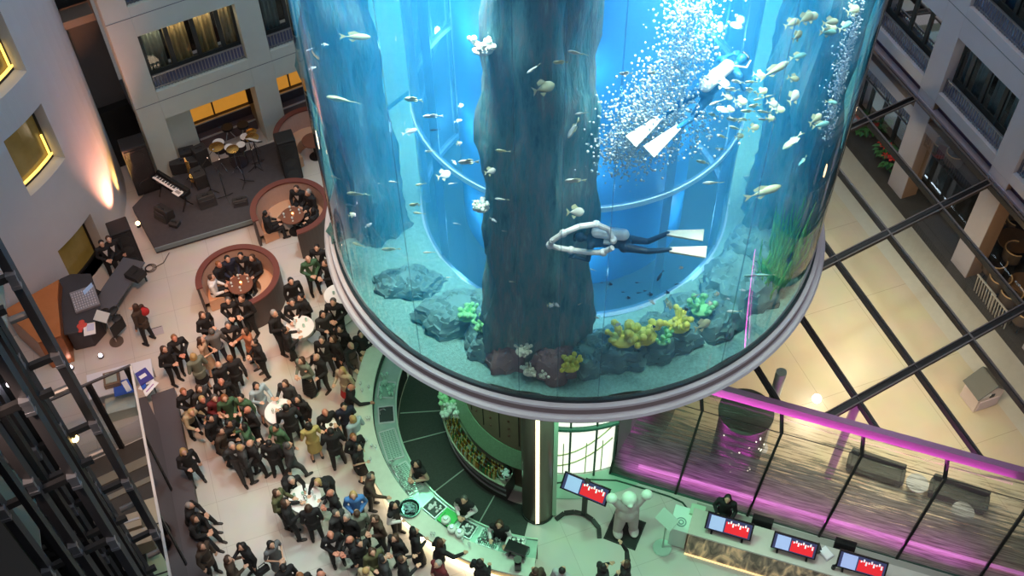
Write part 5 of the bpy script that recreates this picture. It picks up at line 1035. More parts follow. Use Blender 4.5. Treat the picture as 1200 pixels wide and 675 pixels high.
# lounge: flowers, tables, chairs
fl_red = mat('flower_red', (.75, .05, .04), .6); leaf = mat('leaf_green', (.05, .20, .05), .6, noise=.4, nscale=9)
for i, (p, n_, s_) in enumerate([((12.10, 28.55, 0.50), 10, 1.0), ((12.30, 27.83, 0.50), 6, .8), ((11.99, 27.48, 0.30), 4, .6), ((12.16, 26.50, 0.30), 3, .5), ((12.23, 25.95, 0.30), 4, .5), ((11.72, 27.63, 0.40), 8, .7)]):
    t = thing('flower_tub', ['tub of red flowers with big leaves next to the aquarium edge', 'leafy tub left of the first right column', 'small pot of red flowers in the lounge, third row', 'pot of red flowers left of the column foot, upper', 'pot of red flowers left of the column foot, lower', 'bushy tub of red flowers touching the aquarium edge'][i], 'plant', (p[0], p[1], .02))
    MB().lathe([(.001, 0), (.16*s_, 0), (.24*s_, .35*s_), (.2*s_, .35*s_), (.001, .3*s_)], (0, 0), 18).build('tub', mat('tub_dark', (.06, .05, .05), .6), t, smooth=True); rnd = random.Random(i); g = MB(); f = MB()
    for _ in range(int(60*s_)):
        a = rnd.uniform(0, 2*PI); r = rnd.uniform(.05, .5)*s_; z = .35*s_+rnd.uniform(.1, .6)*s_; g.add([(r*math.cos(a), r*math.sin(a), z), ((r+.12)*math.cos(a+.25), (r+.12)*math.sin(a+.25), z+.03), ((r+.24)*math.cos(a), (r+.24)*math.sin(a), z-.03), ((r+.12)*math.cos(a-.25), (r+.12)*math.sin(a-.25), z+.03)], [(0, 1, 2, 3)])
    for _ in range(n_):
        a = rnd.uniform(0, 2*PI); r = rnd.uniform(0, .4)*s_; z = .9*s_
        for q in range(6): b = q*PI/3; f.add([(r*math.cos(a), r*math.sin(a), z), (r*math.cos(a)+.1*math.cos(b-.3), r*math.sin(a)+.1*math.sin(b-.3), z+.03), (r*math.cos(a)+.17*math.cos(b), r*math.sin(a)+.17*math.sin(b), z), (r*math.cos(a)+.1*math.cos(b+.3), r*math.sin(a)+.1*math.sin(b+.3), z+.03)], [(0, 1, 2, 3)])
    g.build('leaves', leaf, t); f.build('flowers', fl_red, t)
def lounge_chair(p, rz, lab, seatc, group=None):
    t = thing('tub_chair', lab, 'chair', (p[0], p[1], .012), R(rz), group); MB().cyl((0, 0, .30), (0, 0, .45), .26, n=22).build('seat', seatc, t, smooth=True)
    MB().lathe([(.27, .40), (.31, .40), (.33, .80), (.29, .80)], (0, 0), 24, R(-20), R(200), closed=True).build('backrest', mat('rattan_dark', (.10, .07, .05), .6), t)
    g = MB(); [g.cyl((.31*math.cos(R(a)), .31*math.sin(R(a)), .80), (.31*math.cos(R(a+20)), .31*math.sin(R(a+20)), .80), .022, n=6) for a in range(-20, 200, 20)]; g.build('top_rim', mat('rim_gold', (.62, .40, .20), .4, .2), t)
    for a in (45, 135, 225, 315): MB().bar((.22*math.cos(R(a)), .22*math.sin(R(a)), .0), (.2*math.cos(R(a)), .2*math.sin(R(a)), .32), .03).build('leg', steel_dk, t)
cd, cr_ = mat('seat_dark', (.05, .04, .045), .7), mat('seat_red', (.30, .05, .06), .7)
for p, rz, lab, s_ in [((13.90, 26.27, 0.00), 20, 'tub chair with dull red seat behind the first column', cr_), ((14.19, 25.79, 0.00), 100, 'dark tub chair beside the red seated one', cd), ((15.24, 22.88, 0.00), 40, 'tub chair with gold rim at the upper right of the lounge', cd), ((14.84, 21.72, 0.00), 80, 'tub chair with gold rim on the brown table side', cd), ((14.13, 21.28, 0.00), 150, 'gold rimmed tub chair left of the brown table', cd), ((14.08, 20.66, 0.00), 170, 'gold rimmed tub chair below the brown table', cd), ((14.24, 20.11, 0.00), 190, 'gold rimmed tub chair nearest the stone strip', cd), ((14.43, 19.42, 0.00), 200, 'gold rimmed tub chair cut by the right photo edge', cd), ((14.50, 22.76, 0.00), 10, 'gold rimmed tub chair close to the second column', cd)]:
    lounge_chair(p, rz, lab, s_)
for p, r_, lab in [((14.15, 26.50, 0.00), .35, 'round dark lounge table between the chairs behind the first column'), ((14.94, 22.12, 0.00), .5, 'round brown lounge table with chairs around at the right edge'), ((14.70, 20.48, 0.00), .4, 'round dark lounge table near the right photo edge')]:
    t = thing('lounge_table', lab, 'table', (p[0], p[1], .012)); MB().cyl((0, 0, .68), (0, 0, .72), r_, n=26).build('tabletop', mat('table_brown', (.16, .09, .05), .35), t); MB().cyl((0, 0, .02), (0, 0, .68), .04, n=10).build('pedestal', steel_dk, t); MB().cyl((0, 0, 0), (0, 0, .02), .2, n=18).build('foot', steel_dk, t)
for i, p in enumerate(((13.69, 20.45, 0.00), (13.89, 19.75, 0.00))):
    t = thing('slatted_rack', ['pale slatted rack beside the gold rimmed chairs, upper', 'pale slatted rack beside the gold rimmed chairs, lower'][i], 'rack', (p[0], p[1], .012), R(109)); g = MB(); [g.bar((-.4+.11*k, 0, .02), (-.4+.11*k, .1, .75), .03) for k in range(8)]; g.build('slats', mat('slat_pale', (.45, .42, .38), .5), t); MB().bar((-.45, .1, .75), (.42, .1, .75), .04).build('top_bar', mat('slat_pale', (.45, .42, .38), .5), t)
lamp('lounge_lamp', 'POINT', (13.21, 19.57, 3.00), 22, (1, .6, .3), .2); lamp('lounge_lamp', 'POINT', (10.86, 25.41, 3.00), 30, (1, .75, .45), .2)
lamp('stage_point_light', 'POINT', (-8.92, 24.61, 2.00), 25, (1, .75, .5), .3)  # warm point lamp low over the stage

# ================================================================ PEOPLE
skin_m = {'light': mat('skin_light', (.62, .36, .25), .55), 'ruddy': mat('skin_ruddy', (.60, .25, .17), .55), 'tan': mat('skin_tan', (.38, .20, .12), .55)}
cloth = {k: mat('cloth_'+k, c, .85, noise=.12, nscale=14) for k, c in {
    'black': (.012, .012, .014), 'navy': (.015, .02, .045), 'grey': (.13, .135, .14), 'darkgrey': (.035, .037, .04), 'olive': (.10, .11, .05), 'tan': (.42, .33, .20), 'white': (.75, .75, .74),
    'brown': (.06, .04, .028), 'red': (.5, .03, .035), 'greygreen': (.16, .19, .15), 'yellow': (.40, .34, .12), 'paleblue': (.36, .46, .52), 'blue': (.06, .20, .50), 'pink': (.55, .16, .28),
    'green': (.05, .12, .06), 'darkred': (.13, .015, .02), 'floral': (.45, .30, .20), 'orange': (.42, .15, .07), 'lightgrey': (.40, .40, .42), 'beige': (.5, .40, .28)}.items()}
hair_m = {k: mat('hair_'+k, c, .6, noise=.2, nscale=20) for k, c in {'black': (.012, .01, .01), 'brown': (.06, .03, .018), 'blond': (.45, .30, .12), 'grey': (.32, .30, .28), 'ginger': (.26, .10, .035), 'darkgrey': (.09, .085, .08)}.items()}
shoe_m = mat('shoe_leather', (.01, .01, .01), .35)

# joints: h head centre, n neck, c chest, p pelvis, s shoulder, e elbow, w wrist, hp hip, k knee, a ankle  (figure faces +Y, left = -x)
def pose(h=(0, .03, 1.63), c=(0, 0, 1.30), p=(0, 0, .96), el=(-.25, -.03, 1.13), wl=(-.25, .06, .88), er=(.25, -.03, 1.13), wr=(.25, .06, .88), kl=(-.11, .02, .50), al=(-.13, -.02, .08), kr=(.11, .02, .50), ar=(.13, -.02, .08), hipz=None):
    return dict(h=Vector(h), c=Vector(c), p=Vector(p), e=(Vector(el), Vector(er)), w=(Vector(wl), Vector(wr)), k=(Vector(kl), Vector(kr)), a=(Vector(al), Vector(ar)))
POSES = {
    'down': pose(),
    'folded': pose(el=(-.27, -.02, 1.14), wl=(-.07, .24, 1.10), er=(.27, -.02, 1.14), wr=(.09, .25, 1.14)),
    'glass': pose(er=(.26, .03, 1.14), wr=(.14, .30, 1.24), kl=(-.13, .04, .5), al=(-.18, 0, .08)),
    'talk': pose(el=(-.27, .04, 1.15), wl=(-.22, .30, 1.16), er=(.27, .02, 1.15), wr=(.17, .30, 1.28), kr=(.12, .08, .5), ar=(.16, .1, .08)),
    'raise': pose(er=(.40, .08, 1.48), wr=(.42, .22, 1.75), kl=(-.13, 0, .5)),
    'walk': pose(h=(0, .07, 1.62), el=(-.25, .08, 1.14), wl=(-.24, .26, .98), er=(.25, -.14, 1.14), wr=(.25, -.16, .88), kl=(-.10, -.06, .49), al=(-.11, -.32, .10), kr=(.10, .20, .52), ar=(.11, .28, .08)),
    'lean': pose(h=(0, .36, 1.50), c=(0, .20, 1.24), p=(0, -.02, .96), el=(-.26, .38, 1.10), wl=(-.18, .58, 1.12), er=(.26, .38, 1.10), wr=(.18, .58, 1.12)),
    'bararm': pose(h=(0, .12, 1.61), c=(0, .06, 1.29), er=(.32, .28, 1.22), wr=(.30, .54, 1.18), wl=(-.20, .2, 1.0)),
    'sit': pose(h=(0, .06, 1.18), c=(0, .0, .86), p=(0, 0, .54), el=(-.25, .08, .70), wl=(-.14, .32, .66), er=(.25, .08, .70), wr=(.14, .32, .66), kl=(-.13, .42, .50), al=(-.14, .44, .08), kr=(.13, .42, .50), ar=(.14, .44, .08)),
    'perch': pose(h=(0, .16, 1.24), c=(0, .08, .92), p=(0, 0, .58), el=(-.25, .22, .78), wl=(-.10, .40, .70), er=(.25, .22, .78), wr=(.10, .40, .70), kl=(-.12, .42, .46), al=(-.13, .55, .08), kr=(.12, .42, .46), ar=(.13, .60, .08)),
}
def shoulders(P):
    up = (P['h']-P['c']).normalized(); b = P['c']+up*.14; return (b+Vector((-.185, 0, 0)), b+Vector((.185, 0, 0)))
def torso(b, P, g, arms=True, legs=None, arm_end=1.0):
    c, p = P['c'], P['p']; sh = shoulders(P)
    N = 8
    for i in range(N+1):
        t = i/N; q = p.lerp(c+(P['h']-c).normalized()*.12, t); wx = .155*(1-t)+.185*t-.03*math.sin(PI*t); b.ball(q, (wx+g, .108+g+.012*t, .10+g), 14, 8)
    cap(b, sh[0], sh[1], .068+g, n=10); cap(b, p+Vector((-.09, 0, -.02)), p+Vector((.09, 0, -.02)), .105+g, n=10)
    if arms:
        for i in (0, 1):
            cap(b, sh[i], P['e'][i], .056+g, .042+g, 10); w = P['e'][i].lerp(P['w'][i], arm_end); cap(b, P['e'][i], w, .042+g, .030+g, 10)
def legs_(b, P, g, end=1.0):
    for i, s in ((0, -1), (1, 1)):
        hp = P['p']+Vector((s*.09, 0, -.02)); cap(b, hp, P['k'][i], .088+g, .056+g, 12); cap(b, P['k'][i], P['k'][i].lerp(P['a'][i], end), .056+g, .040+g, 12)
def hand(b, P, i):
    e, w = P['e'][i], P['w'][i]; d = (w-e).normalized(); s = -1 if i == 0 else 1
    side = d.cross(Vector((0, 0, 1))); side = side.normalized() if side.length > .2 else Vector((0, 1, 0)); nrm = side.cross(d).normalized()
    pc = w+d*.045; 
    for t in (-.026, 0, .026): b.ball(pc+side*t, (.026, .026, .030), 8, 6)
    for q, (t, L) in enumerate(((-.034, .060), (-.012, .074), (.011, .072), (.033, .055))):
        k0 = w+d*.085+side*t; k1 = k0+d*L*.55-nrm*.008; k2 = k1+d*L*.38-nrm*.022; cap(b, k0, k1, .0105, n=6); cap(b, k1, k2, .0098, .0088, 6)
    t0 = w+d*.025-side*s*.032; t1 = t0+d*.035-side*s*.028; t2 = t1+d*.032-nrm*.01; cap(b, t0, t1, .013, n=6); cap(b, t1, t2, .012, .010, 6)
def head(b, P):
    h = P['h']; b.ball(h+Vector((0, 0, .01)), (.078, .096, .108), 18, 14); b.ball(h+Vector((0, .03, -.055)), (.056, .062, .058), 14, 10)
    cap(b, h+Vector((0, .092, .02)), h+Vector((0, .112, -.018)), .011, .017, 8); b.ball(h+Vector((0, .083, -.058)), (.028, .014, .010), 10, 6)
    for s in (-1, 1): b.ball(h+Vector((s*.080, -.002, 0)), (.012, .022, .032), 8, 6); b.ball(h+Vector((s*.032, .083, .012)), (.016, .012, .011), 8, 6)
    cap(b, h+Vector((0, -.01, -.06)), P['c'].lerp(h, .45), .052, .060, 12)
_cache = {}
def body_mesh(ps):
    k = ('body', ps)
    if k not in _cache:
        P = POSES[ps]
        def f(b):
            torso(b, P, -.012); legs_(b, P, -.008); head(b, P); hand(b, P, 0); hand(b, P, 1)
            for i in (0, 1): cap(b, P['a'][i]+Vector((0, -.03, -.035)), P['a'][i]+Vector((0, .13, -.045)), .030, .026, 8)
        _cache[k] = remeshed('person_body', f, .0105, skin_m['light'])
    return _cache[k]
def cloth_mesh(kind, ps):
    k = (kind, ps)
    if k in _cache: return _cache[k]
    P = POSES[ps]; seat = ps in ('sit', 'perch')
    def f(b):
        if kind == 'jacket':
            torso(b, P, .012, arm_end=.96)
            if not seat: b.cyl(P['p']+Vector((0, 0, -.20)), P['p']+Vector((0, 0, .05)), .165, .15, 18)
            sh = shoulders(P)
            for i in (0, 1): cap(b, sh[i], P['e'][i], .072, .056, 10); cap(b, P['e'][i], P['e'][i].lerp(P['w'][i], .95), .056, .043, 10)
        elif kind == 'top':
            torso(b, P, .014, arm_end=.9)
        elif kind == 'vest': torso(b, P, .016, arms=False)
        elif kind == 'trousers':
            legs_(b, P, .014, .97); cap(b, P['p']+Vector((-.08, 0, .0)), P['p']+Vector((.08, 0, .0)), .115, n=12)
        elif kind in ('dress', 'skirt', 'longskirt'):
            if kind == 'dress': torso(b, P, .008, arms=False); sh = shoulders(P); [cap(b, sh[i], sh[i].lerp(P['e'][i], .7), .062, .052, 10) for i in (0, 1)]
            lo = .12 if kind == 'longskirt' else .48
            if seat: 
                for i in (0, 1): cap(b, P['p'], P['k'][i], .13, .10, 12)
                cap(b, P['k'][0], P['k'][1], .10, n=12)
            else:
                m_ = (P['k'][0]+P['k'][1])/2; N = 9
                for i in range(N+1):
                    t = i/N; z = P['p'].z+.02+(lo-P['p'].z)*t; q = Vector((0, P['p'].y+(m_.y-P['p'].y)*t, z)); b.ball(q, (.15+.06*t+(.04 if kind == 'longskirt' else 0)*t, .125+.06*t, .08), 16, 8)
    _cache[k] = remeshed(kind, f, .016, cloth['black']); return _cache[k]
def hair_mesh(style, ps):
    k = ('hair', style, ps)
    if k in _cache: return _cache[k]
    P = POSES[ps]; h = P['h']
    def f(b):
        if style == 'fringe':      # bald on top, hair round the back
            b.ball(h+Vector((0, -.045, -.01)), (.082, .062, .055), 14, 10)
        else:
            b.ball(h+Vector((0, -.022, .032)), (.088, .092, .098), 16, 12)
            if style == 'long':
                for t in range(7): b.ball(h+Vector((0, -.05-.012*t, .0-.045*t)), (.092-.003*t, .055, .06), 12, 8)
                for s in (-1, 1): cap(b, h+Vector((s*.075, -.01, .03)), h+Vector((s*.085, .0, -.18)), .028, .03, 8)
            if style == 'bob':
                for s in (-1, 1): cap(b, h+Vector((s*.075, -.01, .03)), h+Vector((s*.080, -.01, -.09)), .030, .034, 8)
                b.ball(h+Vector((0, -.06, -.06)), (.085, .05, .07), 12, 8)
    _cache[k] = remeshed('hair_'+style, f, .013, hair_m['black']); return _cache[k]
def shirt_mesh(ps, tie=False):
    k = ('shirt', ps, tie)
    if k in _cache: return _cache[k]
    P = POSES[ps]; up = (P['h']-P['c']).normalized(); c = P['c']; fw = Vector((0, up.z, -up.y)); r = .132+.012
    def at_(x, t): return c+up*t+Vector((x, 0, 0))+fw*(r*math.sqrt(max(.05, 1-(x/.2)**2))+.006)
    m = MB()
    if not tie:
        L = [at_(-.07, .15), at_(-.045, .02), at_(0, -.14)]; Rr = [at_(.07, .15), at_(.045, .02), at_(0, -.145)]; C_ = [at_(0, .15)+fw*.006, at_(0, .02)+fw*.008]
        m.add([L[0], C_[0], Rr[0], L[1], C_[1], Rr[1], L[2]], [(0, 1, 4, 3), (1, 2, 5, 4), (3, 4, 6), (4, 5, 6)])
        m.cyl(c+up*.16, c+up*.215, .068, .060, 14, cap=False)
    else:
        m.add([at_(-.018, .15)+fw*.016, at_(.018, .15)+fw*.016, at_(.024, -.06)+fw*.016, at_(0, -.11)+fw*.016, at_(-.024, -.06)+fw*.016], [(0, 1, 2, 3, 4)])
    _cache[k] = m.mesh('necktie' if tie else 'shirt_front', cloth['white']); return _cache[k]
def shoe_mesh(ps, i):
    k = ('shoe', ps, i)
    if k not in _cache:
        P = POSES[ps]; a = P['a'][i]; b = lambda q: (q.ball(a+Vector((0, -.03, -.035)), (.046, .06, .045), 12, 8), q.ball(a+Vector((0, .06, -.045)), (.048, .10, .036), 12, 8), q.ball(a+Vector((0, .12, -.05)), (.045, .07, .03), 12, 8))
        _cache[k] = remeshed('shoe', b, .012, shoe_m)
    return _cache[k]
def kid(me, nm, par, m_):
    o = bpy.data.objects.new(nm, me); C.objects.link(o); o.parent = par
    if m_ is not None: o.material_slots[0].link = 'OBJECT'; o.material_slots[0].material = m_
    return o
def P_(pos, tgt, ps, wear, label, top='black', low='black', shirt='white', hair='black', style='short', skin='light', tie=None, group=None, s=.97, z=None, back=0.0):
    d = Vector((tgt[0]-pos[0], tgt[1]-pos[1], 0)); a = math.atan2(d.y, d.x)-PI/2
    h = POSES[ps]['h']; off = Matrix.Rotation(a, 3, 'Z') @ Vector((h.x, h.y, 0))*s
    o = bpy.data.objects.new('person', body_mesh(ps)); C.objects.link(o); o.location = (pos[0]-off.x, pos[1]-off.y, .0 if z is None else z); o.rotation_euler = (0, 0, a); o.scale = (s, s, s)
    tag(o, label, 'person', group); o.material_slots[0].link = 'OBJECT'; o.material_slots[0].material = skin_m[skin]
    if style == 'bald': kid(hair_mesh('fringe', ps), 'hair', o, hair_m[hair])
    else: kid(hair_mesh(style, ps), 'hair', o, hair_m[hair])
    if wear == 'suit':
        j = kid(cloth_mesh('jacket', ps), 'jacket', o, cloth[top]); kid(shirt_mesh(ps), 'shirt_front', j, cloth[shirt])
        if tie: kid(shirt_mesh(ps, True), 'necktie', j, cloth[tie])
        kid(cloth_mesh('trousers', ps), 'trousers', o, cloth[low])
    elif wear == 'coat': kid(cloth_mesh('jacket', ps), 'jacket', o, cloth[top]); kid(cloth_mesh('trousers', ps), 'trousers', o, cloth[low])
    elif wear == 'casual': kid(cloth_mesh('top', ps), 'jumper', o, cloth[top]); kid(cloth_mesh('trousers', ps), 'trousers', o, cloth[low])
    elif wear == 'vest': kid(cloth_mesh('top', ps), 'shirt', o, cloth[shirt]); kid(cloth_mesh('vest', ps), 'waistcoat', o, cloth[top]); kid(cloth_mesh('trousers', ps), 'trousers', o, cloth[low])
    elif wear == 'dress': kid(cloth_mesh('dress', ps), 'dress', o, cloth[top])
    elif wear == 'jskirt': kid(cloth_mesh('jacket', ps), 'jacket', o, cloth[top]); kid(cloth_mesh('skirt', ps), 'skirt', o, cloth[low])
    elif wear == 'long': kid(cloth_mesh('top', ps), 'blouse', o, cloth[top]); kid(cloth_mesh('longskirt', ps), 'skirt', o, cloth[low])
    for i in (0, 1): kid(shoe_mesh(ps, i), 'shoe', o, None)
    return o
# --- by the loudspeaker and alone on the floor
P_((-11.89, 22.14, 1.60), (-10.74, 20.19, 1.60), 'folded', 'suit', 'man in black suit with white shirt by the tall loudspeaker, nearer the grey table', hair='black')
P_((-11.72, 22.30, 1.60), (-10.59, 20.65, 1.60), 'down', 'suit', 'man in black suit squeezed against the side of the tall loudspeaker', hair='brown')
P_((-10.46, 19.75, 1.60), (-11.46, 20.21, 1.60), 'glass', 'coat', 'person in dark brown clothes with a red bag standing alone beside the grey table', top='brown', hair='brown', style='bob')
t = thing('shoulder_bag', 'red bag on the back of the lone person in brown', 'bag', (-10.29, 19.80, 1.30), R(20)); MB().ball((0, 0, 0), (.14, .10, .16), 14, 10).build('bag', cloth['red'], t, smooth=True); MB().tube([(-.1, 0, .1), (0, 0, .26), (.1, 0, .1)], .012).build('strap', cloth['darkred'], t)
# --- left flank of the crowd
P_((-9.40, 18.25, 1.60), (-8.56, 17.77, 1.60), 'folded', 'casual', 'person with long dark hair in black at the left end of the crowd', style='long', hair='brown')
P_((-9.18, 18.62, 1.60), (-8.54, 17.63, 1.60), 'folded', 'suit', 'reddish haired man in black suit and pale blue shirt at the left of the crowd', shirt='paleblue', hair='ginger', skin='ruddy')
P_((-8.58, 18.00, 1.60), (-9.12, 18.64, 1.60), 'folded', 'jskirt', 'person seen from behind in a grey green jacket at the left of the crowd', top='greygreen', hair='blond', style='bob')
P_((-8.54, 19.39, 1.60), (-7.88, 18.89, 1.60), 'folded', 'casual', 'person with long brown hair in black at the top of the left crowd', style='long', hair='brown')
P_((-8.45, 18.53, 1.60), (-7.84, 18.60, 1.60), 'folded', 'dress', 'woman in a tan flowered dress in the upper left crowd', top='floral', hair='brown', style='long')
P_((-8.20, 18.82, 1.60), (-8.60, 19.51, 1.60), 'talk', 'casual', 'person in grey blue top and navy trousers just behind the flowered dress', top='grey', low='navy', hair='darkgrey')
P_((-7.90, 19.88, 1.60), (-7.63, 18.45, 1.60), 'folded', 'suit', 'man in black suit just below the opening of the nearer booth, left of two', hair='darkgrey', low='black')
P_((-7.50, 19.86, 1.60), (-7.88, 18.89, 1.60), 'folded', 'suit', 'tall man in black suit just below the nearer booth, right of two', hair='brown', low='black', s=1.04)
P_((-7.78, 19.01, 1.60), (-7.51, 17.88, 1.60), 'folded', 'suit', 'man in open black jacket with white shirt below the pair by the booth', hair='darkgrey')
P_((-7.29, 18.79, 1.60), (-7.82, 18.46, 1.60), 'glass', 'jskirt', 'woman with brown hair and orange top standing right of the white shirted man', top='orange', hair='brown', style='bob')
P_((-6.98, 18.40, 1.60), (-7.53, 18.02, 1.60), 'folded', 'coat', 'broad person in black with a pinkish sleeve at the right edge of the upper crowd', hair='black')
P_((-7.58, 17.91, 1.60), (-7.93, 18.60, 1.60), 'walk', 'coat', 'ginger haired man seen from behind in black in the upper crowd', hair='ginger', skin='ruddy')
P_((-7.85, 17.69, 1.60), (-8.29, 18.19, 1.60), 'down', 'coat', 'grey haired man in a round shouldered black coat in the upper crowd', hair='grey', style='bald')
P_((-7.70, 17.14, 1.60), (-7.51, 16.25, 1.60), 'glass', 'suit', 'bald man in black suit holding a bright glass in the middle left crowd', hair='grey', style='bald', skin='ruddy')
P_((-8.64, 16.85, 1.60), (-7.95, 16.01, 1.60), 'folded', 'suit', 'man in black suit with reddish head beside the upper end of the dark plinth', hair='ginger', skin='ruddy', shirt='paleblue')
P_((-8.11, 16.59, 1.60), (-7.62, 16.00, 1.60), 'talk', 'suit', 'blond man in black suit with white collar left of the ginger haired woman', hair='blond', skin='ruddy')
P_((-8.25, 16.94, 1.60), (-7.81, 16.53, 1.60), 'down', 'casual', 'person with dark brown hair behind the blond man in black', hair='brown', style='bob', top='darkgrey')
P_((-7.80, 16.63, 1.60), (-7.40, 15.94, 1.60), 'folded', 'casual', 'person with grey face in dark red between blond man and ginger woman', hair='darkgrey', top='darkred')
P_((-7.54, 16.62, 1.60), (-7.18, 15.98, 1.60), 'talk', 'dress', 'ginger haired woman in a dark green dress in the thick of the crowd', top='green', hair='ginger', style='bob')
P_((-7.11, 16.61, 1.60), (-7.29, 15.99, 1.60), 'glass', 'suit', 'man with dark hair in dark green jacket right of the ginger haired woman', top='green', hair='black', shirt='paleblue')
P_((-6.89, 16.24, 1.60), (-7.37, 15.73, 1.60), 'folded', 'suit', 'bald man in black suit with white collar in the middle of the crowd', hair='grey', style='bald', skin='ruddy')
P_((-8.37, 16.28, 1.60), (-7.80, 15.75, 1.60), 'lean', 'coat', 'person in a light tan coat bending over beside the dark plinth', top='tan', hair='blond')
P_((-7.32, 15.83, 1.60), (-6.91, 15.59, 1.60), 'talk', 'suit', 'man in black suit with yellowish shirt below the ginger haired woman', hair='black', shirt='yellow', skin='tan')
P_((-7.82, 16.00, 1.60), (-7.30, 15.73, 1.60), 'down', 'casual', 'slim person in black between the tan coat and the yellowish shirt', hair='black')
P_((-7.50, 15.61, 1.60), (-7.00, 15.42, 1.60), 'down', 'coat', 'person in dark brown coat with back turned below the crowd middle', top='brown', hair='black')
P_((-6.93, 15.72, 1.60), (-7.42, 15.61, 1.60), 'glass', 'jskirt', 'woman in green and pink beside the bald man in the crowd middle', top='green', hair='black', style='bob', skin='light')
P_((-6.76, 16.98, 1.60), (-6.06, 16.26, 1.60), 'talk', 'jskirt', 'woman in a pale blue top reaching to the cocktail table in the crowd', top='paleblue', low='lightgrey', hair='black', style='bob')
P_((-7.14, 15.17, 1.60), (-6.42, 14.22, 1.60), 'walk', 'suit', 'grey haired person in dark grey suit striding at the lower left of the crowd', top='darkgrey', low='darkgrey', hair='grey')
P_((-6.92, 15.11, 1.60), (-6.56, 15.33, 1.60), 'folded', 'suit', 'person in dark clothes just behind the striding grey suit', top='darkgrey', hair='blond')
P_((-6.22, 15.24, 1.60), (-6.24, 15.96, 1.60), 'down', 'coat', 'man in black seen from behind with white collar and legs apart', hair='black')
P_((-6.70, 15.23, 1.60), (-6.37, 15.58, 1.60), 'talk', 'suit', 'grey bald man in dark suit left of the man seen from behind', hair='grey', style='bald')
# --- around the middle table
P_((-5.88, 16.20, 1.60), (-6.10, 16.69, 1.60), 'talk', 'coat', 'big man in black with his back to us right at the middle cocktail table', hair='black', s=1.05)
P_((-6.10, 15.67, 1.60), (-6.42, 15.07, 1.60), 'glass', 'suit', 'man with dark hair in dark green jacket below the middle cocktail table', top='green', hair='black', skin='tan')
P_((-5.72, 15.15, 1.60), (-5.32, 15.42, 1.60), 'walk', 'suit', 'man in charcoal suit stepping forward with bright glass above the lowest table', top='darkgrey', low='darkgrey', hair='darkgrey')
P_((-6.01, 17.03, 1.60), (-6.21, 16.48, 1.60), 'talk', 'casual', 'person with dark hair and patterned dark top above the middle cocktail table', hair='brown', style='bob', top='darkgrey')
P_((-5.62, 16.54, 1.60), (-5.87, 15.94, 1.60), 'glass', 'suit', 'person in black with a bright pink front right of the middle cocktail table', shirt='pink', hair='black', style='bob')
P_((-5.28, 15.72, 1.60), (-5.54, 16.32, 1.60), 'folded', 'dress', 'woman in mustard yellow dress with dark hair in the middle of the hall', top='yellow', hair='black', style='bob')
P_((-5.65, 17.76, 1.60), (-6.01, 17.28, 1.60), 'folded', 'long', 'woman in grey green top and long black skirt standing apart between the groups', top='greygreen', hair='brown', style='bob')
P_((-5.26, 17.86, 1.60), (-5.67, 17.27, 1.60), 'talk', 'suit', 'man in black suit with grey head walking behind the woman in the long skirt', hair='grey', style='bald')
# --- by the upper table
P_((-6.53, 19.29, 1.60), (-5.84, 18.91, 1.60), 'talk', 'coat', 'grey haired man in long black coat left of the upper cocktail table', hair='grey', s=1.04)
P_((-6.18, 18.81, 1.60), (-5.84, 18.91, 1.60), 'talk', 'coat', 'man in black standing close behind the grey haired man at the upper table', hair='black')
P_((-6.11, 19.76, 1.60), (-5.83, 18.86, 1.60), 'folded', 'suit', 'man in black suit and white shirt behind the upper cocktail table', hair='darkgrey')
P_((-6.22, 20.53, 1.60), (-5.89, 19.87, 1.60), 'down', 'coat', 'dark haired man in black seen from above between booth and aquarium', hair='black')
P_((-5.89, 19.93, 1.60), (-6.14, 19.58, 1.60), 'folded', 'coat', 'man in black beside the white shirted man behind the upper table', hair='black')
P_((-5.81, 21.34, 1.60), (-5.48, 20.63, 1.60), 'folded', 'suit', 'grey haired man in dark green suit between the booths and the aquarium', top='green', hair='grey', style='bald')
P_((-5.60, 21.76, 1.60), (-5.65, 20.95, 1.60), 'glass', 'suit', 'man in black suit and bright white shirt closest to the booth beside the stage', hair='black')
P_((-5.31, 21.17, 1.60), (-5.64, 20.86, 1.60), 'folded', 'suit', 'man in black suit with pale shirt next to the aquarium ring, upper group', hair='brown')
P_((-5.22, 19.31, 1.60), (-4.90, 18.80, 1.60), 'glass', 'casual', 'person in dark grey patterned top holding a white glass right of the upper table', top='darkgrey', hair='black', style='bob')
P_((-4.94, 19.63, 1.60), (-5.01, 18.80, 1.60), 'folded', 'suit', 'tall man in black suit with white shirt by the aquarium ring', hair='darkgrey', s=1.05)
P_((-5.17, 18.43, 1.60), (-5.21, 17.67, 1.60), 'down', 'suit', 'man in black with a white collar in the row right of the upper table', hair='darkgrey')
P_((-4.69, 18.79, 1.60), (-4.98, 18.37, 1.60), 'glass', 'suit', 'man in black suit in front of the tall man by the ring', hair='black', tie='grey')
P_((-4.87, 18.45, 1.60), (-5.25, 18.09, 1.60), 'down', 'casual', 'slim person in black below the tall man by the ring', hair='brown', style='bob')
P_((-4.37, 18.23, 1.60), (-3.91, 17.76, 1.60), 'bararm', 'coat', 'grey haired man in black leaning on the upper end of the bar counter', hair='grey', style='bald')
P_((-4.12, 18.60, 1.60), (-4.03, 17.91, 1.60), 'folded', 'jskirt', 'woman in black with a mustard bag at the upper end of the bar', hair='black', style='bob', low='yellow')
P_((-4.54, 17.40, 1.60), (-4.80, 16.97, 1.60), 'glass', 'jskirt', 'fair haired person in beige with red at the waist near the bar', top='beige', low='red', hair='blond', style='bob')
P_((-4.27, 16.87, 1.60), (-3.81, 16.94, 1.60), 'bararm', 'coat', 'grey haired man in black resting an arm on the bar beside the fair haired person', hair='grey', style='bald', skin='ruddy')
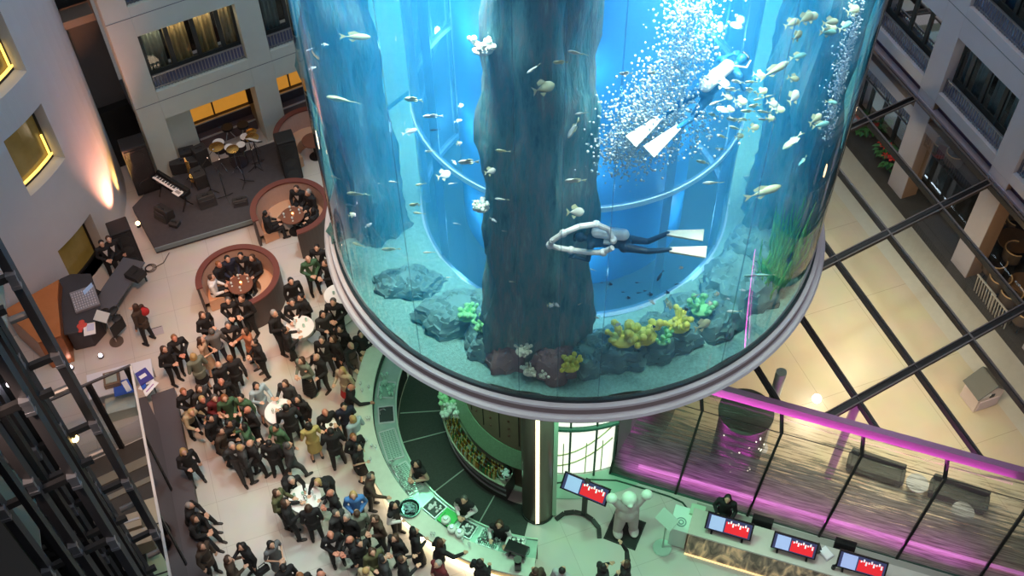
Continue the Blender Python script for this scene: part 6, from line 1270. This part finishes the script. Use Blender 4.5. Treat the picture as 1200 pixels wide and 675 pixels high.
P_((-4.41, 16.26, 1.60), (-4.17, 15.64, 1.60), 'down', 'coat', 'person with black hair in navy behind the pale blue blouse at the bar', top='navy', hair='black')
P_((-4.88, 16.10, 1.60), (-4.64, 15.65, 1.60), 'talk', 'coat', 'bald man in black bending over a white plate in the right crowd', hair='ginger', style='bald', skin='ruddy')
t = thing('white_plate', 'white plate with food held in front of the bald man', 'plate', (-4.77, 15.96, 1.20)); MB().lathe([(.001, 0), (.09, .0), (.15, .02), (.15, .025), (.09, .01), (.001, .01)], (0, 0), 24).build('plate', cloth_m, t, smooth=True); MB().ball((0, 0, .02), (.05, .06, .02), 10, 6).build('food', cloth['brown'], t, smooth=True)
P_((-4.67, 15.45, 1.60), (-4.80, 15.96, 1.60), 'talk', 'coat', 'broad man in black seen from behind with legs apart in the right crowd', hair='black', s=1.05)
P_((-4.16, 15.89, 1.60), (-4.47, 16.16, 1.60), 'down', 'casual', 'fair haired person in a pale blue blouse near the bar edge', top='paleblue', hair='blond', style='bob')
P_((-4.10, 15.33, 1.60), (-3.72, 14.75, 1.60), 'folded', 'suit', 'red faced man in open black jacket beside the glowing bar edge', hair='ginger', skin='ruddy')
P_((-3.97, 15.03, 1.60), (-3.51, 14.86, 1.60), 'folded', 'dress', 'woman in a short black dress with bare legs at the bar', top='black', hair='black', style='bob')
P_((-3.60, 14.19, 1.60), (-3.22, 14.13, 1.60), 'bararm', 'coat', 'man in dark brown leaning on the bar above the round bowl', top='brown', hair='darkgrey')
P_((-3.00, 13.37, 1.60), (-2.60, 13.18, 1.60), 'folded', 'vest', 'woman with long black hair and white blouse under a black waistcoat at the bar', hair='black', style='long')
P_((-2.46, 12.67, 1.60), (-2.08, 12.82, 1.60), 'folded', 'long', 'woman with very long black hair in long black dress at the bar', top='black', hair='black', style='long')
P_((-1.82, 12.39, 1.60), (-1.52, 12.52, 1.60), 'bararm', 'coat', 'dark haired woman in black stretching an arm over the bar counter', hair='brown', style='long')
P_((-1.89, 11.81, 1.60), (-2.24, 11.46, 1.60), 'down', 'coat', 'grey haired person in a dark red jacket at the lower edge of the bar', top='darkred', hair='grey')
P_((-0.90, 11.84, 1.60), (-0.60, 12.22, 1.60), 'folded', 'coat', 'dark haired person in black facing the end of the bar', hair='black', style='bob')
P_((0.36, 11.59, 1.60), (0.04, 11.99, 1.60), 'down', 'coat', 'brown haired person at the very end of the bar counter at the lower photo edge', top='brown', hair='brown')
P_((1.00, 11.58, 1.60), (1.23, 11.96, 1.60), 'down', 'casual', 'person in grey with dark hair alone at the lower photo edge below the television', top='lightgrey', hair='black')
P_((1.97, 11.64, 1.60), (2.38, 11.82, 1.60), 'talk', 'coat', 'person in black at the lower photo edge below the statue, left of two', hair='black', style='bob')
P_((2.47, 11.71, 1.60), (2.12, 11.82, 1.60), 'raise', 'coat', 'person in black raising an arm below the statue, right of two', hair='brown', style='bob')
# --- around the lowest table
P_((-5.56, 14.20, 1.60), (-5.19, 13.67, 1.60), 'lean', 'suit', 'grey haired man in black bending over the lowest cocktail table from above', hair='grey')
P_((-5.87, 13.80, 1.60), (-5.22, 13.60, 1.60), 'talk', 'coat', 'person in dark olive coat left of the lowest cocktail table', top='olive', hair='brown', style='bob')
P_((-4.92, 14.13, 1.60), (-5.16, 13.62, 1.60), 'lean', 'coat', 'person with grey blond hair and yellow scarf bending over the lowest table', hair='blond', style='bob')
P_((-4.55, 13.76, 1.60), (-4.93, 13.52, 1.60), 'folded', 'suit', 'bald man in black suit right of the lowest cocktail table', hair='grey', style='bald', skin='ruddy')
P_((-5.60, 13.45, 1.60), (-5.20, 13.53, 1.60), 'talk', 'coat', 'stout person with brown hair in black left in front of the lowest table', hair='brown', s=1.04, style='bob')
P_((-5.06, 13.38, 1.60), (-5.18, 13.83, 1.60), 'down', 'coat', 'curly dark haired person in black right in front of the lowest table', hair='brown', style='bob')
P_((-4.46, 12.64, 1.60), (-4.24, 12.11, 1.60), 'folded', 'suit', 'bald man in open black suit facing us below the lowest table', hair='grey', style='bald', skin='ruddy')
P_((-4.37, 13.20, 1.60), (-4.02, 12.94, 1.60), 'down', 'casual', 'person in dark grey top left of the person in the blue jumper', top='darkgrey', hair='darkgrey')
P_((-4.11, 13.08, 1.60), (-4.29, 12.73, 1.60), 'down', 'coat', 'grey haired person in black in front of the dark grey top', hair='grey')
P_((-3.99, 13.68, 1.60), (-3.88, 13.08, 1.60), 'folded', 'casual', 'blond person in a bright blue jumper in the right crowd', top='blue', hair='blond', style='bob')
P_((-3.87, 13.19, 1.60), (-3.98, 13.56, 1.60), 'down', 'suit', 'man in grey green jacket with back to us below the blue jumper', top='greygreen', hair='brown')
P_((-3.41, 13.02, 1.60), (-3.70, 12.80, 1.60), 'folded', 'coat', 'man with brown hair in brown jacket right of the grey green one', top='brown', hair='brown')
P_((-3.99, 12.50, 1.60), (-4.22, 12.33, 1.60), 'folded', 'suit', 'ginger bald man in black in the lower right crowd', hair='ginger', style='bald', skin='ruddy')
P_((-3.76, 12.40, 1.60), (-3.52, 12.13, 1.60), 'down', 'coat', 'person with dark hair in black between ginger bald man and green jacket', hair='black')
P_((-3.44, 12.17, 1.60), (-3.27, 11.87, 1.60), 'glass', 'jskirt', 'person in olive green jacket holding a bright glass at the lower edge crowd', top='olive', hair='green' if False else 'brown', style='bob')
P_((-2.92, 12.51, 1.60), (-3.16, 12.19, 1.60), 'folded', 'coat', 'person in black beside the woman with very long hair at the bar', hair='brown', style='bob')
P_((-2.73, 11.96, 1.60), (-2.46, 12.06, 1.60), 'talk', 'coat', 'person in black at the lower edge left of the dark red jacket', hair='brown')
P_((-3.55, 11.70, 1.60), (-3.35, 11.98, 1.60), 'down', 'casual', 'fair haired person at the lower photo edge below the olive jacket', top='tan', hair='blond')
P_((-4.60, 11.63, 1.60), (-4.29, 11.72, 1.60), 'down', 'suit', 'bald man whose head just enters the lower photo edge', hair='grey', style='bald', skin='ruddy')
P_((-5.09, 11.62, 1.60), (-5.34, 11.92, 1.60), 'down', 'coat', 'red haired person whose head just enters the lower photo edge', hair='ginger')
P_((-3.17, 11.97, 1.60), (-2.92, 12.07, 1.60), 'down', 'coat', 'dark person behind the olive green jacket at the lower edge', hair='black', top='darkgrey')
# --- lower left
P_((-6.52, 12.39, 1.60), (-6.79, 12.07, 1.60), 'glass', 'coat', 'woman in black with a black handbag at the lower left', hair='black', style='bob')
P_((-5.85, 12.42, 1.60), (-5.35, 12.03, 1.60), 'folded', 'dress', 'woman in a grey dress with black hair at the lower left', top='grey', hair='black', style='bob')
P_((-6.81, 12.05, 1.60), (-6.49, 12.17, 1.60), 'talk', 'suit', 'man in purple brown jacket with light collar reaching out at the lower left', top='brown', hair='brown', shirt='paleblue')
P_((-7.49, 12.42, 1.60), (-6.97, 12.19, 1.60), 'down', 'coat', 'person in dark brown coat beside the lower end of the plinth', top='brown', hair='brown', style='bob')
P_((-8.34, 15.03, 1.60), (-7.42, 13.89, 1.60), 'glass', 'coat', 'fair haired person in black leaning back against the dark plinth', hair='blond', style='bob')
P_((-8.07, 13.73, 1.30), (-7.36, 13.71, 1.30), 'perch', 'coat', 'grey haired person in black perched on the plinth, upper of two', hair='grey', z=-.02)
P_((-7.89, 13.35, 1.30), (-7.21, 13.12, 1.30), 'perch', 'coat', 'dark haired person in black perched on the plinth, lower of two', hair='brown', style='bob', z=-.02)
P_((-5.51, 11.84, 1.60), (-5.76, 12.15, 1.60), 'down', 'coat', 'dark figure cut off at the lower photo edge below the grey dress', hair='black')
# --- staff
P_((-2.46, 14.51, 1.60), (-2.84, 14.12, 1.60), 'folded', 'vest', 'woman with bare arms in a dark waistcoat working behind the bar trays', top='black', shirt='beige', hair='black', style='bob')
P_((-1.29, 13.48, 1.60), (-1.51, 12.87, 1.60), 'folded', 'vest', 'barman in white shirt and black waistcoat behind the bar', hair='darkgrey')
P_((-0.45, 12.80, 1.60), (-0.60, 12.22, 1.60), 'talk', 'vest', 'woman with long brown hair and white sleeves at the end inside the bar', hair='brown', style='long')
P_((5.07, 13.32, 1.60), (4.81, 12.62, 1.60), 'talk', 'coat', 'person in black standing behind the left screen of the reception desk', hair='black', style='long')
# --- seated in the booths
for p, tg, lab, kw in [((-8.61, 21.68, 1.10), B1, 'ginger haired person in black seated at the upper left of the nearer booth', dict(hair='ginger', skin='ruddy')), ((-8.69, 21.10, 1.10), B1, 'person in a white shirt seated at the left of the nearer booth', dict(top='white', hair='brown', wear='casual')),
      ((-7.91, 22.01, 1.10), B1, 'man in black suit seated at the back of the nearer booth', dict(wear='suit')), ((-7.54, 21.87, 1.10), B1, 'person in black with brown hair seated at the right of the nearer booth', dict(hair='brown', style='bob')),
      ((-8.31, 21.86, 1.10), B1, 'dark clothed person seated between ginger hair and suit in the nearer booth', dict(top='navy')),
      ((-7.24, 23.64, 1.10), B2, 'man in black seated at the left of the booth beside the stage', dict(wear='suit')), ((-6.59, 24.37, 1.10), B2, 'person with white shirt front seated at the back of the booth beside the stage', dict(wear='suit', hair='brown')),
      ((-6.30, 24.28, 1.10), B2, 'person in black seated at the upper right of the booth beside the stage', dict(hair='grey')), ((-6.01, 23.66, 1.10), B2, 'dark haired person seated at the right of the booth beside the stage', dict(style='bob'))]:
    kw = dict(kw); wr = kw.pop('wear', 'coat'); c_ = Vector((p[0], p[1])); v = (c_-Vector(tg)); v = v.normalized()*.74 if v.length > .1 else Vector((0, .74)); P_((tg[0]+v.x, tg[1]+v.y, 0), tg, 'sit', wr, lab, **kw)
o = thing('handbag', 'black handbag hanging by the woman in black at the lower left', 'bag', (-6.15, 12.18, 0.75), R(40)); MB().box((0, 0, 0), (.3, .12, .22)).build('bag', cloth['black'], o, bevel=.03); MB().tube([(-.1, 0, .1), (-.08, 0, .28), (.08, 0, .28), (.1, 0, .1)], .012).build('handles', cloth['black'], o)

# ================================================================ LIFE IN THE AQUARIUM
def fish_mesh(nm, L, H, W, body, fin):
    m = MB(); N = 10; rows = []
    for i in range(N+1):
        t = i/N; r = math.sin(PI*min(1, t*1.02)**.75)*.98+.03 if t < 1 else .05; r = max(.06, r*(1-.25*t)); rows.append((-L/2+L*.82*t, r))
    vs = []
    for y, r in rows: vs += [(W*.5*r*math.cos(2*PI*k/10), -y, H*.5*r*math.sin(2*PI*k/10)) for k in range(10)]
    m.add(vs, [(i*10+k, i*10+(k+1) % 10, (i+1)*10+(k+1) % 10, (i+1)*10+k) for i in range(N) for k in range(10)]+[tuple(range(10)), tuple(N*10+k for k in range(9, -1, -1))])
    def fin_(pts): 
        n = len(pts); m.add([(x+.006, y, z) for x, y, z in pts]+[(x-.006, y, z) for x, y, z in pts], [tuple(range(n)), tuple(range(2*n-1, n-1, -1))]+[(i, (i+1) % n, (i+1) % n+n, i+n) for i in range(n)], 1)
    fin_([(0, -L*.28, 0), (0, -L*.52, H*.42), (0, -L*.44, 0), (0, -L*.52, -H*.42)])
    fin_([(0, L*.18, H*.42), (0, -L*.02, H*.78), (0, -L*.24, H*.55), (0, -L*.2, H*.25)])
    fin_([(0, L*.05, -H*.42), (0, -L*.1, -H*.7), (0, -L*.22, -H*.3)])
    return m.mesh(nm, [body, fin], True)
fm = {c: mat('fish_'+c, v, .45) for c, v in {'pale': (.55, .60, .38), 'white': (.68, .72, .66), 'silver': (.6, .7, .75), 'dark': (.02, .05, .09), 'yellow': (.8, .75, .2), 'teal': (.25, .6, .55)}.items()}
FM_ = {'pale': fish_mesh('fish', .50, .26, .11, fm['pale'], fm['pale']), 'white': fish_mesh('fish', .50, .30, .10, fm['white'], fm['pale']), 'silver': fish_mesh('fish', .55, .18, .10, fm['silver'], fm['silver']), 'dark': fish_mesh('fish', .40, .22, .09, fm['dark'], fm['dark']), 'teal': fish_mesh('fish', .6, .2, .1, fm['teal'], fm['pale']), 'long': fish_mesh('fish', .95, .22, .14, fm['pale'], fm['pale'])}
def fish(kind, p, ang, s, label, group=None, tilt=0):
    o = place(FM_[kind], 'fish', p, label, 'fish', group, s=s); o.rotation_euler = (R(tilt), R(-35+random.uniform(-12, 12)), R(ang)); return o
one = [('long', (-3.08, 16.18, 11.97), 70, .85, 'long pale green fish at the upper left of the aquarium', -20), ('long', (-2.48, 15.13, 14.23), -95, .55, 'slim pale fish near the top left of the aquarium', 0), ('pale', (-1.52, 14.03, 13.80), 80, .6, 'round pale fish left of the pillar near the top', 0),
    ('long', (-3.05, 15.89, 9.76), 75, .6, 'pale green fish at the left edge, middle height', -25), ('silver', (-3.46, 17.04, 8.25), 70, .7, 'slim pale fish just below the one at the left edge', -25), ('white', (-3.64, 16.94, 9.19), 60, .5, 'small white fish hugging the left glass', -20),
    ('silver', (-1.21, 13.81, 13.63), 90, .6, 'thin arched fish in the pale left half', 0), ('silver', (-1.65, 14.12, 13.02), -80, .5, 'small fish with raised tail in the pale left half', 10), ('white', (-1.33, 13.89, 12.78), 90, .35, 'small white fish under the dark one in the left half', -20),
    ('dark', (-1.19, 13.80, 13.34), 95, .45, 'small dark fish in the pale left half', 0), ('white', (-1.11, 13.75, 12.35), -85, .5, 'pale fish near the middle left', 15), ('white', (-0.66, 13.40, 12.98), 90, .7, 'white fish swimming towards the left edge of the pillar', 0),
    ('white', (-2.08, 14.50, 11.46), 80, .4, 'tiny white fish left of a pair in the left half', 0), ('pale', (-1.55, 14.05, 11.84), 100, .4, 'tiny pale fish right of a pair in the left half', 0), ('pale', (-1.72, 14.18, 11.19), 100, .45, 'pale upright fish under the pair, upper', 30), ('pale', (-1.65, 14.13, 11.02), 80, .45, 'pale upright fish under the pair, lower', 0),
    ('white', (-1.54, 14.04, 10.04), 90, .45, 'round white fish in the lower left half', 0), ('long', (-3.21, 15.98, 8.13), 70, .5, 'pale slim fish close to the lower left glass', -30), ('pale', (-2.51, 15.72, 8.26), 90, .8, 'blurred pale fish pair at the lower left', 0),
    ('white', (0.40, 13.05, 15.19), 140, .5, 'cream fish in front of the pillar near the top', -30), ('pale', (0.79, 12.98, 15.35), 90, .45, 'round cream fish right of the first one on the pillar', 0), ('pale', (0.55, 13.02, 14.84), -80, .7, 'yellowish fish crossing the pillar', 10),
    ('pale', (-0.09, 13.18, 13.42), 80, .5, 'yellow green fish at the left edge of the pillar', 0), ('white', (-0.31, 13.26, 12.89), -70, .4, 'small white fish on the left part of the pillar', 0), ('white', (-0.13, 13.20, 12.29), 80, .5, 'white spiny fish low on the left part of the pillar', 0),
    ('white', (1.01, 12.96, 14.06), 170, .7, 'upright white fish at the right edge of the pillar', -60), ('white', (1.12, 12.95, 14.38), 100, .4, 'small white fish above the upright one', 0), ('white', (1.07, 12.96, 12.93), 90, .7, 'white fish right beside the pillar, middle height', 0), ('white', (1.09, 12.95, 12.20), -90, .6, 'square white fish beside the pillar below the middle', 0),
    ('white', (1.02, 12.96, 15.53), 70, .6, 'white fish leaving the right edge of the pillar near the top', -20), ('white', (1.76, 13.05, 15.05), 90, .4, 'small white fish in the clear blue right of the pillar', 0), ('white', (2.18, 13.09, 15.02), 90, .4, 'small white fish at the edge of the bubble cloud', 0),
    ('white', (3.43, 13.44, 12.31), 90, .7, 'round white fish right of the bubble cloud', 0), ('long', (4.53, 14.09, 11.38), -80, .75, 'large white oval fish at the right', 10), ('pale', (4.98, 14.49, 12.23), 150, .9, 'big yellow green fish bending down at the right', -40),
    ('teal', (5.33, 14.72, 11.52), 170, .4, 'small green fish below the big yellow green one', -60), ('dark', (2.70, 13.20, 10.19), 160, .6, 'dark round fish below the diver with the hose', -50), ('pale', (2.95, 13.27, 9.25), 0, .7, 'cream coloured round fish near the bottom right of the pillar', -60),
    ('white', (4.41, 13.88, 8.21), 90, .6, 'white fish over the right reef', 0), ('pale', (3.75, 13.59, 8.16), -60, .8, 'pale fish over the right coral reef near the sand', 0), ('long', (4.17, 13.72, 14.48), -65, .6, 'pale slim fish in the right rock shadow', 10), ('white', (4.69, 14.09, 13.59), -50, .6, 'red marked white fish at the right of the school', 15),
    ('teal', (5.02, 14.39, 8.70), 90, .7, 'dull green fish left of the green plants', 0), ('teal', (4.69, 14.09, 9.05), 90, .6, 'dull green fish further left of the green plants', 0), ('silver', (6.48, 16.01, 6.73), 130, 1.0, 'silver fish pointing up at the right glass near the ring', -30)]
for k, p, a, s, lab, tl in one: fish(k, p, a, s, lab, tilt=tl)
rnd = random.Random(11)
sch = [(847,98), (868,118), (878,106), (893,108), (902,112), (889,116), (884,124), (868,120), (854,128), (876,130), (896,131), (905,121), (852,113), (865,96), (890,88), (880,96), (899,106), (872,112), (860,140), (895,140), (836,135), (903,139), (928,27), (944,22), (950,20), (970,38), (972,33), (973,26), (954,30), (974,120), (956,140), (962,145), (1007,5), (1000,22), (990,32), (934,95), (923,141), (906,137), (846,160), (866,160), (845,175), (823,190), (883,154), (862,150), (887,168)]
SC = [(3.34, 13.52, 14.41), (3.68, 13.56, 14.01), (3.88, 13.90, 13.93), (4.06, 13.77, 14.00), (4.18, 13.72, 13.96), (4.06, 13.89, 13.75), (3.92, 13.57, 13.89), (3.80, 13.96, 13.62), (3.50, 13.47, 13.92), (3.89, 13.78, 13.59), (4.14, 13.70, 13.64), (4.31, 13.93, 13.61), (3.46, 13.57, 14.10), (3.64, 13.77, 14.22), (3.94, 13.70, 14.40), (3.85, 13.76, 14.22), (3.62, 13.53, 13.64), (4.16, 13.71, 13.46), (3.24, 13.37, 13.90), (4.29, 13.80, 13.40), (3.46, 13.46, 13.35), (3.78, 13.61, 13.20), (3.48, 13.47, 13.06), (3.18, 13.34, 12.90), (4.03, 13.75, 13.25), (3.72, 13.69, 13.31), (4.46, 14.04, 13.38), (3.26, 13.38, 14.15), (3.53, 13.60, 14.21), (3.85, 13.76, 13.43)]
for i, p in enumerate(SC): fish(rnd.choice(['pale', 'white', 'pale']), p, rnd.choice([90, -90])+rnd.uniform(-30, 30), rnd.uniform(.33, .5), 'pale fish in the dense school right of the divers', 'school of pale fish right of the divers', rnd.uniform(-20, 20))
SD = [(4.31, 13.81, 15.30), (4.56, 13.99, 15.24), (4.72, 14.25, 15.07), (5.06, 14.28, 14.74), (5.15, 14.52, 14.63), (5.06, 14.29, 14.93), (5.48, 14.59, 14.92), (5.46, 14.71, 14.52), (4.47, 13.92, 14.97), (5.55, 14.67, 12.94), (5.31, 14.55, 12.67), (5.51, 14.78, 12.33), (4.58, 14.00, 14.51), (4.59, 14.02, 14.05)]
for i, p in enumerate(SD): fish(rnd.choice(['pale', 'teal']), p, -70+rnd.uniform(-30, 30), rnd.uniform(.4, .6), 'yellowish fish before the rock shadow at the upper right glass', 'yellowish fish at the upper right glass', rnd.uniform(-20, 20))
SE = [(1.64, 13.04, 10.23), (1.78, 13.05, 10.16), (2.03, 12.97, 10.03), (2.34, 13.12, 9.81), (2.44, 13.04, 9.96), (2.55, 13.16, 9.70), (2.88, 13.25, 9.63), (3.05, 13.30, 9.81), (2.12, 12.98, 9.84), (3.28, 13.28, 9.07), (2.30, 13.11, 10.12), (2.70, 13.20, 8.66)]
for p in SE: fish('dark', p, rnd.choice([90, -90]), rnd.uniform(.2, .32), 'tiny dark fish over the reef below the divers', 'tiny dark fish below the divers')
SF = [(1.44, 12.94, 10.71), (1.24, 12.94, 9.75), (1.56, 12.94, 9.33), (1.97, 12.97, 9.05), (2.40, 13.03, 9.50), (2.58, 13.07, 9.59), (3.06, 13.20, 10.39), (3.51, 13.48, 9.24), (3.91, 13.57, 9.15), (4.19, 13.73, 8.80), (3.35, 13.30, 8.84), (3.79, 13.51, 8.94), (4.51, 13.95, 8.78), (0.70, 13.00, 9.65), (0.81, 12.98, 9.69), (-0.11, 13.19, 11.51), (-0.29, 13.25, 11.73), (0.00, 13.15, 10.18), (-0.95, 13.66, 11.22), (-1.19, 13.80, 9.58), (-3.48, 16.13, 13.20), (-3.53, 16.26, 12.67), (-3.07, 15.48, 13.81), (-2.76, 15.00, 9.79), (-3.20, 15.74, 9.31), (-2.40, 14.86, 11.07), (-0.61, 13.38, 12.09), (-0.73, 13.55, 14.07), (-0.79, 13.58, 13.72), (-0.80, 13.58, 13.23), (-0.91, 13.64, 12.75), (-0.97, 13.67, 12.22)]
for p in SF: fish(rnd.choice(['white', 'silver']), p, rnd.choice([90, -90])+rnd.uniform(-30, 30), rnd.uniform(.16, .3), 'tiny white fish scattered in the blue water', 'tiny white fish scattered in the water', rnd.uniform(-30, 30))
# divers
suit_m = mat('wetsuit', (.012, .05, .10), .5); fin_white = mat('fin_white', (.75, .78, .76), .4); fin_tan = mat('fin_cream', (.8, .76, .6), .4); cyl_m = mat('cylinder_white', (.9, .9, .9), .3); blue_suit = mat('wetsuit_blue', (.02, .16, .35), .5)
def diver(p, rot, lab, sm, fc, scale=1.0):
    P = dict(h=Vector((0, .80, .05)), c=Vector((0, .45, 0)), p=Vector((0, .0, 0)), e=(Vector((-.32, .62, -.18)), Vector((.34, .55, -.15))), w=(Vector((-.25, .86, -.22)), Vector((.30, .80, -.25))), k=(Vector((-.12, -.42, -.05)), Vector((.16, -.38, -.14))), a=(Vector((-.13, -.82, .06)), Vector((.2, -.74, .10))))
    def f(b):
        torso(b, P, .0); legs_(b, P, 0)
        b.ball(P['h'], (.085, .10, .105), 14, 10); cap(b, P['h'], P['c'], .055, .06, 10); hand(b, P, 0); hand(b, P, 1)
    o = place(remeshed('diver_body', f, .012, sm), 'diver', p, lab, 'diver', s=scale); o.rotation_euler = rot
    for s in (-1, 1): a = P['a'][(s+1)//2]; m = MB(); m.add([a+Vector((-.05, .02, .02)), a+Vector((.05, .02, .02)), a+Vector((.13, -.62, .03)), a+Vector((-.13, -.62, .03)), a+Vector((-.05, .02, -.04)), a+Vector((.05, .02, -.04)), a+Vector((.13, -.62, .0)), a+Vector((-.13, -.62, .0))], [(0, 1, 2, 3), (7, 6, 5, 4), (0, 4, 5, 1), (1, 5, 6, 2), (2, 6, 7, 3), (3, 7, 4, 0)]); m.build('fin', fc, o, bevel=.01)
    g = MB(); cap(g, (0, .48, .24), (0, .02, .22), .11, n=14); g.build('air_cylinder', cyl_m, o, smooth=True)
    MB().box((0, .89, .05), (.15, .05, .09)).build('mask', mat('mask_black', (.01, .01, .01), .2), o, bevel=.01); MB().box((0, .3, .12), (.32, .12, .05)).build('harness', mat('harness_white', (.7, .75, .78), .6), o, bevel=.01)
    g = MB(); g.tube([(.05, .5, .32), (.2, .7, .2), (.1, .9, .0)], .015); g.build('hose', mat('hose_white', (.8, .8, .8), .5), o); return o
diver((3.14, 13.81, 13.99), (R(20), R(15), R(-50)), 'diver in blue with white air cylinder and long white fins in the bubble cloud', blue_suit, fin_white, 1.0)
diver((2.02, 13.32, 10.99), (R(-5), R(-5), R(78)), 'diver in dark wetsuit with cream fins below the middle of the aquarium', suit_m, fin_tan, 1.0)
t = thing('white_hose', 'white ribbed hose coiled between the pillar and the lower diver', 'hose', (1.32, 13.04, 11.37)); g = MB(); rnd = random.Random(2); pts = [(.55*math.cos(u*.55)-.1, .1*math.sin(u), .36*math.sin(u*.55)) for u in range(12)]; g.tube(pts, .05, 8); g.build('hose', mat('hose_white', (.8, .8, .8), .5), t, smooth=True); g = MB(); [g.ball(q, .075, 8, 6) for q in pts[::2]]; g.build('collars', cyl_m, t, smooth=True)
# bubbles
bub = mat('air_bubble', (.62, .68, .68), .25)
def bubbles(lst, label, seed, s0, s1):
    rnd = random.Random(seed); m = MB()
    for (x, y, z), n_, sp, sz in lst:
        for _ in range(int(n_*1.7)):
            r = rnd.uniform(s0, s1); q = (x+rnd.gauss(0, sp), y+rnd.gauss(0, sp*.5), z+rnd.gauss(0, sz))
            d = math.hypot(q[0]-TX, q[1]-TY)
            if d > 5.3 or d < RI+.1: continue
            m.ball(q, r, 6, 4)
    o = m.build('air_bubbles', bub, None, smooth=True); tag(o, label, 'bubbles', kind='stuff')
bubbles([((2.76, 13.73, 15.75), 240, .24, .4), ((2.76, 13.73, 15.29), 260, .24, .35), ((2.71, 13.72, 14.73), 260, .24, .3), ((2.56, 13.68, 14.26), 280, .26, .3), ((2.32, 13.62, 13.79), 460, .32, .3), ((2.07, 13.58, 13.38), 520, .32, .28), ((1.96, 13.57, 12.92), 320, .28, .22), ((2.72, 13.72, 13.32), 240, .4, .2)], 'white cloud and column of air bubbles around the upper diver', 5, .008, .028)
bubbles([((5.78, 15.06, 14.50), 110, .10, .4), ((5.79, 15.07, 13.98), 150, .10, .4), ((5.77, 15.04, 13.37), 170, .11, .4), ((5.84, 15.14, 12.71), 150, .11, .35), ((5.92, 15.27, 11.99), 80, .10, .3)], 'curtain of sparkling air bubbles along the right glass', 6, .008, .02)
